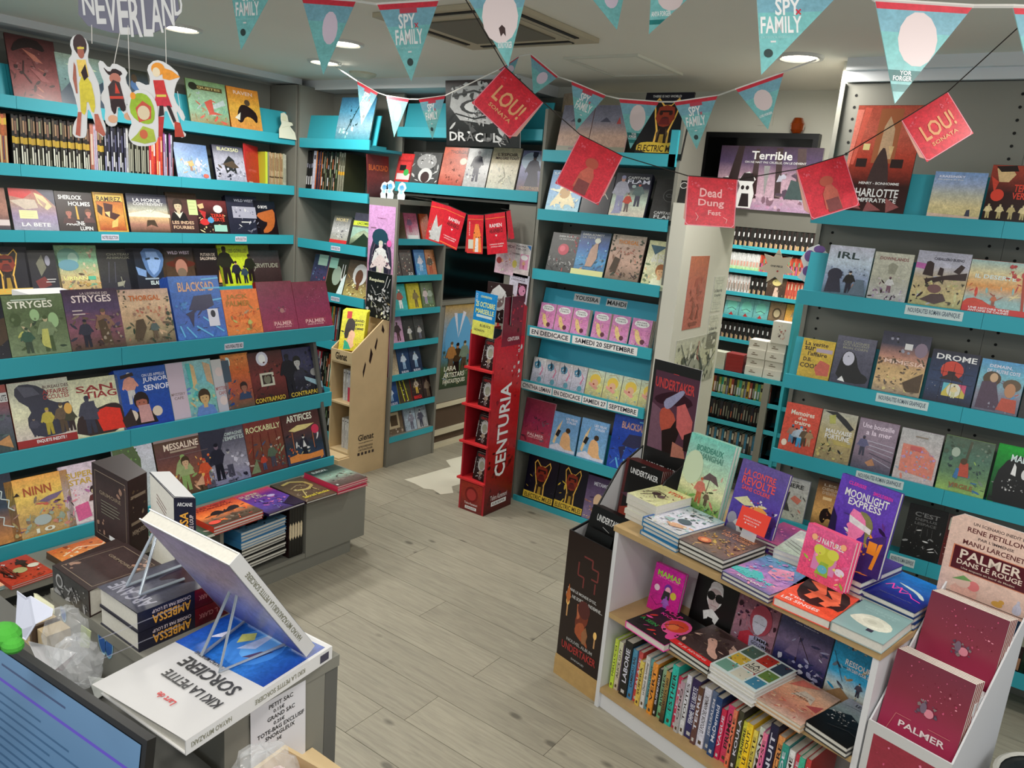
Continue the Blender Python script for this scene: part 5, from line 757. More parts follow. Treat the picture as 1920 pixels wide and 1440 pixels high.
stand(TF,'graphic_novel','small magenta book of a woman with purple hair '+MS,.07,.16,.419,.135,.185,10,4,.018,'d2a','G d2a c28|T 50 82 76 12 ae4 MAMAS|T 50 74 70 2.5 f8c PETIT PRECIS|e 56 56 13 10 73a|e 56 52 9 8 fbc|p 333 40 30 44 50 64 50 66 34 50 26|F 56 4 36 a6c 95b a6c|e 76 46 10 8 dc4|l 213 1 6 26 30 14 50 24|e 20 50 9 7 fde')
stand(TF,'graphic_novel','black book of a white haired man in dark glasses '+MS,.215,.235,.419,.18,.215,9,0,.018,'111','g 111 111|T 50 92 84 9 eee LAGERFELD|e 50 58 19 22 eee|p cbb 34 60 38 40 50 28 62 40 66 62 60 72 40 72|e 41 58 10 8 111|e 61 58 10 8 111|l 222 1.6 30 62 70 62|p eee 30 26 50 36 70 26 64 12 50 20 36 12|p 111 44 20 56 20 60 0 40 0|l a77 1.2 44 42 58 42|l 998 1 48 54 50 46|p ddd 34 66 36 82 50 86 64 82 68 64 60 76 40 76')
stand(TF,'graphic_novel','pink crowd book with a large red haired woman '+MS,.40,.235,.419,.165,.215,9,0,.018,'a68','G 634 a78 867|N 4 50 96 96 60 16 424 b78 867 e9a 312|e 62 58 26 26 a45|p ccd 42 60 46 40 60 30 74 42 78 60 70 66 52 66|l 444 .8 48 52 58 52|l 444 .8 62 52 74 52|p b34 20 24 40 34 60 28 50 0 20 0|p aac 44 26 60 30 84 30 90 0 48 0|T 74 26 36 6 222 EMMA|T 74 18 46 6 222 GOLDMAN')
stand(TF,'graphic_novel','dark blue book of a ship mast over waves '+MS,.57,.235,.419,.19,.212,9,0,.018,'224','G 335 446 768 336 223|T 50 92 66 10 dde un autre|T 50 84 44 2 bbc une histoire|l 322 2 40 60 44 20|l 322 1.2 40 66 70 30|p 768 20 30 42 66 44 30|N 4 2 96 26 30 16 235 99b 446 ccd')
stand(TF,'graphic_novel','blue sky book of two walkers on a ridge '+MS,.765,.235,.419,.18,.215,9,0,.018,'28c','G 356 29c 3ad 3ad cdd 864|N 4 80 96 98 40 8 345 678 ba8|T 60 62 66 9 eee RESSOURCES|T 62 53 60 5 eee UN DEFI POUR L\'HOMME|F 60 18 22 445 334 dcb|F 82 16 22 445 334 dcb|p 975 0 0 30 20 60 4 60 0|l 345 1 4 70 30 30')
# bottom row of spines on the oak shelf
SPL=[('ce4','cd5','NIELLUCCI',.015,.215),('cba','ddb','ALICE GUY',.02,.21),('536','437','LES COURTES',.01,.2),('222','222','LABORIE',.036,.235),('48b','59b','LAMBEAU BAL',.022,.215),('c44','c55','PALACE',.02,.215),('db5','dc6','SUPERA',.018,.19),('ddd','ddd','Le Chemin des hommes',.018,.22),('59a','6aa','ROI DU VENT',.019,.215),('e93','e94','VERT',.022,.215),('222','333','SUSPENDU',.014,.2),('7b8','9b9','RIVIERES',.022,.215),('222','b95','DAKOTA 1880',.018,.215),('2ba','3cb','ESTHER',.026,.25),('c35','d46','L\'ETE',.018,.215),('bbb','b9a','CINQ',.018,.21),('ddd','dde','TOUTES',.018,.245),('336','325','FEMME VIE LIBERTE',.034,.24),('644','643','TERRE',.02,.23),('dde','dde','LE POUVOIR DES ANIMAUX',.028,.24),('568','679','JERUSALEM',.022,.24),('247','247','McDermid',.024,.235),('c25','d35','VAGUE',.018,.2),('d46','d47','PRIMO',.026,.225),('e75','e86','MARE',.014,.225),('333','443','KOULA',.02,.23),('cc4','dd5','TANIERE',.018,.2),('fc2','fd3','LE TOUT',.022,.21),('dc5','ed6','PESTE',.016,.195),('ddd','ded','MAN',.018,.215),('e6a','f8a','ROSE',.016,.21),('113','224','NUIT',.028,.255),('e95','fa6','OCRE',.022,.225),('288','398','JADE',.022,.215),('ddd','eee','PLUME',.02,.205),('c34','d45','BRAISE',.016,.2),('3a8','4b9','MER',.018,.205),('b33','c44','SUD',.016,.21)]
u=.035; CNAME={'c':'','d':''}
COLN=['lime yellow','cream','thin purple','wide black','sky blue','red','mustard','white','teal blue','orange','thin black','sage green','black and gold','turquoise','crimson','grey pink','second white','wide navy','brown','thick white','slate blue','royal blue','raspberry','deep pink','salmon','charcoal','yellow','bright yellow','pale yellow','off white','candy pink','midnight blue','peach','dark teal','ivory','coral','sea green','brick red']
for i,(a,b,tx,th,h) in enumerate(SPL):
    if u+th>.972: break
    dark=sum(int(c,16) for c in b)<24
    spine_book('graphic_novel',COLN[i]+' spine in the bottom row of the white bookcase','book',TF@T3(u,.035+.006*(i%3),.0905)@Matrix.Rotation(math.radians(90),4,'X')@Matrix.Rotation(math.radians(-1.2),4,'Z'),th,h,.19,'G %s %s|V 50 56 %d 62 %s %s|r 28 5 72 11 %s'%(b,a,56,'dde' if dark else '322',tx,'ccc' if dark else '543'),a,seed=i); u+=th+.0012
# ---------------------------------------------------------------- black cardboard dump bin
BF=TF@T3(-.254,.018,0)
t=thing('pallet','small rough pine pallet under the black cardboard bin','pallet',M=BF)
for i in range(4): mb=MB(); mb.box(0+.001*i,.248,.0+.105*i,.095+.105*i,.075,.09,PINE); part('slat',mb,t)
for z in ((0,.03),): mb=MB(); mb.box(0,.248,-.002,.016,0,.0745,PINE); part('front_board',mb,t); mb=MB(); mb.box(.0,.248,.38,.41,0,.0745,PINE); part('rear_board',mb,t)
t=thing('cardboard_bin','tall black cardboard dump bin with candle lit figure front','stand',M=BF@T3(.002,.004,.091))
BK_=mat('black_card','19181a',.5); WC=mat('white_card','cfcfd2',.7)
mb=MB(); mb.box(0,.24,0,.006,0,.56,BK_); fp=part('front_panel',mb,t)
for x in (0,.234):
    mb=MB(); mb.prism([(.006,0),(.40,0),(.40,.86),(.27,.80),(.11,.58),(.006,.56)],x,x+.006,BK_,side(0,0)); s=part('side_panel',mb,t)
    mb=MB(); mb.prism([(.012,.3),(.39,.3),(.39,.85),(.27,.79),(.11,.57),(.012,.55)],(x+.0061 if x==0 else x-.0011),(x+.0071 if x==0 else x-.0001),WC,side(0,0)); part('inner_lining',mb,s)
mb=MB(); mb.box(.007,.233,.10,.395,.5,.505,BK_); part('inner_tray',mb,t)
art('g 1a1516 1a1516|l 733 3 40 86 60 86 60 80 74 80 74 72 60 72|l 733 3 30 80 30 70 44 70 44 62|l 733 3 70 70 70 62|T 44 56 66 2.6 ccc DANS LE MONDE D\'OZ,|T 50 51.5 84 2.6 ccc NUL NE SORTIRA INDEMNE...|p 732 40 50 50 52 62 48 64 38 56 32 60 26 40 24 34 34 38 40|p b64 36 48 44 48 44 38 38 36|p a53 40 34 56 36 58 28 70 18 60 20 46 22 34 26|e 52 46 14 7 522|l c96 3 14 44 14 34|l c96 3 82 30 82 22|e 14 46 4 3 fc7|e 82 32 4 3 fc7|p b63 8 50 14 60 20 50 14 44|p 964 52 28 60 34 66 28 62 20 54 20|T 50 17 60 2.6 aaa NOUVEL ALBUM|T 50 11 80 6 a33 UNDERTAKER|T 50 3.6 30 1.6 aaa DARGAUD'.replace('1a1516','211').replace('1a1516','211'),.24,.56,fp,'bin_print',M=frame((0,-.0002,0),(1,0,0),(0,0,1)))
stand(BF,'comic_album','black album with white western title in the front bin pocket',.03,.03,.47,.19,.29,14,0,.01,'211','G 111 111|T 54 86 70 9 ddd UNDERTAKER|l ccc .8 40 76 60 72|p 322 0 60 30 66 60 50 30 44 0 40',n_=5)
stand(BF,'comic_album','plain black board sheet in front of the bin pocket',.045,.012,.5,.14,.18,16,0,.003,'111','g 111 111')
stand(BF,'comic_album','black album with white western title and pistol in the rear bin pocket',.022,.255,.62,.19,.3,6,0,.01,'522','G 111 111 322|r 0 0 8 100 522|T 54 86 76 8 ddd UNDERTAKER|l ccc .8 44 95 54 97|p 534 0 50 40 58 70 50 100 40 100 30 60 40|p ccd 30 36 60 50 76 56 76 48 60 42 40 30|p a43 4 30 30 36 40 20 20 10 4 10',n_=6)
poster('header_board','tall dark header board with a pistol and bearded face above the bin',BF@T3(.02,.392,.80)@Matrix.Rotation(math.radians(0),4,'Z')@Matrix.Rotation(math.radians(90),4,'X'),.235,.535,'g 222 222|r 6 30 100 92 534|l c44 1 44 92 56 92|T 50 83 84 8 c44 UNDERTAKER|l a33 1 46 77 54 77|p 756 6 30 6 66 40 60 60 44 60 30|p 312 6 70 30 76 60 80 96 74 80 68 40 68 20 66|p b54 24 62 40 66 60 60 64 48 56 36 40 36 34 46 28 50|p 211 34 46 52 50 64 60 72 50 60 30 40 30|p c66 60 68 76 72 96 60 96 50 80 44 64 52|p 99b 30 70 50 76 68 82 74 80 60 72 44 64 34 64|p b76 60 40 84 38 90 30 60 28|p 211 82 48 96 52 96 36 84 36|T 50 16 80 5 ccc NOUVEL ALBUM|T 54 9 34 2 bbb DARGAUD',t=.004,cat='sign')
# ---------------------------------------------------------------- white dump bin of red albums
t=thing('cardboard_bin','white cardboard bin holding two stacks of dark red albums','stand',M=TF@T3(1.006,0,0))
mb=MB(); mb.box(0,.226,0,.005,0,.562,WC); fp=part('front_panel',mb,t)
for x in (0,.221): mb=MB(); mb.prism([(.005,0),(.40,0),(.40,.90),(.30,.83),(.005,.562)],x,x+.005,WC,side(0,0)); s=part('side_panel',mb,t)
art('N 20 10 80 60 14 16 a98 876 987',.39,.5,s,'side_print',M=frame((.2262,0,0),(0,1,0),(0,0,1)))
mb=MB(); mb.box(.006,.22,.10,.19,.40,.7,WC); part('inner_step',mb,t)
RDR='N 40 86 90 98 14 7 c57 735 d68|'
PSP='g 734 834 a35 b46|N 20 66 90 97 40 3.4 c57 723 d79|N 60 62 90 84 14 4.5 c57 723 e9a|N 42 52 68 66 26 8 656 877 545|e 58 57 6 4 d89|e 50 60 4 5 767'
art('g ccc ccc|p a34 9 0 94 0 94 94 9 94|p 934 9 40 94 40 94 94 9 94|N 12 40 90 92 30 7 c57 612 e8a',.226,.562,fp,'bin_print',M=frame((0,-.0003,0),(1,0,0),(0,0,1)))
PB_=TF@T3(1.006,0,0)
stand(PB_,'comic_album','front pocket dark red album with a small floating head in the white bin',.008,.032,.455,.208,.315,9,0,.011,'822',PSP+'|r 0 0 100 4 723|T 56 37 60 6 edd PALMER|l c77 .8 10 20 20 44 40 44|l c77 .8 62 44 90 44',n_=5,seed=1,hard=False)
stand(PB_,'comic_album','rear pocket dark red album with a small floating head in the white bin',.010,.205,.59,.208,.315,8,0,.011,'822',PSP,n_=5,seed=2,hard=False)
mb=MB(); mb.prism([(0,0),(.30,0),(.30,.31),(.035,.31),(0,.285)],-.004,0,WC); o=thing('header_board','cream header sign with a maroon plaque above the red albums','sign',None,TF@T3(.985,.385,.855)@Matrix.Rotation(math.radians(90),4,'X')@Matrix.Scale(.84,4),mb.mesh('header_board'))
art('p ecb 0 0 100 0 100 100 12 100 0 92|T 53 92 58 3.6 544 UN SCENARIO INEDIT DE|T 50 84 62 6 633 RENE PETILLON|T 51 76 38 3.4 544 PAR L\'IMMENSE|T 50 68 66 6 633 MANU LARCENET|r 8 32 92 62 d86|r 9.5 33 90.5 61 512|T 50 53 66 11 edc PALMER|T 50 43 70 6 edc DANS LE ROUGE|T 50 36 58 3 cba Une enquete en bord de Medoc|p eba 14 10 22 18 36 18 44 12 44 4 16 4|e 38 19 7 6 e88|e 26 20 9 7 ecb|p 7a6 14 20 26 28 36 24 26 22|l 433 .8 10 4 96 4|p ccd 82 5 82 14 85 18 85 22 88 22 88 18 91 14 91 5|e 66 9 6 3.5 da5|e 70 13 3 2.5 da5',.30,.31,o,'sign_print')
# round black stool in the lower right corner
mb=MB(); mb.lathe([(0,.0),(.05,.005),(.055,.0),(.13,.004),(.16,-.004),(.165,-.02),(.15,-.10),(.13,-.44),(0,-.44)],mat('black_rubber','1b1b1c',.5,.2,60,bump=.3),n=32); mb.lathe([(.150,.002),(.158,.008),(.166,.003)],mat('pale_rim','b9b7ae',.5),n=32)
sx,sy,sz=(0.131, 2.392, 0.526); thing('round_stool','round black stool with a pale rim at the lower right corner','stool',None,T3(sx+.12,sy+.06,.445),mb.mesh('round_stool',True))
spine_row('y',3.6,.155,.0,[(14,.016,'444',DK+['G ccc bbb|r 20 20 80 60 556','G 246 135|r 20 20 80 60 9ab'],'thin dark or white spine on the lowest shelf of the right wall','low spines right wall')],h=.28)
# ---------------------------------------------------------------- low display contents
LF=Matrix(((0,-1,0,-2.87),(1,0,0,2.8),(0,0,1,0),(0,0,0,1)))   # X runs along +Y, Y runs away towards -X
LB='on the low display bench'
flat(LF,'comic_album','dark green ruin album on red edged pile '+LB,-.305,-.10,.462,.20,.262,-1,4,.0105,'c35','G 233 244 9ba 655 433|T 34 86 46 9 cdd EUROPA|N 10 20 96 60 40 12 544 877 333 998|r 4 4 10 10 ccc')
flat(LF,'comic_album','brown album with a cream coiled snake '+LB,-.498,-.10,.433,.19,.29,-1,1,.012,'322','G 543 654 543|l ba6 9 20 84 50 90 80 76 84 56 60 44 30 50|l 986 5 20 60 50 70 70 60|l cb7 3 24 20 40 44 70 50 76 30|T 52 18 80 9 dc4 Sacred Smoke|N 20 30 80 70 20 10 cb8 876 543')
flat(LF,'comic_album','violet album with cream lettering and a boat '+LB,-.715,-.10,.433,.215,.28,2,1,.012,'214','G d45 739 64a 549 324|T 34 86 50 8 dcb SUPER|T 36 76 40 7 dcb ETE|T 50 68 30 5 dcb LUNE|e 70 62 10 5 cbe|N 20 30 90 56 30 9 b6a 437 d8b|p 213 60 20 100 40 100 0 70 0|N 10 10 90 30 10 8 99c 324')
flat(LF,'comic_album','orange sunset western album on its pile '+LB,-1.005,-.11,.462,.26,.22,2,3,.014,'b32','G b33 e63 f84 654 432|T 50 90 60 8 822 LES VIEUX|T 50 80 70 8 822 FOURNEAUX|p 211 20 44 30 60 44 64 50 50 60 56 70 66 84 62 80 44|N 10 8 90 40 20 10 543 876|e 12 16 11 8 e54')
flat(LF,'comic_album','green and black patterned album '+LB,-1.20,-.12,.434,.20,.26,2,1,.012,'ddc','G 354 465 354|l ccb 3 10 80 40 60 70 80 90 60|e 60 36 22 16 b55|e 60 36 14 10 dcc|l 222 2 10 20 40 10 80 20|N 6 6 94 94 30 10 dcb 243 b54')
flat(LF,'comic_album','dark red album with two masked figures '+LB,-1.755,-.02,.436,.15,.21,3,2,.0075,'c43','G b43 a32|l 211 3 10 80 20 60 10 40 24 20|e 50 46 16 12 aa7|F 70 50 40 322 211 543|e 84 50 14 8 ddc|p dcc 30 90 40 84 34 78|N 30 10 96 90 16 10 622 d65 211|T 26 50 20 60 211 MAROCAO'.replace('MAROCAO','MACAO'))
flat(LF,'comic_album','orange album with white snakes '+LB,-1.56,-.06,.45,.25,.2,2,3,.0095,'543','G c63 d84 b43|l eca 3 10 60 40 80 70 60 90 80|l eca 3 10 30 40 44 70 30 90 44|N 6 6 94 94 40 12 ec9 e64 843 edb')
flat(LF,'comic_album','pink and turquoise album at the far left edge '+LB,-1.93,-.01,.44,.16,.22,2,3,.0075,'8aa','G d64 da8|N 6 6 94 94 40 14 e76 eca 9bb c43')
flat(LF,'comic_album','light blue album of a dark horse, bench opening',-.80,-.01,.335,.27,.21,4,5,.0165,'48b','G 37a 469 7ac|p 865 30 40 50 70 84 76 90 60 70 50 60 30|p 322 20 20 40 40 50 30 44 20|N 10 10 90 40 20 10 345 6ab|T 20 60 14 16 244 T')
flat(LF,'comic_album','plain black album low in the bench opening',-.79,.0,.25,.27,.21,4,7,.0165,'111','g 111 111')
for k in range(5): spine_book('comic_album','upright black spine with cream mark beside the blue pile','book',rowframe('x',-2.87,2.29+.0165*k,.101,0,.012),.0155,.272,.2,'G 222 111|p dca 5 40 50 34 95 40 95 62 50 68 5 62','322','black spines with cream mark')
for k in range(22): spine_book('manga_volume','white spined manga with red lettering in the bench opening','book',rowframe('x',-2.87,.98+.0155*k,.101,0,.004),.015,.18,.12,'G ddc ccb|r 25 60 75 84 c44|r 30 30 70 40 887','ddc','white manga row in the bench')
for k in range(18): spine_book('manga_volume','dark manga spine behind the counter papers','book',rowframe('x',-2.87,1.375+.0155*k,.101,0,.004),.015,.2,.12,'G 322 433|r 25 60 75 84 988','322','dark manga row in the bench')
mb=MB(); mb.box(0,.28,0,.2,0,.09,PAPER,ink('ddd')); thing('paper_pack','white paper packet lying on top of the island rack','packet',None,T3(-3.72,1.45,1.281),mb.mesh('paper_pack'))
# ---------------------------------------------------------------- sales counter
t=thing('sales_counter','grey sales counter end with a price sheet and blue stickers','counter')
mb=MB(); mb.box(-1.70,-1.05,.70,.965,.975,1.0,GREY); part('worktop',mb,t)
mb=MB(); mb.box(-1.70,-1.07,.703,.72,.86,.9745,GREY); part('apron',mb,t)
mb=MB(); mb.box(-1.075,-1.052,.702,.93,0,.9745,GREY); ep=part('end_panel',mb,t)
mb=MB(); mb.box(-1.70,-1.076,.945,.963,0,.9745,GREY); part('front_panel',mb,t)
mb=MB(); mb.box(-1.072,-1.052,.931,.963,0,.9745,DGREY); part('corner_strip',mb,t)
mb=MB(); mb.box(0,.125,0,.2,0,.0012,PAPER,ink('d6d6dc')); M=FX(-1.0495,.757,.783)
o=thing('price_sheet','white laminated price sheet taped to the counter end','sign',None,M@Matrix.Rotation(.02,4,'Z'),mb.mesh('price_sheet')); art('T 54 93 44 4.6 222 PETIT SAC|T 50 86.5 20 4 222 0.15€|T 54 80 50 4.6 222 GRAND SAC|T 50 73.5 20 4 222 0.25€|T 54 67 86 4.6 222 TOTE-BAG EXCLUSIF|T 52 60.5 54 4.6 222 SNORGLEUX|T 50 54 9 4 222 5€',.125,.2,o,'lettering',m=PAPER,z0=.0015)
ST=mat('sticker_blue','1f5fae',.3); STL=mat('sticker_rim','8fc4dc',.35)
for i,(x,z,s,l) in enumerate(((-1.465,0.963,1,'double oval one nearest the stack'),(-1.648,0.962,.8,'single one at the far left'))):
    mb=MB(); 
    for dx,a in (((-.014,.2),(.014,-.2)) if i==0 else ((0,.1),)):
        for r,m_,y in ((1,STL,0),(.82,ST,-.0004)): mb.poly([(dx+(math.cos(k*math.pi/8)*.016*r)*math.cos(a)-math.sin(k*math.pi/8)*.03*r*math.sin(a),y,math.cos(k*math.pi/8)*.016*r*math.sin(a)+math.sin(k*math.pi/8)*.03*r*math.cos(a)) for k in range(16)],m_)
    thing('sticker','blue oval sticker on the counter apron, '+l,'sticker',None,T3(x,.7018,z)@Matrix.Scale(s,4),mb.mesh('sticker'))
def quadbook(name,label,q,z0,z1,cov,spec=None,spine_spec=None,pages='all',cat='book',grp=None,spf=0):
    """closed book lying or standing, given by its four footprint corners"""
    c=ink(cov); b=.0025; mb=MB(); mb.prism(q,z1-b,z1,PRINT,col=c); mb.prism(q,z0,z0+b,PRINT,col=c)
    a_,b_=Vector(q[spf]),Vector(q[(spf+1)%4]); n_=Vector((b_-a_)).normalized(); nn=Vector((-n_.y,n_.x))*b
    mb.prism([tuple(a_),tuple(b_),tuple(b_+nn),tuple(a_+nn)],z0+b,z1-b,PRINT,col=c)
    o=thing(name,label,cat,grp,None,mb.mesh('book_boards'))
    cx=sum(p[0] for p in q)/4; cy=sum(p[1] for p in q)/4; qi=[(cx+(x-cx)*.975,cy+(y-cy)*.975) for x,y in q]
    mb=MB(); mb.prism(qi,z0+b,z1-b,PAGE); part('page_block',mb,o)
    if spec: art(spec,(Vector(q[1])-Vector(q[0])).length,(Vector(q[3])-Vector(q[0])).length,o,'cover_print',M=frame((*q[0],z1),(q[1][0]-q[0][0],q[1][1]-q[0][1],0),(q[3][0]-q[0][0],q[3][1]-q[0][1],0)))
    if spine_spec: L_=(b_-a_).length; art(spine_spec,L_,z1-z0,o,'spine_print',M=frame((*a_,z0),(b_.x-a_.x,b_.y-a_.y,0),(0,0,1)))
    return o
# the large flat artbook, its bottom edge towards the front right
quadbook('artbook','large white and blue artbook lying on the counter corner',[(-1.012,.605),(-1.05,.945),(-1.292,.93),(-1.262,.592)],1.0,1.028,'ddd',None,'U 15 50 24 36 887 HAYAO MIYAZAKI|U 60 50 36 36 887 KIKI LA PETITE SORCIERE|r 90 20 97 80 445',spf=0)
art('g ccc ccc|G2 50 3 97 100 25b 26b 37c 249|e 74 46 20 22 48d|e 76 44 14 12 6ae|p eef 64 86 76 80 70 76|p eef 86 24 94 30 89 18|p bce 66 56 86 50 92 46 72 44|p dd7 70 62 78 68 84 60 78 54|p 546 62 44 72 38 76 30 66 34',.34,.25,D_:=[o for o in bpy.data.objects if o.name.startswith('artbook')][0],'cover_print',M=frame((-1.012,.605,1.028),(-.038,.34,0),(-.25,-.012,0)))
art('T 50 24 72 20 444 SORCIERE|T 46 52 72 14 444 KIKI LA PETITE|T 50 82 22 9 c44 Lart de|T 70 4 36 6 444 HAYAO MIYAZAKI',.215,.15,D_,'title_print',M=frame((-1.262,.592,1.0287),(.038,.0,0),(0,1,0)) if False else frame((-1.03,.768,1.0284),(-1,-.05,0),(.05,-1,0)),z0=.002)
KM=frame((-1.055,.905,1.045),(-1,-.03,0),(-.02,-.557,.83))
o=book('artbook','second white artbook tilted back on a wire easel','book',KM,.27,.31,.026,'ccc','G ccd 9ac 36b 37c|T 50 80 60 10 333 KIKI LA PETITE|T 50 66 60 10 333 SORCIERE'); art('G2 2 2 98 98 a9b bab 99c 66a',.27,.31,o,'back_print',M=T3(.27,0,-.026)@Matrix.Rotation(math.pi,4,'Y')); art('T 30 50 30 40 776 HAYAO MIYAZAKI|T 66 50 40 40 776 KIKI LA PETITE SORCIERE',.31,.026,o,'spine_print',M=frame((0,.31,0),(0,-1,0),(0,0,-1)) if False else Matrix(((0,0,-1,0),(1,0,0,0),(0,-1,0,0),(0,0,0,1))))
aL=Vector((-1.439, 0.8, 1.185)); aR=Vector((-1.157, 0.8, 1.177))
def wire(name,label,*paths):
    t=None
    for i,p in enumerate(paths):
        mb=MB(); mb.tube(p,.0032,WIRE,8); me=mb.mesh(name if i==0 else 'arm')
        if i==0: t=thing(name,label,'easel',None,None,me)
        else: link('arm',me,t)
wire('wire_easel','bent steel wire easel leg standing on the two thick novels',[(-1.443, 0.739, 1.09),aL-Vector((.008,0,0)),aL+Vector((.006,0,.002)),(-1.391, 0.738, 1.09)],[(-1.443, 0.739, 1.09),(-1.447, 0.862, 1.09)],[(-1.391, 0.738, 1.09),(-1.39, 0.834, 1.09)])
wire('wire_easel','bent steel wire easel leg standing on the large flat artbook',[(-1.198, 0.752, 1.033),aR-Vector((.010,0,0)),aR+Vector((.008,0,.002)),(-1.129, 0.744, 1.033),(-1.114, 0.895, 1.033),(-1.099, 0.883, 1.06)],[(-1.198, 0.752, 1.033),(-1.253, 0.91, 1.033),(-1.127, 0.904, 1.033)])
SPA='T 66 56 40 50 eb5 AMBESSA|T 66 20 38 18 dcc CHOISIE PAR LE LOUP|r 0 0 50 100 622|T 26 50 26 26 c88 C. L. CLARK|T 90 50 8 60 ddd ARCANE'
for z,l in ((1.043,'upper'),(1.0,'lower')):
    quadbook('thick_novel','%s of two thick novels with orange lettered navy spines'%l,[(-1.335,.703),(-1.34,.925),(-1.49,.925),(-1.485,.703)],z+.0003,z+.0425,'223','G 445 556 334|V 14 50 16 84 99a ARCANE|p 323 40 60 60 70 90 66 96 30 70 20 50 34 60 46' if l=='upper' else None,'G2 0 0 55 100 223 223|G2 55 0 100 100 712 512|U 32 38 38 48 ea4 AMBESSA|U 32 78 38 18 dcc CHOISIE PAR LE LOUP|U 72 50 26 26 b77 C. L. CLARK|V 5 50 80 5 ccd ARCANE|U 93 50 9 36 edd MAMA BOOKS')
q=[(-1.506, 0.882), (-1.483, 0.908), (-1.683, 0.98), (-1.682, 0.912)]
mb=MB(); o=quadbook('thick_novel','thick novel standing upright with its white page top showing',[(-1.506,.882),(-1.473,.914),(-1.655,.962),(-1.682,.925)],1.0,1.225,'223',None,None)
mb=MB(); mb.prism([(-1.508,.886),(-1.478,.914),(-1.654,.960),(-1.680,.926)],1.2255,1.2262,mat('plain_pages','d8d8da',.8)); part('page_top',mb,o)
art('G 223 223 622 511|V 46 62 40 46 ea4 AMBESSA|V 80 62 18 40 dcc CHOISIE PAR LE LOUP|T 50 93 70 4 ddd ARCANE|V 60 26 20 26 b77 C. L. CLARK|T 50 8 60 4 edd MARA',.046,.225,o,'spine_print',M=frame((-1.506,.882,1.0),(.033,.032,0),(0,0,1)))
art('l 733 .8 30 84 70 78|l 733 .8 30 80 70 74|l 733 .8 30 76 70 70',.18,.225,o,'back_print',M=frame((-1.682,.925,1.0),(.176,-.043,0),(0,0,1)))
FOIL='G 322 433 322|l 876 1 8 92 92 92 92 8 8 8 8 92|N 10 10 30 30 6 14 976|N 70 70 92 92 6 14 976|T 50 66 60 5 876 GRIMOIRE'
qb=[(-1.719, 0.892), (-1.747, 0.954), (-1.909, 0.98), (-1.896, 0.894)]
o=quadbook('boxed_volume','large dark boxed volume in cling film standing at the back of the counter',[(-1.86,.835),(-1.755,.875),(-1.80,.94),(-1.965,.90)] if False else qb,1.0,1.20,'322',None,None)
art(FOIL+'|N 20 20 80 60 0 1 fff|l 887 1 24 56 70 56|l 887 1 24 52 76 52|l 887 1 24 48 72 48|l 887 1 24 44 76 44|l 887 1 24 40 60 40|r 44 8 60 14 ddd',(Vector(qb[3])-Vector(qb[0])).length,.2,o,'cover_print',M=frame((*qb[3],1.0),(qb[0][0]-qb[3][0],qb[0][1]-qb[3][1],0),(0,0,1)))
art('G 322 211|r 10 74 90 78 876|r 10 40 90 44 876|T 50 30 70 6 987 MEMOIRES|N 10 10 90 90 14 20 765 543',(Vector(qb[1])-Vector(qb[0])).length,.2,o,'spine_print',M=frame((*qb[0],1.0),(qb[1][0]-qb[0][0],qb[1][1]-qb[0][1],0),(0,0,1)))
o=quadbook('boxed_volume','dark boxed volume in cling film lying flat on the counter',[(-1.683,.70),(-1.523,.70),(-1.56,.86),(-1.72,.86)],1.0,1.062,'322',FOIL,'G 333 444|e 20 60 10 26 aaa|e 20 60 7 18 444|N 34 10 96 90 16 7 aaa 999|l 999 2 44 30 56 70')
# lower desk with the screen and the papers behind it
t=thing('till_desk','dark till desk below the screen behind the counter','desk')
mb=MB(); mb.box(-2.6,-.55,.15,.69,.86,.89,DGREY); part('desk_top',mb,t); mb=MB(); mb.box(-2.6,-2.57,.15,.69,0,.86,DGREY); part('desk_leg',mb,t); mb=MB(); mb.box(-.58,-.55,.15,.60,0,.86,DARK); part('desk_leg',mb,t)
P0=Vector((-0.763, 0.408, 1.275)); XL=Vector((.996,.085,0)); UPV=Vector((-.01,.13,.99)); W0=.53; H0=.32
MM=frame(P0-XL*W0-UPV*H0,XL,UPV); t=thing('monitor','black rimmed computer screen showing a blue mail page','monitor',M=MM)
mb=MB(); mb.box(0,W0,0,H0,-.012,0,BLK); part('housing',mb,t); mb=MB(); mb.box(W0*.42,W0*.58,-.08,.1,-.04,-.012,BLK); part('stand',mb,t)
SCR=print_mat('screen_glow',.25); n=SCR.node_tree; b=n.nodes['Principled BSDF']; vc=[x for x in n.nodes if x.type=='VERTEX_COLOR'][0]; n.links.new(vc.outputs['Color'],b.inputs['Emission Color']); b.inputs['Emission Strength'].default_value=.12
art('g 579 468|r 0 86 100 87.5 54a|l 346 .6 4 94 30 94|l 346 .6 40 94 70 94|'+'|'.join('r %d %.1f %d %.1f 357'%(40,80-4*i,60+(i*13)%34,80.9-4*i) for i in range(16))+'|'+'|'.join('r %d %.1f %d %.1f 357'%(4,80-6*i,12+(i*7)%16,80.9-6*i) for i in range(10)),W0-.018,H0-.018,t,'screen',M=T3(.009,.009,.0005),m=SCR)
def sheet(name,label,pts,col,cat='paper',m=None,t_=.0015,alpha=None):
    mb=MB(); P_=[Vector(p) for p in pts]; n_=(P_[1]-P_[0]).cross(P_[2]-P_[0]).normalized()*t_
    mb.poly(P_,m or PAPER,ink(col)); mb.poly([p-n_ for p in P_[::-1]],m or PAPER,ink(col))
    for i in range(len(P_)): mb.poly([P_[i-1],P_[i-1]-n_,P_[i]-n_,P_[i]],m or PAPER,ink(col))
    return thing(name,label,cat,None,None,mb.mesh(name))
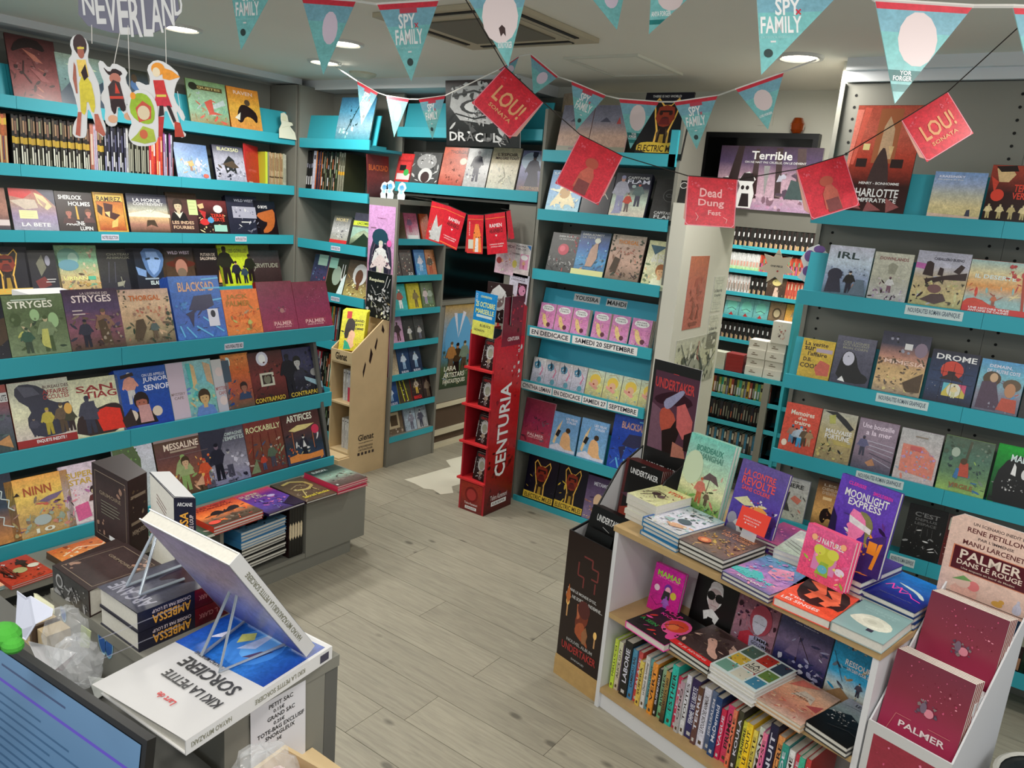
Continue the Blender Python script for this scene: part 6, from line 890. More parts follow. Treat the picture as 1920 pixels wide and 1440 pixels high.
sheet('paper_sheet','large white torn sheet standing behind the screen',[(-1.607, 0.6, 1.069),(-1.607, 0.6, 1.018),(-1.58, 0.58, 0.995),(-1.527, 0.58, 1.0),(-1.478, 0.58, 1.056),(-1.408, 0.58, 1.102),(-1.45, 0.6, 1.091),(-1.545, 0.6, 1.082),(-1.566, 0.6, 1.07)][::-1],'d8dcee')
sheet('paper_sheet','pale yellow torn sheet behind the white one',[(-1.606, 0.63, 1.052),(-1.578, 0.62, 1.052),(-1.492, 0.62, 1.054),(-1.517, 0.63, 1.059),(-1.616, 0.64, 1.043)][::-1],'cfcfb0')
sheet('envelope','white envelope with dark red lining on the till desk',[(-1.571, 0.6, 0.97),(-1.462, 0.576, 0.97),(-1.439, 0.594, 0.96),(-1.494, 0.659, 0.95)],'d9d9dd')
sheet('red_card','dark red card edge sticking out of the envelope',[(-1.432, 0.589, 0.972),(-1.461, 0.642, 0.972),(-1.425, 0.6, 0.968)],'4a1420',cat='card')
sheet('paper_sheet','grey white folded sheets by the counter foot',[(-1.474, 0.668, 0.9),(-1.389, 0.642, 0.9),(-1.403, 0.685, 0.9),(-1.433, 0.694, 0.9)],'b9bcb8')
sheet('sticky_note','pale green note held behind the clear bag',[(-1.43, 0.64, 1.048),(-1.439, 0.64, 0.997),(-1.404, 0.64, 1.008),(-1.392, 0.64, 1.05)],'b9c397',cat='note')
sheet('sticky_note','olive green note hanging under the counter edge',[(-1.306, 0.71, 0.883),(-1.254, 0.71, 0.826),(-1.203, 0.71, 0.879),(-1.22, 0.71, 0.903)],'8f9a68',cat='note')
t=thing('wooden_holder','pale wooden desk holder behind the screen','holder',M=T3(*(-1.68, 0.664, 0.89)))
mb=MB(); mb.box(-.05,.0,-.02,.06,0,.045,WOODL); part('left_block',mb,t); mb=MB(); mb.box(.004,.012,-.02,.06,0,.05,BROWN); part('divider',mb,t); mb=MB(); mb.box(.016,.06,-.01,.06,0,.045,WOODL); part('right_block',mb,t)
FILM=mat('cling_film','e6e9ec',.12,alpha=.22,bump=.8,scale=30)
def crumple(name,label,c,r,seed):
    rnd=random.Random(seed); bm=MB(); n_=22; V_=[]
    for i in range(n_//2+1):
        row=[]
        for k in range(n_):
            th=math.pi*i/(n_//2); a=2*math.pi*k/n_; s=rnd.uniform(.86,1.1); row.append(Vector(c)+Vector((r[0]*math.sin(th)*math.cos(a)*s,r[1]*math.sin(th)*math.sin(a)*s,r[2]*math.cos(th)*s)))
        V_.append(row)
    for i in range(n_//2):
        for k in range(n_): bm.poly([V_[i][k],V_[i+1][k],V_[i+1][(k+1)%n_]],FILM); bm.poly([V_[i][k],V_[i+1][(k+1)%n_],V_[i][(k+1)%n_]],FILM)
    thing(name,label,'bag',None,None,bm.mesh(name,True))
crumple('plastic_bag','crumpled clear plastic bag beside the green note',(-1.447, 0.62, 1.022),(.05,.04,.062),3)
crumple('plastic_bag','larger clear plastic bag near the desk edge',(-1.363, 0.6, 1.017),(.055,.04,.05),8)
crumple('plastic_bag','clear film bunched at the lower edge by the crate',(-0.93, 0.7, 0.953),(.06,.05,.045),5)
CRM=T3(*(-0.918, 0.775, 0.923))@Matrix.Rotation(.1,4,'Z')@T3(-.055,0,-.075)
t=thing('wooden_crate','small wooden crate with pink stones at the lower picture edge','crate',M=CRM)
for a,b,c,d in ((-.06,.06,-.06,-.052),(-.06,.06,.052,.06),(-.06,-.052,-.052,.052),(.052,.06,-.052,.052)): mb=MB(); mb.box(a,b,c,d,-.05,.03,WOODL); part('slat',mb,t)
mb=MB(); mb.box(-.052,.052,-.052,.052,-.05,-.04,WOODL); part('bottom',mb,t)
for k in range(6): mb=MB(); mb.ball((-.03+.022*(k%3),-.02+.035*(k//3),-.01+.004*k),(.022,.02,.02),mat('pink_stone','dcb7b0',.5)); thing('pink_stone','pale pink rounded stone in the wooden crate','stone','pink stones in the crate',CRM.copy(),mb.mesh('pink_stone',True))
t=thing('side_table','small stool carrying the wooden crate at the counter end','table',M=T3(-.95,.78,0))
mb=MB(); mb.box(-.1,.14,-.12,.12,0.793,0.82,WOODL); part('table_top',mb,t)
for a,b in ((-.09,-.11),(.11,-.11),(-.09,.09),(.11,.09)): mb=MB(); mb.box(a,a+.02,b,b+.02,0,0.792,WOODL); part('leg',mb,t)
mb=MB(); G_=mat('green_plush','3f9430',.9); mb.ball((0,0,0),(.024,.018,.014),G_,14); mb.ball((.022,0,-.004),(.014,.012,.010),G_,14); mb.ball((.004,-.014,-.008),(.010,.009,.008),G_,12); mb.ball((-.012,-.012,-.009),(.009,.009,.008),G_,12); thing('soft_toy','plain lime green plush lump on top of the screen','toy',None,T3(*(-0.952, 0.338, 1.364)),mb.mesh('soft_toy',True))
# measured hanging positions in metres
BIGP=[([(-2.085, 1.416, 2.465), (-1.966, 1.505, 2.484), (-2.015, 1.408, 2.27)], 2.17, 's', 'leftmost of the large ones'), ([(-1.891, 1.515, 2.424), (-1.767, 1.603, 2.425), (-1.799, 1.521, 2.219)], 2.15, 'f', 'beside the left lamps, large and without lettering'), ([(-1.51, 1.438, 2.361), (-1.391, 1.529, 2.383), (-1.406, 1.462, 2.185)], 1.89, 's', 'large one before the ceiling vent'), ([(-1.207, 1.391, 2.369), (-1.086, 1.481, 2.386), (-1.086, 1.428, 2.203)], 1.68, 'b', 'large one with a dark bow tie'), ([(-1.048, 1.606, 2.421), (-0.954, 1.676, 2.438), (-0.95, 1.644, 2.316)], 1.75, 'f', 'pale one cut by the picture top'), ([(-0.843, 1.581, 2.402), (-0.734, 1.663, 2.421), (-0.824, 1.56, 2.283)], 1.62, 'a', 'tilted one cut by the picture top with a name'), ([(-0.52, 1.338, 2.295), (-0.398, 1.429, 2.311), (-0.484, 1.323, 2.155)], 1.27, 's', 'large one left of the right lamp'), ([(-0.333, 1.347, 2.263), (-0.21, 1.434, 2.266), (-0.277, 1.343, 2.112)], 1.18, 'p', 'largest one with a dark green name band'), ([(-0.158, 1.432, 2.262), (-0.051, 1.51, 2.268), (-0.099, 1.433, 2.12)], 1.15, 'f', 'one cut by the right picture edge')]
SMALLP=[([(-3.679, 3.368, 2.54), (-3.565, 3.431, 2.482), (-3.608, 3.345, 2.286)], 's', 'first from the left'), ([(-3.294, 3.232, 2.434), (-3.187, 3.304, 2.425), (-3.212, 3.226, 2.213)], 'f', 'second from the left without lettering'), ([(-2.998, 3.18, 2.405), (-2.888, 3.267, 2.436), (-2.897, 3.194, 2.205)], 's', 'third from the left'), ([(-2.295, 2.947, 2.493), (-2.233, 3.01, 2.561), (-2.241, 2.974, 2.453)], 'f', 'mostly hidden by the left red pennant'), ([(-2.067, 2.869, 2.537), (-1.953, 2.925, 2.452), (-2.023, 2.851, 2.368)], 'f', 'rising steeply right of the red pennant'), ([(-1.789, 2.776, 2.407), (-1.666, 2.85, 2.362), (-1.734, 2.759, 2.216)], 's', 'over the pink landscape albums'), ([(-1.49, 2.647, 2.319), (-1.369, 2.732, 2.32), (-1.42, 2.646, 2.143)], 'p', 'left of the glowing dog album'), ([(-1.232, 2.571, 2.296), (-1.116, 2.662, 2.329), (-1.137, 2.594, 2.144)], 's', 'right of the glowing dog album'), ([(-0.97, 2.446, 2.314), (-0.86, 2.542, 2.378), (-0.864, 2.488, 2.201)], 'l', 'rightmost over the television')]
REDP=[([(-1.429, 1.864, 2.29), (-1.321, 1.915, 2.2), (-1.369, 1.848, 2.086), (-1.478, 1.802, 2.192)], 'l', 'diamond tilted one at the left'), ([(-1.303, 2.097, 2.134), (-1.184, 2.165, 2.08), (-1.209, 2.108, 1.943), (-1.322, 2.039, 1.978)], 'g', 'second one with a faded figure'), ([(-0.992, 2.225, 2.036), (-0.871, 2.311, 2.038), (-0.852, 2.283, 1.896), (-0.976, 2.196, 1.896)], 'd', 'upright one in the middle'), ([(-0.721, 2.365, 2.077), (-0.617, 2.454, 2.13), (-0.563, 2.45, 1.985), (-0.672, 2.362, 1.948)], 'g', 'fourth one with a faded figure'), ([(-0.47, 2.394, 2.219), (-0.384, 2.48, 2.305), (-0.313, 2.497, 2.193), (-0.4, 2.412, 2.111)], 'l', 'rightmost one over the grey wall panel')]
RAMEN=[([(-3.511, 3.9, 1.882), (-3.361, 3.9, 1.858), (-3.405, 3.9, 1.608), (-3.52, 3.9, 1.625)], 'half turned one at the left'), ([(-3.367, 3.896, 1.861), (-3.211, 3.896, 1.822), (-3.276, 3.896, 1.59), (-3.402, 3.896, 1.615)], 'tilted one with lettering'), ([(-3.194, 3.892, 1.816), (-3.065, 3.892, 1.823), (-3.064, 3.892, 1.581), (-3.196, 3.892, 1.581)], 'orange striped one'), ([(-3.054, 3.888, 1.827), (-2.898, 3.888, 1.855), (-2.902, 3.888, 1.601), (-3.005, 3.888, 1.584)], 'second one with lettering'), ([(-2.887, 3.884, 1.858), (-2.856, 3.884, 1.867), (-2.837, 3.884, 1.721), (-2.854, 3.884, 1.688)], 'narrow folded one at the jamb')]
STRING1=[(-2.154, 1.406, 2.471), (-2.085, 1.416, 2.465), (-1.966, 1.505, 2.484), (-1.891, 1.515, 2.424), (-1.767, 1.603, 2.425), (-1.51, 1.438, 2.361), (-1.391, 1.529, 2.383), (-1.207, 1.391, 2.369), (-1.086, 1.481, 2.386), (-1.048, 1.606, 2.421), (-0.954, 1.676, 2.438), (-0.843, 1.581, 2.402), (-0.734, 1.663, 2.421), (-0.52, 1.338, 2.295), (-0.398, 1.429, 2.311), (-0.333, 1.347, 2.263), (-0.21, 1.434, 2.266), (-0.158, 1.432, 2.262), (-0.051, 1.51, 2.268)]
STRING2=[(-4.077, 3.504, 2.674), (-3.679, 3.368, 2.54), (-3.565, 3.431, 2.482), (-3.294, 3.232, 2.434), (-3.187, 3.304, 2.425), (-2.998, 3.18, 2.405), (-2.888, 3.267, 2.436), (-2.295, 2.947, 2.493), (-2.233, 3.01, 2.561), (-2.067, 2.869, 2.537), (-1.953, 2.925, 2.452), (-1.789, 2.776, 2.407), (-1.666, 2.85, 2.362), (-1.49, 2.647, 2.319), (-1.369, 2.732, 2.32), (-1.232, 2.571, 2.296), (-1.116, 2.662, 2.329), (-0.97, 2.446, 2.314), (-0.86, 2.542, 2.378), (-0.722, 2.389, 2.381)]
CORDP=[(-1.47, 1.695, 2.454), (-1.429, 1.864, 2.29), (-1.321, 1.915, 2.2), (-1.303, 2.097, 2.134), (-1.184, 2.165, 2.08), (-0.992, 2.225, 2.036), (-0.871, 2.311, 2.038), (-0.721, 2.365, 2.077), (-0.617, 2.454, 2.13), (-0.47, 2.394, 2.219), (-0.384, 2.48, 2.305), (-0.24, 2.367, 2.435)]
SIGNM=frame((-1.599, 0.769, 2.174),(0.148, 0.108, 0.013),(0,0,1))
FIGPOS=[((-1.568, 0.732, 1.967), (0.056, 0.04, 0.006), 0.182), ((-1.526, 0.768, 1.993), (0.052, 0.039, 0.005), 0.119), ((-1.481, 0.791, 1.962), (0.051, 0.038, 0.005), 0.106), ((-1.463, 0.808, 1.978), (0.072, 0.053, 0.007), 0.139)]
MOBW=[((-1.524, 0.821, 2.17), (-1.498, 0.807, 2.058)), ((-1.461, 0.883, 2.231), (-1.454, 0.88, 2.206)), ((-1.587, 0.786, 2.203), (-1.574, 0.778, 2.143)), ((-1.536, 0.812, 2.168), (-1.533, 0.795, 2.101)), ((-1.472, 0.865, 2.195), (-1.453, 0.854, 2.111)), ((-1.524, 0.821, 2.17), (-1.564, 0.849, 2.364))]
# ---------------------------------------------------------------- pennants
def cardpoly(name,label,P_,spec,cat,group=None,t_=.0012,col='9cc',round_=0):
    """P_: corners TL, TR, ... ; print is laid on the side towards the counter"""
    P_=[Vector(p) for p in P_]; X=(P_[1]-P_[0]); w_=X.length; M=frame(P_[0],X,P_[0]-P_[-1] if len(P_)>2 else (0,0,1)); Mi=M.inverted(); L_=[Mi@p for p in P_]
    L_=[(p.x,p.y) for p in L_]; h_=-min(p[1] for p in L_); mb=MB(); L_=L_[::-1]
    if round_:
        q=[]
        for i,(x,y) in enumerate(L_):
            if y>-h_*.3: q.append((x,y)); continue
            for o_ in (L_[i-1],L_[(i+1)%4]): d=Vector((o_[0]-x,o_[1]-y)).normalized()*round_; q.append((x+d.x,y+d.y))
        L_=q
    mb.prism(L_,-t_,0,PRINT,col=ink(col)); o=thing(name,label,cat,group,M,mb.mesh(name)); art(spec(w_,h_,L_) if callable(spec) else spec,w_,h_,o,'pennant_print',y0=-h_); return o
def tri(kind):
    def f(w_,h_,L_):
        tx=[p for p in L_ if p[1]<-h_*.9][0][0]/w_*100
        def X(x,y): return (x-50)*(y/100)*1.0+50+(tx-50)*(1-y/100)
        s='p 7bbfc4 0 100 100 100 %.1f 0'%tx; s='p 7bb 0 100 100 100 %.1f 0|p 7ab 0 100 100 100 %.1f 70 %.1f 70|p c34 0 100 100 100 %.1f 92 %.1f 92'%(tx,X(100,70),X(0,70),X(100,92),X(0,92))
        c=X(50,60)
        if kind=='s': s+='|r %.1f 86 %.1f 93 b45|T %.1f 76 27 19 eee SPY|l c34 1.6 %.1f 73 %.1f 67|l c34 1.6 %.1f 67 %.1f 73|T %.1f 56 44 19 eee FAMILY|T %.1f 42 32 2.5 9cc TATSUYA ENDO|r %.1f 36 %.1f 38 ddd|e %.1f 24 5 5 344'%(X(34,87),X(66,87),X(46,70),X(66,62),X(74,62),X(66,62),X(74,62),X(50,48),X(50,33),X(40,29),X(60,29),X(50,17))
        if kind=='p': s+='|e %.1f 64 20 27 dcc|p 166 %.1f 33 %.1f 33 %.1f 22 %.1f 22|T %.1f 30.5 12 4.5 eee YOR|T %.1f 25 19 5 eee FORGER|p 277 %.1f 19 %.1f 19 %.1f 12 %.1f 12'%(X(56,64),X(0,33),X(100,33),X(100,22),X(0,22),X(56,30),X(50,25),X(0,19),X(100,19),X(100,12),X(0,12))
        if kind=='b': s+='|e %.1f 60 26 32 edd|p 433 %.1f 46 %.1f 50 %.1f 46 %.1f 36 %.1f 40 %.1f 36|T %.1f 26 20 8 eee BOND FORGER'%(X(50,60),X(40,46),X(50,46),X(60,46),X(60,36),X(50,36),X(40,36),X(52,26))
        if kind=='a': s+='|e %.1f 62 20 24 dcc|T %.1f 34 30 9 eee ANYA FORGER|p 277 %.1f 24 %.1f 24 %.1f 16 %.1f 16'%(X(50,60),X(50,34),X(0,24),X(100,24),X(100,16),X(0,16))
        if kind=='f': s+='|e %.1f 62 14 22 dcd'%X(60,60)
        if kind=='l': s+='|e %.1f 60 18 22 dcc|T %.1f 30 26 5 eee LOID FORGER'%(X(50,60),X(52,30))
        return s
    return f
for P_,d_,k_,l_ in BIGP:
    cardpoly('pennant','turquoise pennant with red top band, '+l_,P_,tri(k_),'pennant')
for P_,k_,l_ in SMALLP: cardpoly('pennant','small turquoise pennant on the rear string, '+l_,P_,tri(k_),'pennant')
mb=MB(); mb.tube(STRING1,.003,CORDW,5); thing('pennant_string','white ribbon carrying the large front pennants','string',None,None,mb.mesh('pennant_string'))
mb=MB(); mb.tube(STRING2,.0028,CORDW,5); thing('pennant_string','white ribbon carrying the small rear pennants','string',None,None,mb.mesh('pennant_string'))
def red(kind):
    b='G c23 d34 d34|l e9a 1.4 1 99 1 6 6 1 94 1 99 6 99 99|N 8 78 26 92 10 7 d56|N 74 78 92 92 10 7 d56'
    return b+{'l':'|T 52 52 66 34 ea7 LOU!|T 52 24 54 8 ea7 SONATA','g':'|e 50 62 14 10 b54|p c65 34 10 36 40 46 54 58 54 66 40 66 10|p 844 38 4 38 28 64 28 66 4','d':'|T 48 68 44 18 fbb Dead|T 50 46 52 18 fbb Dung|T 58 28 26 10 fbb Fest|l fbb 1 20 26 26 18 22 10|l fbb 1 76 20 84 16 82 8'}[kind]
for P_,k_,l_ in REDP: cardpoly('red_pennant','square red pennant on a dark cord, '+l_,P_,red(k_),'pennant',col='d9a090',round_=.018)
mb=MB(); mb.tube(CORDP,.0016,CORD,5); thing('dark_cord','thin dark cord carrying the five red pennants','cord',None,None,mb.mesh('dark_cord'))
mb=MB(); mb.tube([(-4.0,3.905,RAMEN[0][0][0][2]+.03)]+[tuple(RAMEN[i][0][j]) for i in range(5) for j in (0,1)]+[(-2.93,3.89,1.87)],.002,CORD,5); thing('pennant_string','thin cord carrying the long red pennants across the doorway','string',None,None,mb.mesh('pennant_string'))
for i,(P_,l_) in enumerate(RAMEN):
    cardpoly('banner_pennant','long red paper pennant in the doorway, '+l_,P_,['G c23 b33|l e84 2 2 86 98 90|p bbb 20 20 40 70 60 40 80 50 80 4 20 4|N 10 6 80 60 14 14 999 ccc 776','G c23 c23|l e84 2 2 88 98 88|T 50 70 60 9 edd RAMEN|T 50 57 66 11 322 AKANEKO|p edd 44 47 56 47 50 42|T 50 24 70 3 edd 2 MANGAS ACHETES|T 50 18 60 3 edd UN EXCLU OFFERT|l e84 3 2 4 98 4','G c23 c33|l e84 2 2 88 98 88|V 14 64 6 36 edd STARCO|p e84 36 4 40 50 50 76 70 76 84 50 92 4|p ddd 50 4 54 40 70 40 72 4|r 8 10 40 36 ccb|N 36 10 92 76 12 10 322|r 8 4 40 12 b43','G c23 c23|l e84 2 2 88 98 88|T 50 70 60 9 edd RAMEN|T 50 57 66 11 322 AKANEKO|p edd 44 47 56 47 50 42|T 50 24 70 3 edd 2 MANGAS ACHETES|T 50 18 60 3 edd UN EXCLU OFFERT','G b23 b23'][i],'pennant',col='a33')
# ---------------------------------------------------------------- hanging paper mobile
mb=MB(); mb.prism([(a*.19,b*.19) for a,b in [(.03,.42),(.0,.1),(.08,.0),(.3,-.06),(.5,-.08),(.72,-.06),(.92,.02),(1.0,.12),(.97,.42)]][::1],-.002,0,PRINT,col=ink('778'))
o=thing('title_sign','grey and white oval title sign hanging from the ceiling','sign',None,SIGNM,mb.mesh('title_sign')); art('T 10 38 11 40 ddd N|T 21 30 9 54 ddd E|T 31 24 11 64 ddd V|T 42 20 10 70 ddd E|T 53 18 11 74 ddd R|T 64 18 9 72 ddd L|T 73 22 11 66 ddd A|T 84 28 11 54 ddd N|T 94 38 8 38 ddd D',.2,.1,o,'sign_print')
FIG=[('yellow trousered figure with tall dark hair','p eee 30 0 0 2 6 14 26 24 20 44 10 60 14 76 30 82 24 92 40 100 66 98 76 88 66 76 78 66 92 50 84 24 96 10 86 0 70 6 60 24 52 30 46 20 40 4','e 52 90 18 10 433|e 52 83 9 6 a65|r 44 86 62 88 dc5|p ec6 40 60 38 76 62 76 66 60|p dc4 34 34 38 60 68 60 76 34 64 22 54 40 44 22 32 26|p b65 10 4 24 26 34 26 22 2|p b65 66 8 68 24 78 24 92 4 86 2|p a65 30 74 22 58 26 44 30 44 34 70|p 322 46 64 60 72 64 60 52 56'),
 ('small dark figure in a pointed hat','p eee 20 0 6 8 14 30 0 44 20 60 4 92 16 100 36 86 50 96 90 84 76 70 96 50 90 36 70 34 94 20 90 10 66 16 50 34 44 12 40 2','p 322 18 90 36 80 48 88 76 80 60 74 40 76 30 78|e 50 72 16 8 b76|p 433 30 30 28 60 44 70 62 66 70 40 66 30|p c43 46 50 50 66 60 50|r 30 42 68 46 c43|p 322 28 28 34 42 68 42 74 26 60 22 50 36 40 16|e 32 12 14 6 da8|e 78 16 14 6 da8'),
 ('green hooded crouching figure','p eee 20 0 2 14 10 30 20 40 6 60 20 86 50 96 80 90 98 70 96 40 90 10 70 0','p 9b3 14 60 26 84 50 90 76 84 90 62 84 40 60 36 30 44|p c54 40 40 34 64 56 76 80 66 76 46|e 56 56 18 12 dca|p ab4 10 10 30 20 50 34 80 28 84 8 50 4|e 50 20 12 8 c64|e 30 84 8 6 e93'),
 ('red dressed figure with long orange hair','p eee 20 0 16 14 40 40 20 50 0 66 0 74 26 66 30 76 24 90 44 100 66 96 94 80 80 68 74 50 96 30 90 20 76 40 84 12 96 4 80 0 66 20 56 40 46 20 40 2','e 48 88 14 8 e93|p e93 56 90 76 86 92 78 70 74 56 76|e 44 84 8 6 edb|p c33 38 56 36 74 58 74 62 56|p c34 32 42 40 58 62 58 70 40|p 322 40 28 44 42 52 42 52 30|p 322 58 42 66 42 76 22 70 20|p b33 28 4 40 28 52 28 44 2|p b43 70 2 72 22 84 20 90 2|l eee 1 84 60 88 24|r 40 53 60 56 dc5')]
for (lb,out,inn),(p_,x_,h_) in zip(FIG,FIGPOS):
    v=list(map(float,out.split()[2:])); M=frame(p_,x_,(0,0,1)); w_=Vector(x_).length; pts=soft([(a/100*w_,b/100*h_) for a,b in zip(v[::2],v[1::2])])
    ar=sum(pts[i-1][0]*pts[i][1]-pts[i][0]*pts[i-1][1] for i in range(len(pts))); mb=MB(); mb.prism(pts if ar>0 else pts[::-1],-.0015,0,PRINT,col=ink('ddd'))
    o=thing('paper_figure','die cut hanging paper '+lb,'cutout',None,M,mb.mesh('paper_figure')); art(inn,w_,h_,o,'figure_print')
mb=MB()
for a,b in MOBW: mb.tube([a,b],.0008,CORDW,4)
thing('mobile_threads','thin pale threads holding the paper figures and title sign','string',None,None,mb.mesh('mobile_threads'))
mb=MB(); mb.tube([Vector((-3.402, 3.93, 2.626)),Vector((-3.409, 3.93, 2.821))],.0015,CORD,4); mb.tube([(-2.902,3.93,2.6),(-2.902,3.93,2.65)],.0015,CORD,4); link('cord',mb.mesh('cord'),hb,HBM.inverted())
# ---------------------------------------------------------------- far comic room seen through the passage
FR=thing('far_bookcase','tall teal shelved manga bookcase in the far room','bookcase')
mb=MB(); mb.box(-3.0,-1.02,6.42,6.44,0,2.1,DGREY); part('back_panel',mb,FR)
MZ=[1.726,1.536,1.353,1.161,0.97,.76]
for z in MZ+[1.96]:
    shelf(FR,'y',6.2,-3.0,-1.02,z,.22,.03)
mb=MB(); mb.box(-1.5,-1.46,6.19,6.42,0,2.1,GREY); part('side_panel',mb,FR)
MG={'w':['G ddd ccc|r 20 20 80 60 765','G dcc ddd|r 20 30 80 70 a87'],'k':['G 222 333|r 10 10 90 36 ca7','G 222 222|r 10 60 90 80 ddd','G 322 222|r 10 10 90 40 b98'],'g':['G ddd ddd 9e5|r 10 34 90 60 d98','G ddd ddd 8d4|r 10 34 90 60 cba'],'o':['G c53 d87|r 10 40 90 60 345','G c43 534|r 20 10 80 60 c6a','G b43 c96|r 10 60 90 80 5a8'],'r':['G c54 d65|r 20 10 80 30 eb7','G c54 c65|r 20 60 80 90 dca']}
def mrow(z,x0,seq,h=.16):
    for n_,k,l in seq: x0=spine_row('y',6.2,z-.028,x0,[(n_,.0125,{'w':'ccc','k':'222','g':'ddd','o':'b64','r':'c54'}[k],MG[k],l,l)],h=h,d=.12,name='manga_volume',off=.03)
mrow(MZ[0],-2.33,[(13,'k','black and white manga spine on the top far room shelf'),(28,'k','black manga spine with cream foot on the top far room shelf'),(18,'k','black and orange manga spine on the top far room shelf'),(10,'g','white and lime manga spine on the top far room shelf')],.17)
mrow(MZ[1],-2.33,[(20,'g','white and lime manga spine on the second far room shelf'),(30,'o','many coloured manga spine on the second far room shelf')])
mrow(MZ[2],-2.33,[(16,'w','white manga spine on the third far room shelf'),(22,'k','dark manga spine on the third far room shelf'),(16,'r','salmon red manga spine on the third far room shelf')])
mrow(MZ[4],-2.33,[(34,'k','small dark manga spine on the fifth far room shelf')])
for i,(px,cv,sp) in enumerate(((-2.31,'588','G 7bb 6aa|e 50 60 34 26 7cb|l 322 3 20 40 50 50 80 40|p a33 30 10 50 30 70 10|r 0 80 100 100 ccc'),(-2.19,'588','G 7bb 6aa|e 50 60 34 26 7cb|l 322 3 20 40 50 50 80 40|p a33 30 10 50 30 70 10'),(-2.07,'588','G 7bb 6aa|e 50 60 34 26 7cb|l 322 3 20 40 50 50 80 40|p a33 30 10 50 30 70 10'),(-1.94,'765','G a86 654|e 50 50 30 26 543|e 50 50 20 18 ba8'),(-1.81,'c93','G dA4 d95|F 60 10 70 986 765 cba'.replace('A','a')),(-1.68,'aa7','G bba 897|N 10 10 90 90 20 14 dcb 676 a64'),)):
    book('manga_volume',('teal faced manga, first','teal faced manga, second','teal faced manga, third','brown ringed manga','orange manga','pale green manga')[i]+' on the face out far room shelf','book',rowframe('y',6.2,px,MZ[3]-.028,.15,.04),.125,.175,.02,cv,sp)
book('manga_volume','dark manga with a blonde figure turned out on the third far room shelf','book',rowframe('y',6.2,-1.98,MZ[2]-.04,.08,.012),.15,.19,.02,'332','G 543 433|e 50 80 24 14 dc8|p dba 36 10 44 60 60 60 70 10|N 10 10 90 90 16 14 654 876')
LC=thing('lower_far_bookcase','teal topped grey bookcase of manga beyond the passage','bookcase')
mb=MB(); mb.box(-2.4,-1.0,5.36,5.62,.0,.05,DGREY); part('plinth',mb,LC); mb=MB(); mb.box(-2.4,-1.0,5.6,5.62,.05,.84,DGREY); part('back_panel',mb,LC)
for z in (.87,.70,.51,.30): shelf(LC,'y',5.3,-2.4,-1.0,z,.3,.03)
mb=MB(); mb.box(-1.60,-1.555,5.29,5.32,0,.84,GREY); part('upright',mb,LC)
mb=MB(); mb.box(-1.475,-1.455,5.28,5.6,0,1.5,TEAL); part('end_panel',mb,LC)
CM=['G a43 b54|r 20 20 80 70 edc','G 222 322|r 20 20 80 70 998','G 9a4 8a5|r 20 20 80 60 dde','G 3a8 287|r 20 20 80 60 ccc','G cc8 bb7|r 20 60 80 80 222','G 555 444|r 20 10 80 60 99a','G db4 ca3|r 20 20 80 50 322']
spine_row('y',5.3,.672,-2.25,[(36,.0185,'444',CM,'many coloured manga spine on the upper shelf beyond the passage','manga spines beyond the passage, upper')],h=.14,d=.12)
spine_row('y',5.3,.482,-2.25,[(36,.0185,'222',['G 222 111|r 30 30 70 80 887','G 111 222|r 30 20 70 60 776','G 223 222|r 30 30 70 60 b64','G 322 211|r 30 30 70 80 998'],'black manga spine on the middle shelf beyond the passage','manga spines beyond the passage, middle')],h=.155,d=.12)
spine_row('y',5.3,.272,-2.25,[(36,.0185,'332',['G 222 333|r 20 60 80 90 ccb','G a98 876|r 20 10 80 50 443','G 48a 379|r 20 10 80 30 ccc'],'dark or tan manga spine on the lower shelf beyond the passage','manga spines beyond the passage, lower')],h=.16,d=.12)
BXM=mat('white_carton','d3d0c4',.7)
for i in range(4):
    for j in range(2):
        mb=MB(); mb.box(0,.125,0,.12,0,.062,PAPER,ink('d3d0c6')); o=thing('white_box','small white carton in the double pile beyond the passage','box','white cartons beyond the passage',T3(-1.755+.13*j,5.315+.01*(i%2),.871+.0625*i),mb.mesh('white_box')); art('r 30 56 44 64 654|r 24 36 60 44 654',.125,.062,o,'label_print',M=frame((0,-.0004,0),(1,0,0),(0,0,1)))
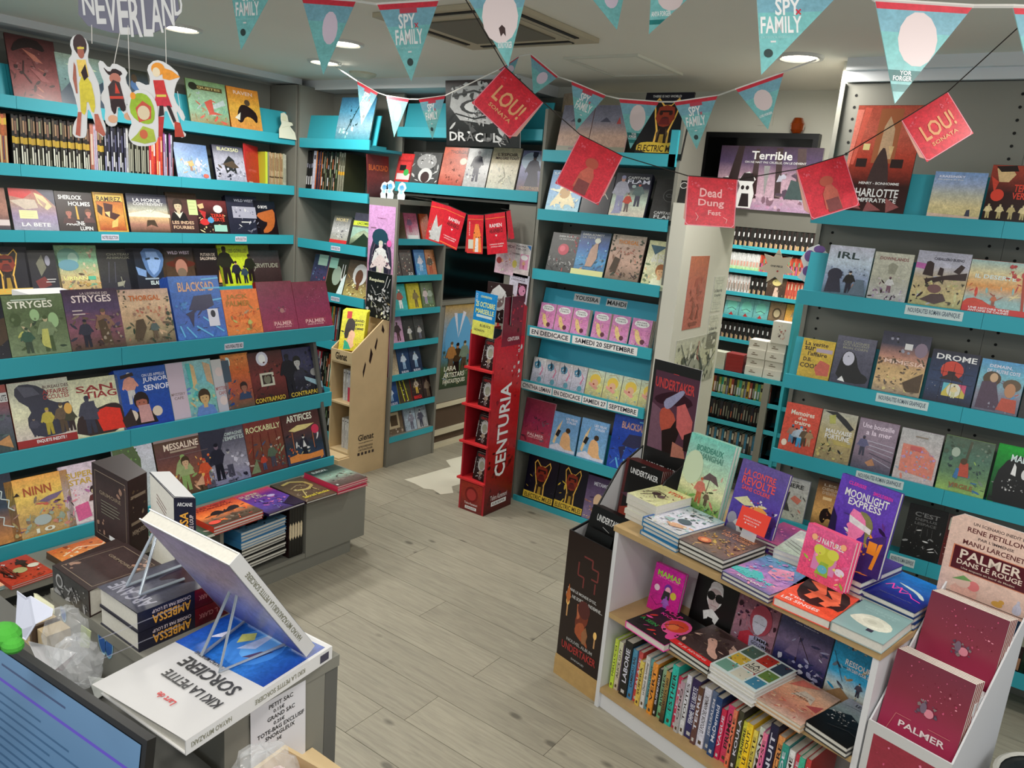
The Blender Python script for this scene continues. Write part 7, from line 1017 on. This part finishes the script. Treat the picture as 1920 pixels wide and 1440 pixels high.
mb=MB(); mb.box(0,.13,0,.1,0,.15,PAPER,ink('d8d5cc')); o=thing('white_box','tall white carton with a red sketch topping the piles','box',None,T3(-1.61,5.32,1.122),mb.mesh('white_box')); art('N 30 20 70 84 26 12 a66 c98 655',.13,.15,o,'label_print',M=frame((0,-.0004,0),(1,0,0),(0,0,1)))
for i in range(5):
    mb=MB(); mb.box(0,.125,0,.1,0,.025,PRINT,ink('822')); thing('red_volume','dark red volume in the flat pile beyond the passage','book','red volumes beyond the passage',T3(-1.90,5.32,.871+.0255*i),mb.mesh('red_volume'))
for i in range(6):
    mb=MB(); mb.box(0,.12,0,.1,0,.02,PRINT,ink('bba')); thing('cream_volume','cream volume in the flat pile beyond the passage','book','cream volumes beyond the passage',T3(-2.03,5.32,.871+.0205*i),mb.mesh('cream_volume'))
mb=MB(); mb.prism([(.06*math.cos(math.pi/2+k*math.pi/7)*(1 if k%2==0 else .55),.06*math.sin(math.pi/2+k*math.pi/7)*(1 if k%2==0 else .55)) for k in range(14)],-.002,0,PRINT,col=ink('fff6e6')); o=thing('star_sign','cream paper star hanging before the far manga shelves','sign',None,FY(*(-1.518, 4.9, 1.659))@Matrix.Scale(1.9,4),mb.mesh('star_sign')); art('T 50 52 60 10 333 ONE PIECE|e 58 26 5 5 c44',.066,.06,o,'star_print',x0=-.033,y0=-.03)
mb=MB(); mb.tube([Vector((-1.76, 4.9, 1.76)),Vector((-1.531, 4.9, 1.737)),Vector((-1.287, 4.9, 1.711))],.0012,CORD,4); thing('thin_thread','thin dark thread behind the cream paper star','cord',None,None,mb.mesh('thin_thread'))
mb=MB(); mb.prism([(.0,.03),(.06,0),(.10,.02),(.13,.07),(.1,.1),(.12,.15),(.07,.19),(.03,.17),(.0,.12),(.02,.08)],-.002,0,PRINT,col=ink('eee')); o=thing('flower_cutout','purple and white paper cutout at the edge of the right shelving','cutout',None,FY(*(-1.049, 3.72, 1.654)),mb.mesh('flower_cutout')); art('e 66 50 20 20 d83|e 30 70 18 14 759|e 60 88 20 9 759|e 30 34 16 12 759|e 60 16 18 10 759|e 70 60 10 6 7bc',.13,.19,o,'cutout_print')
lay_prints()
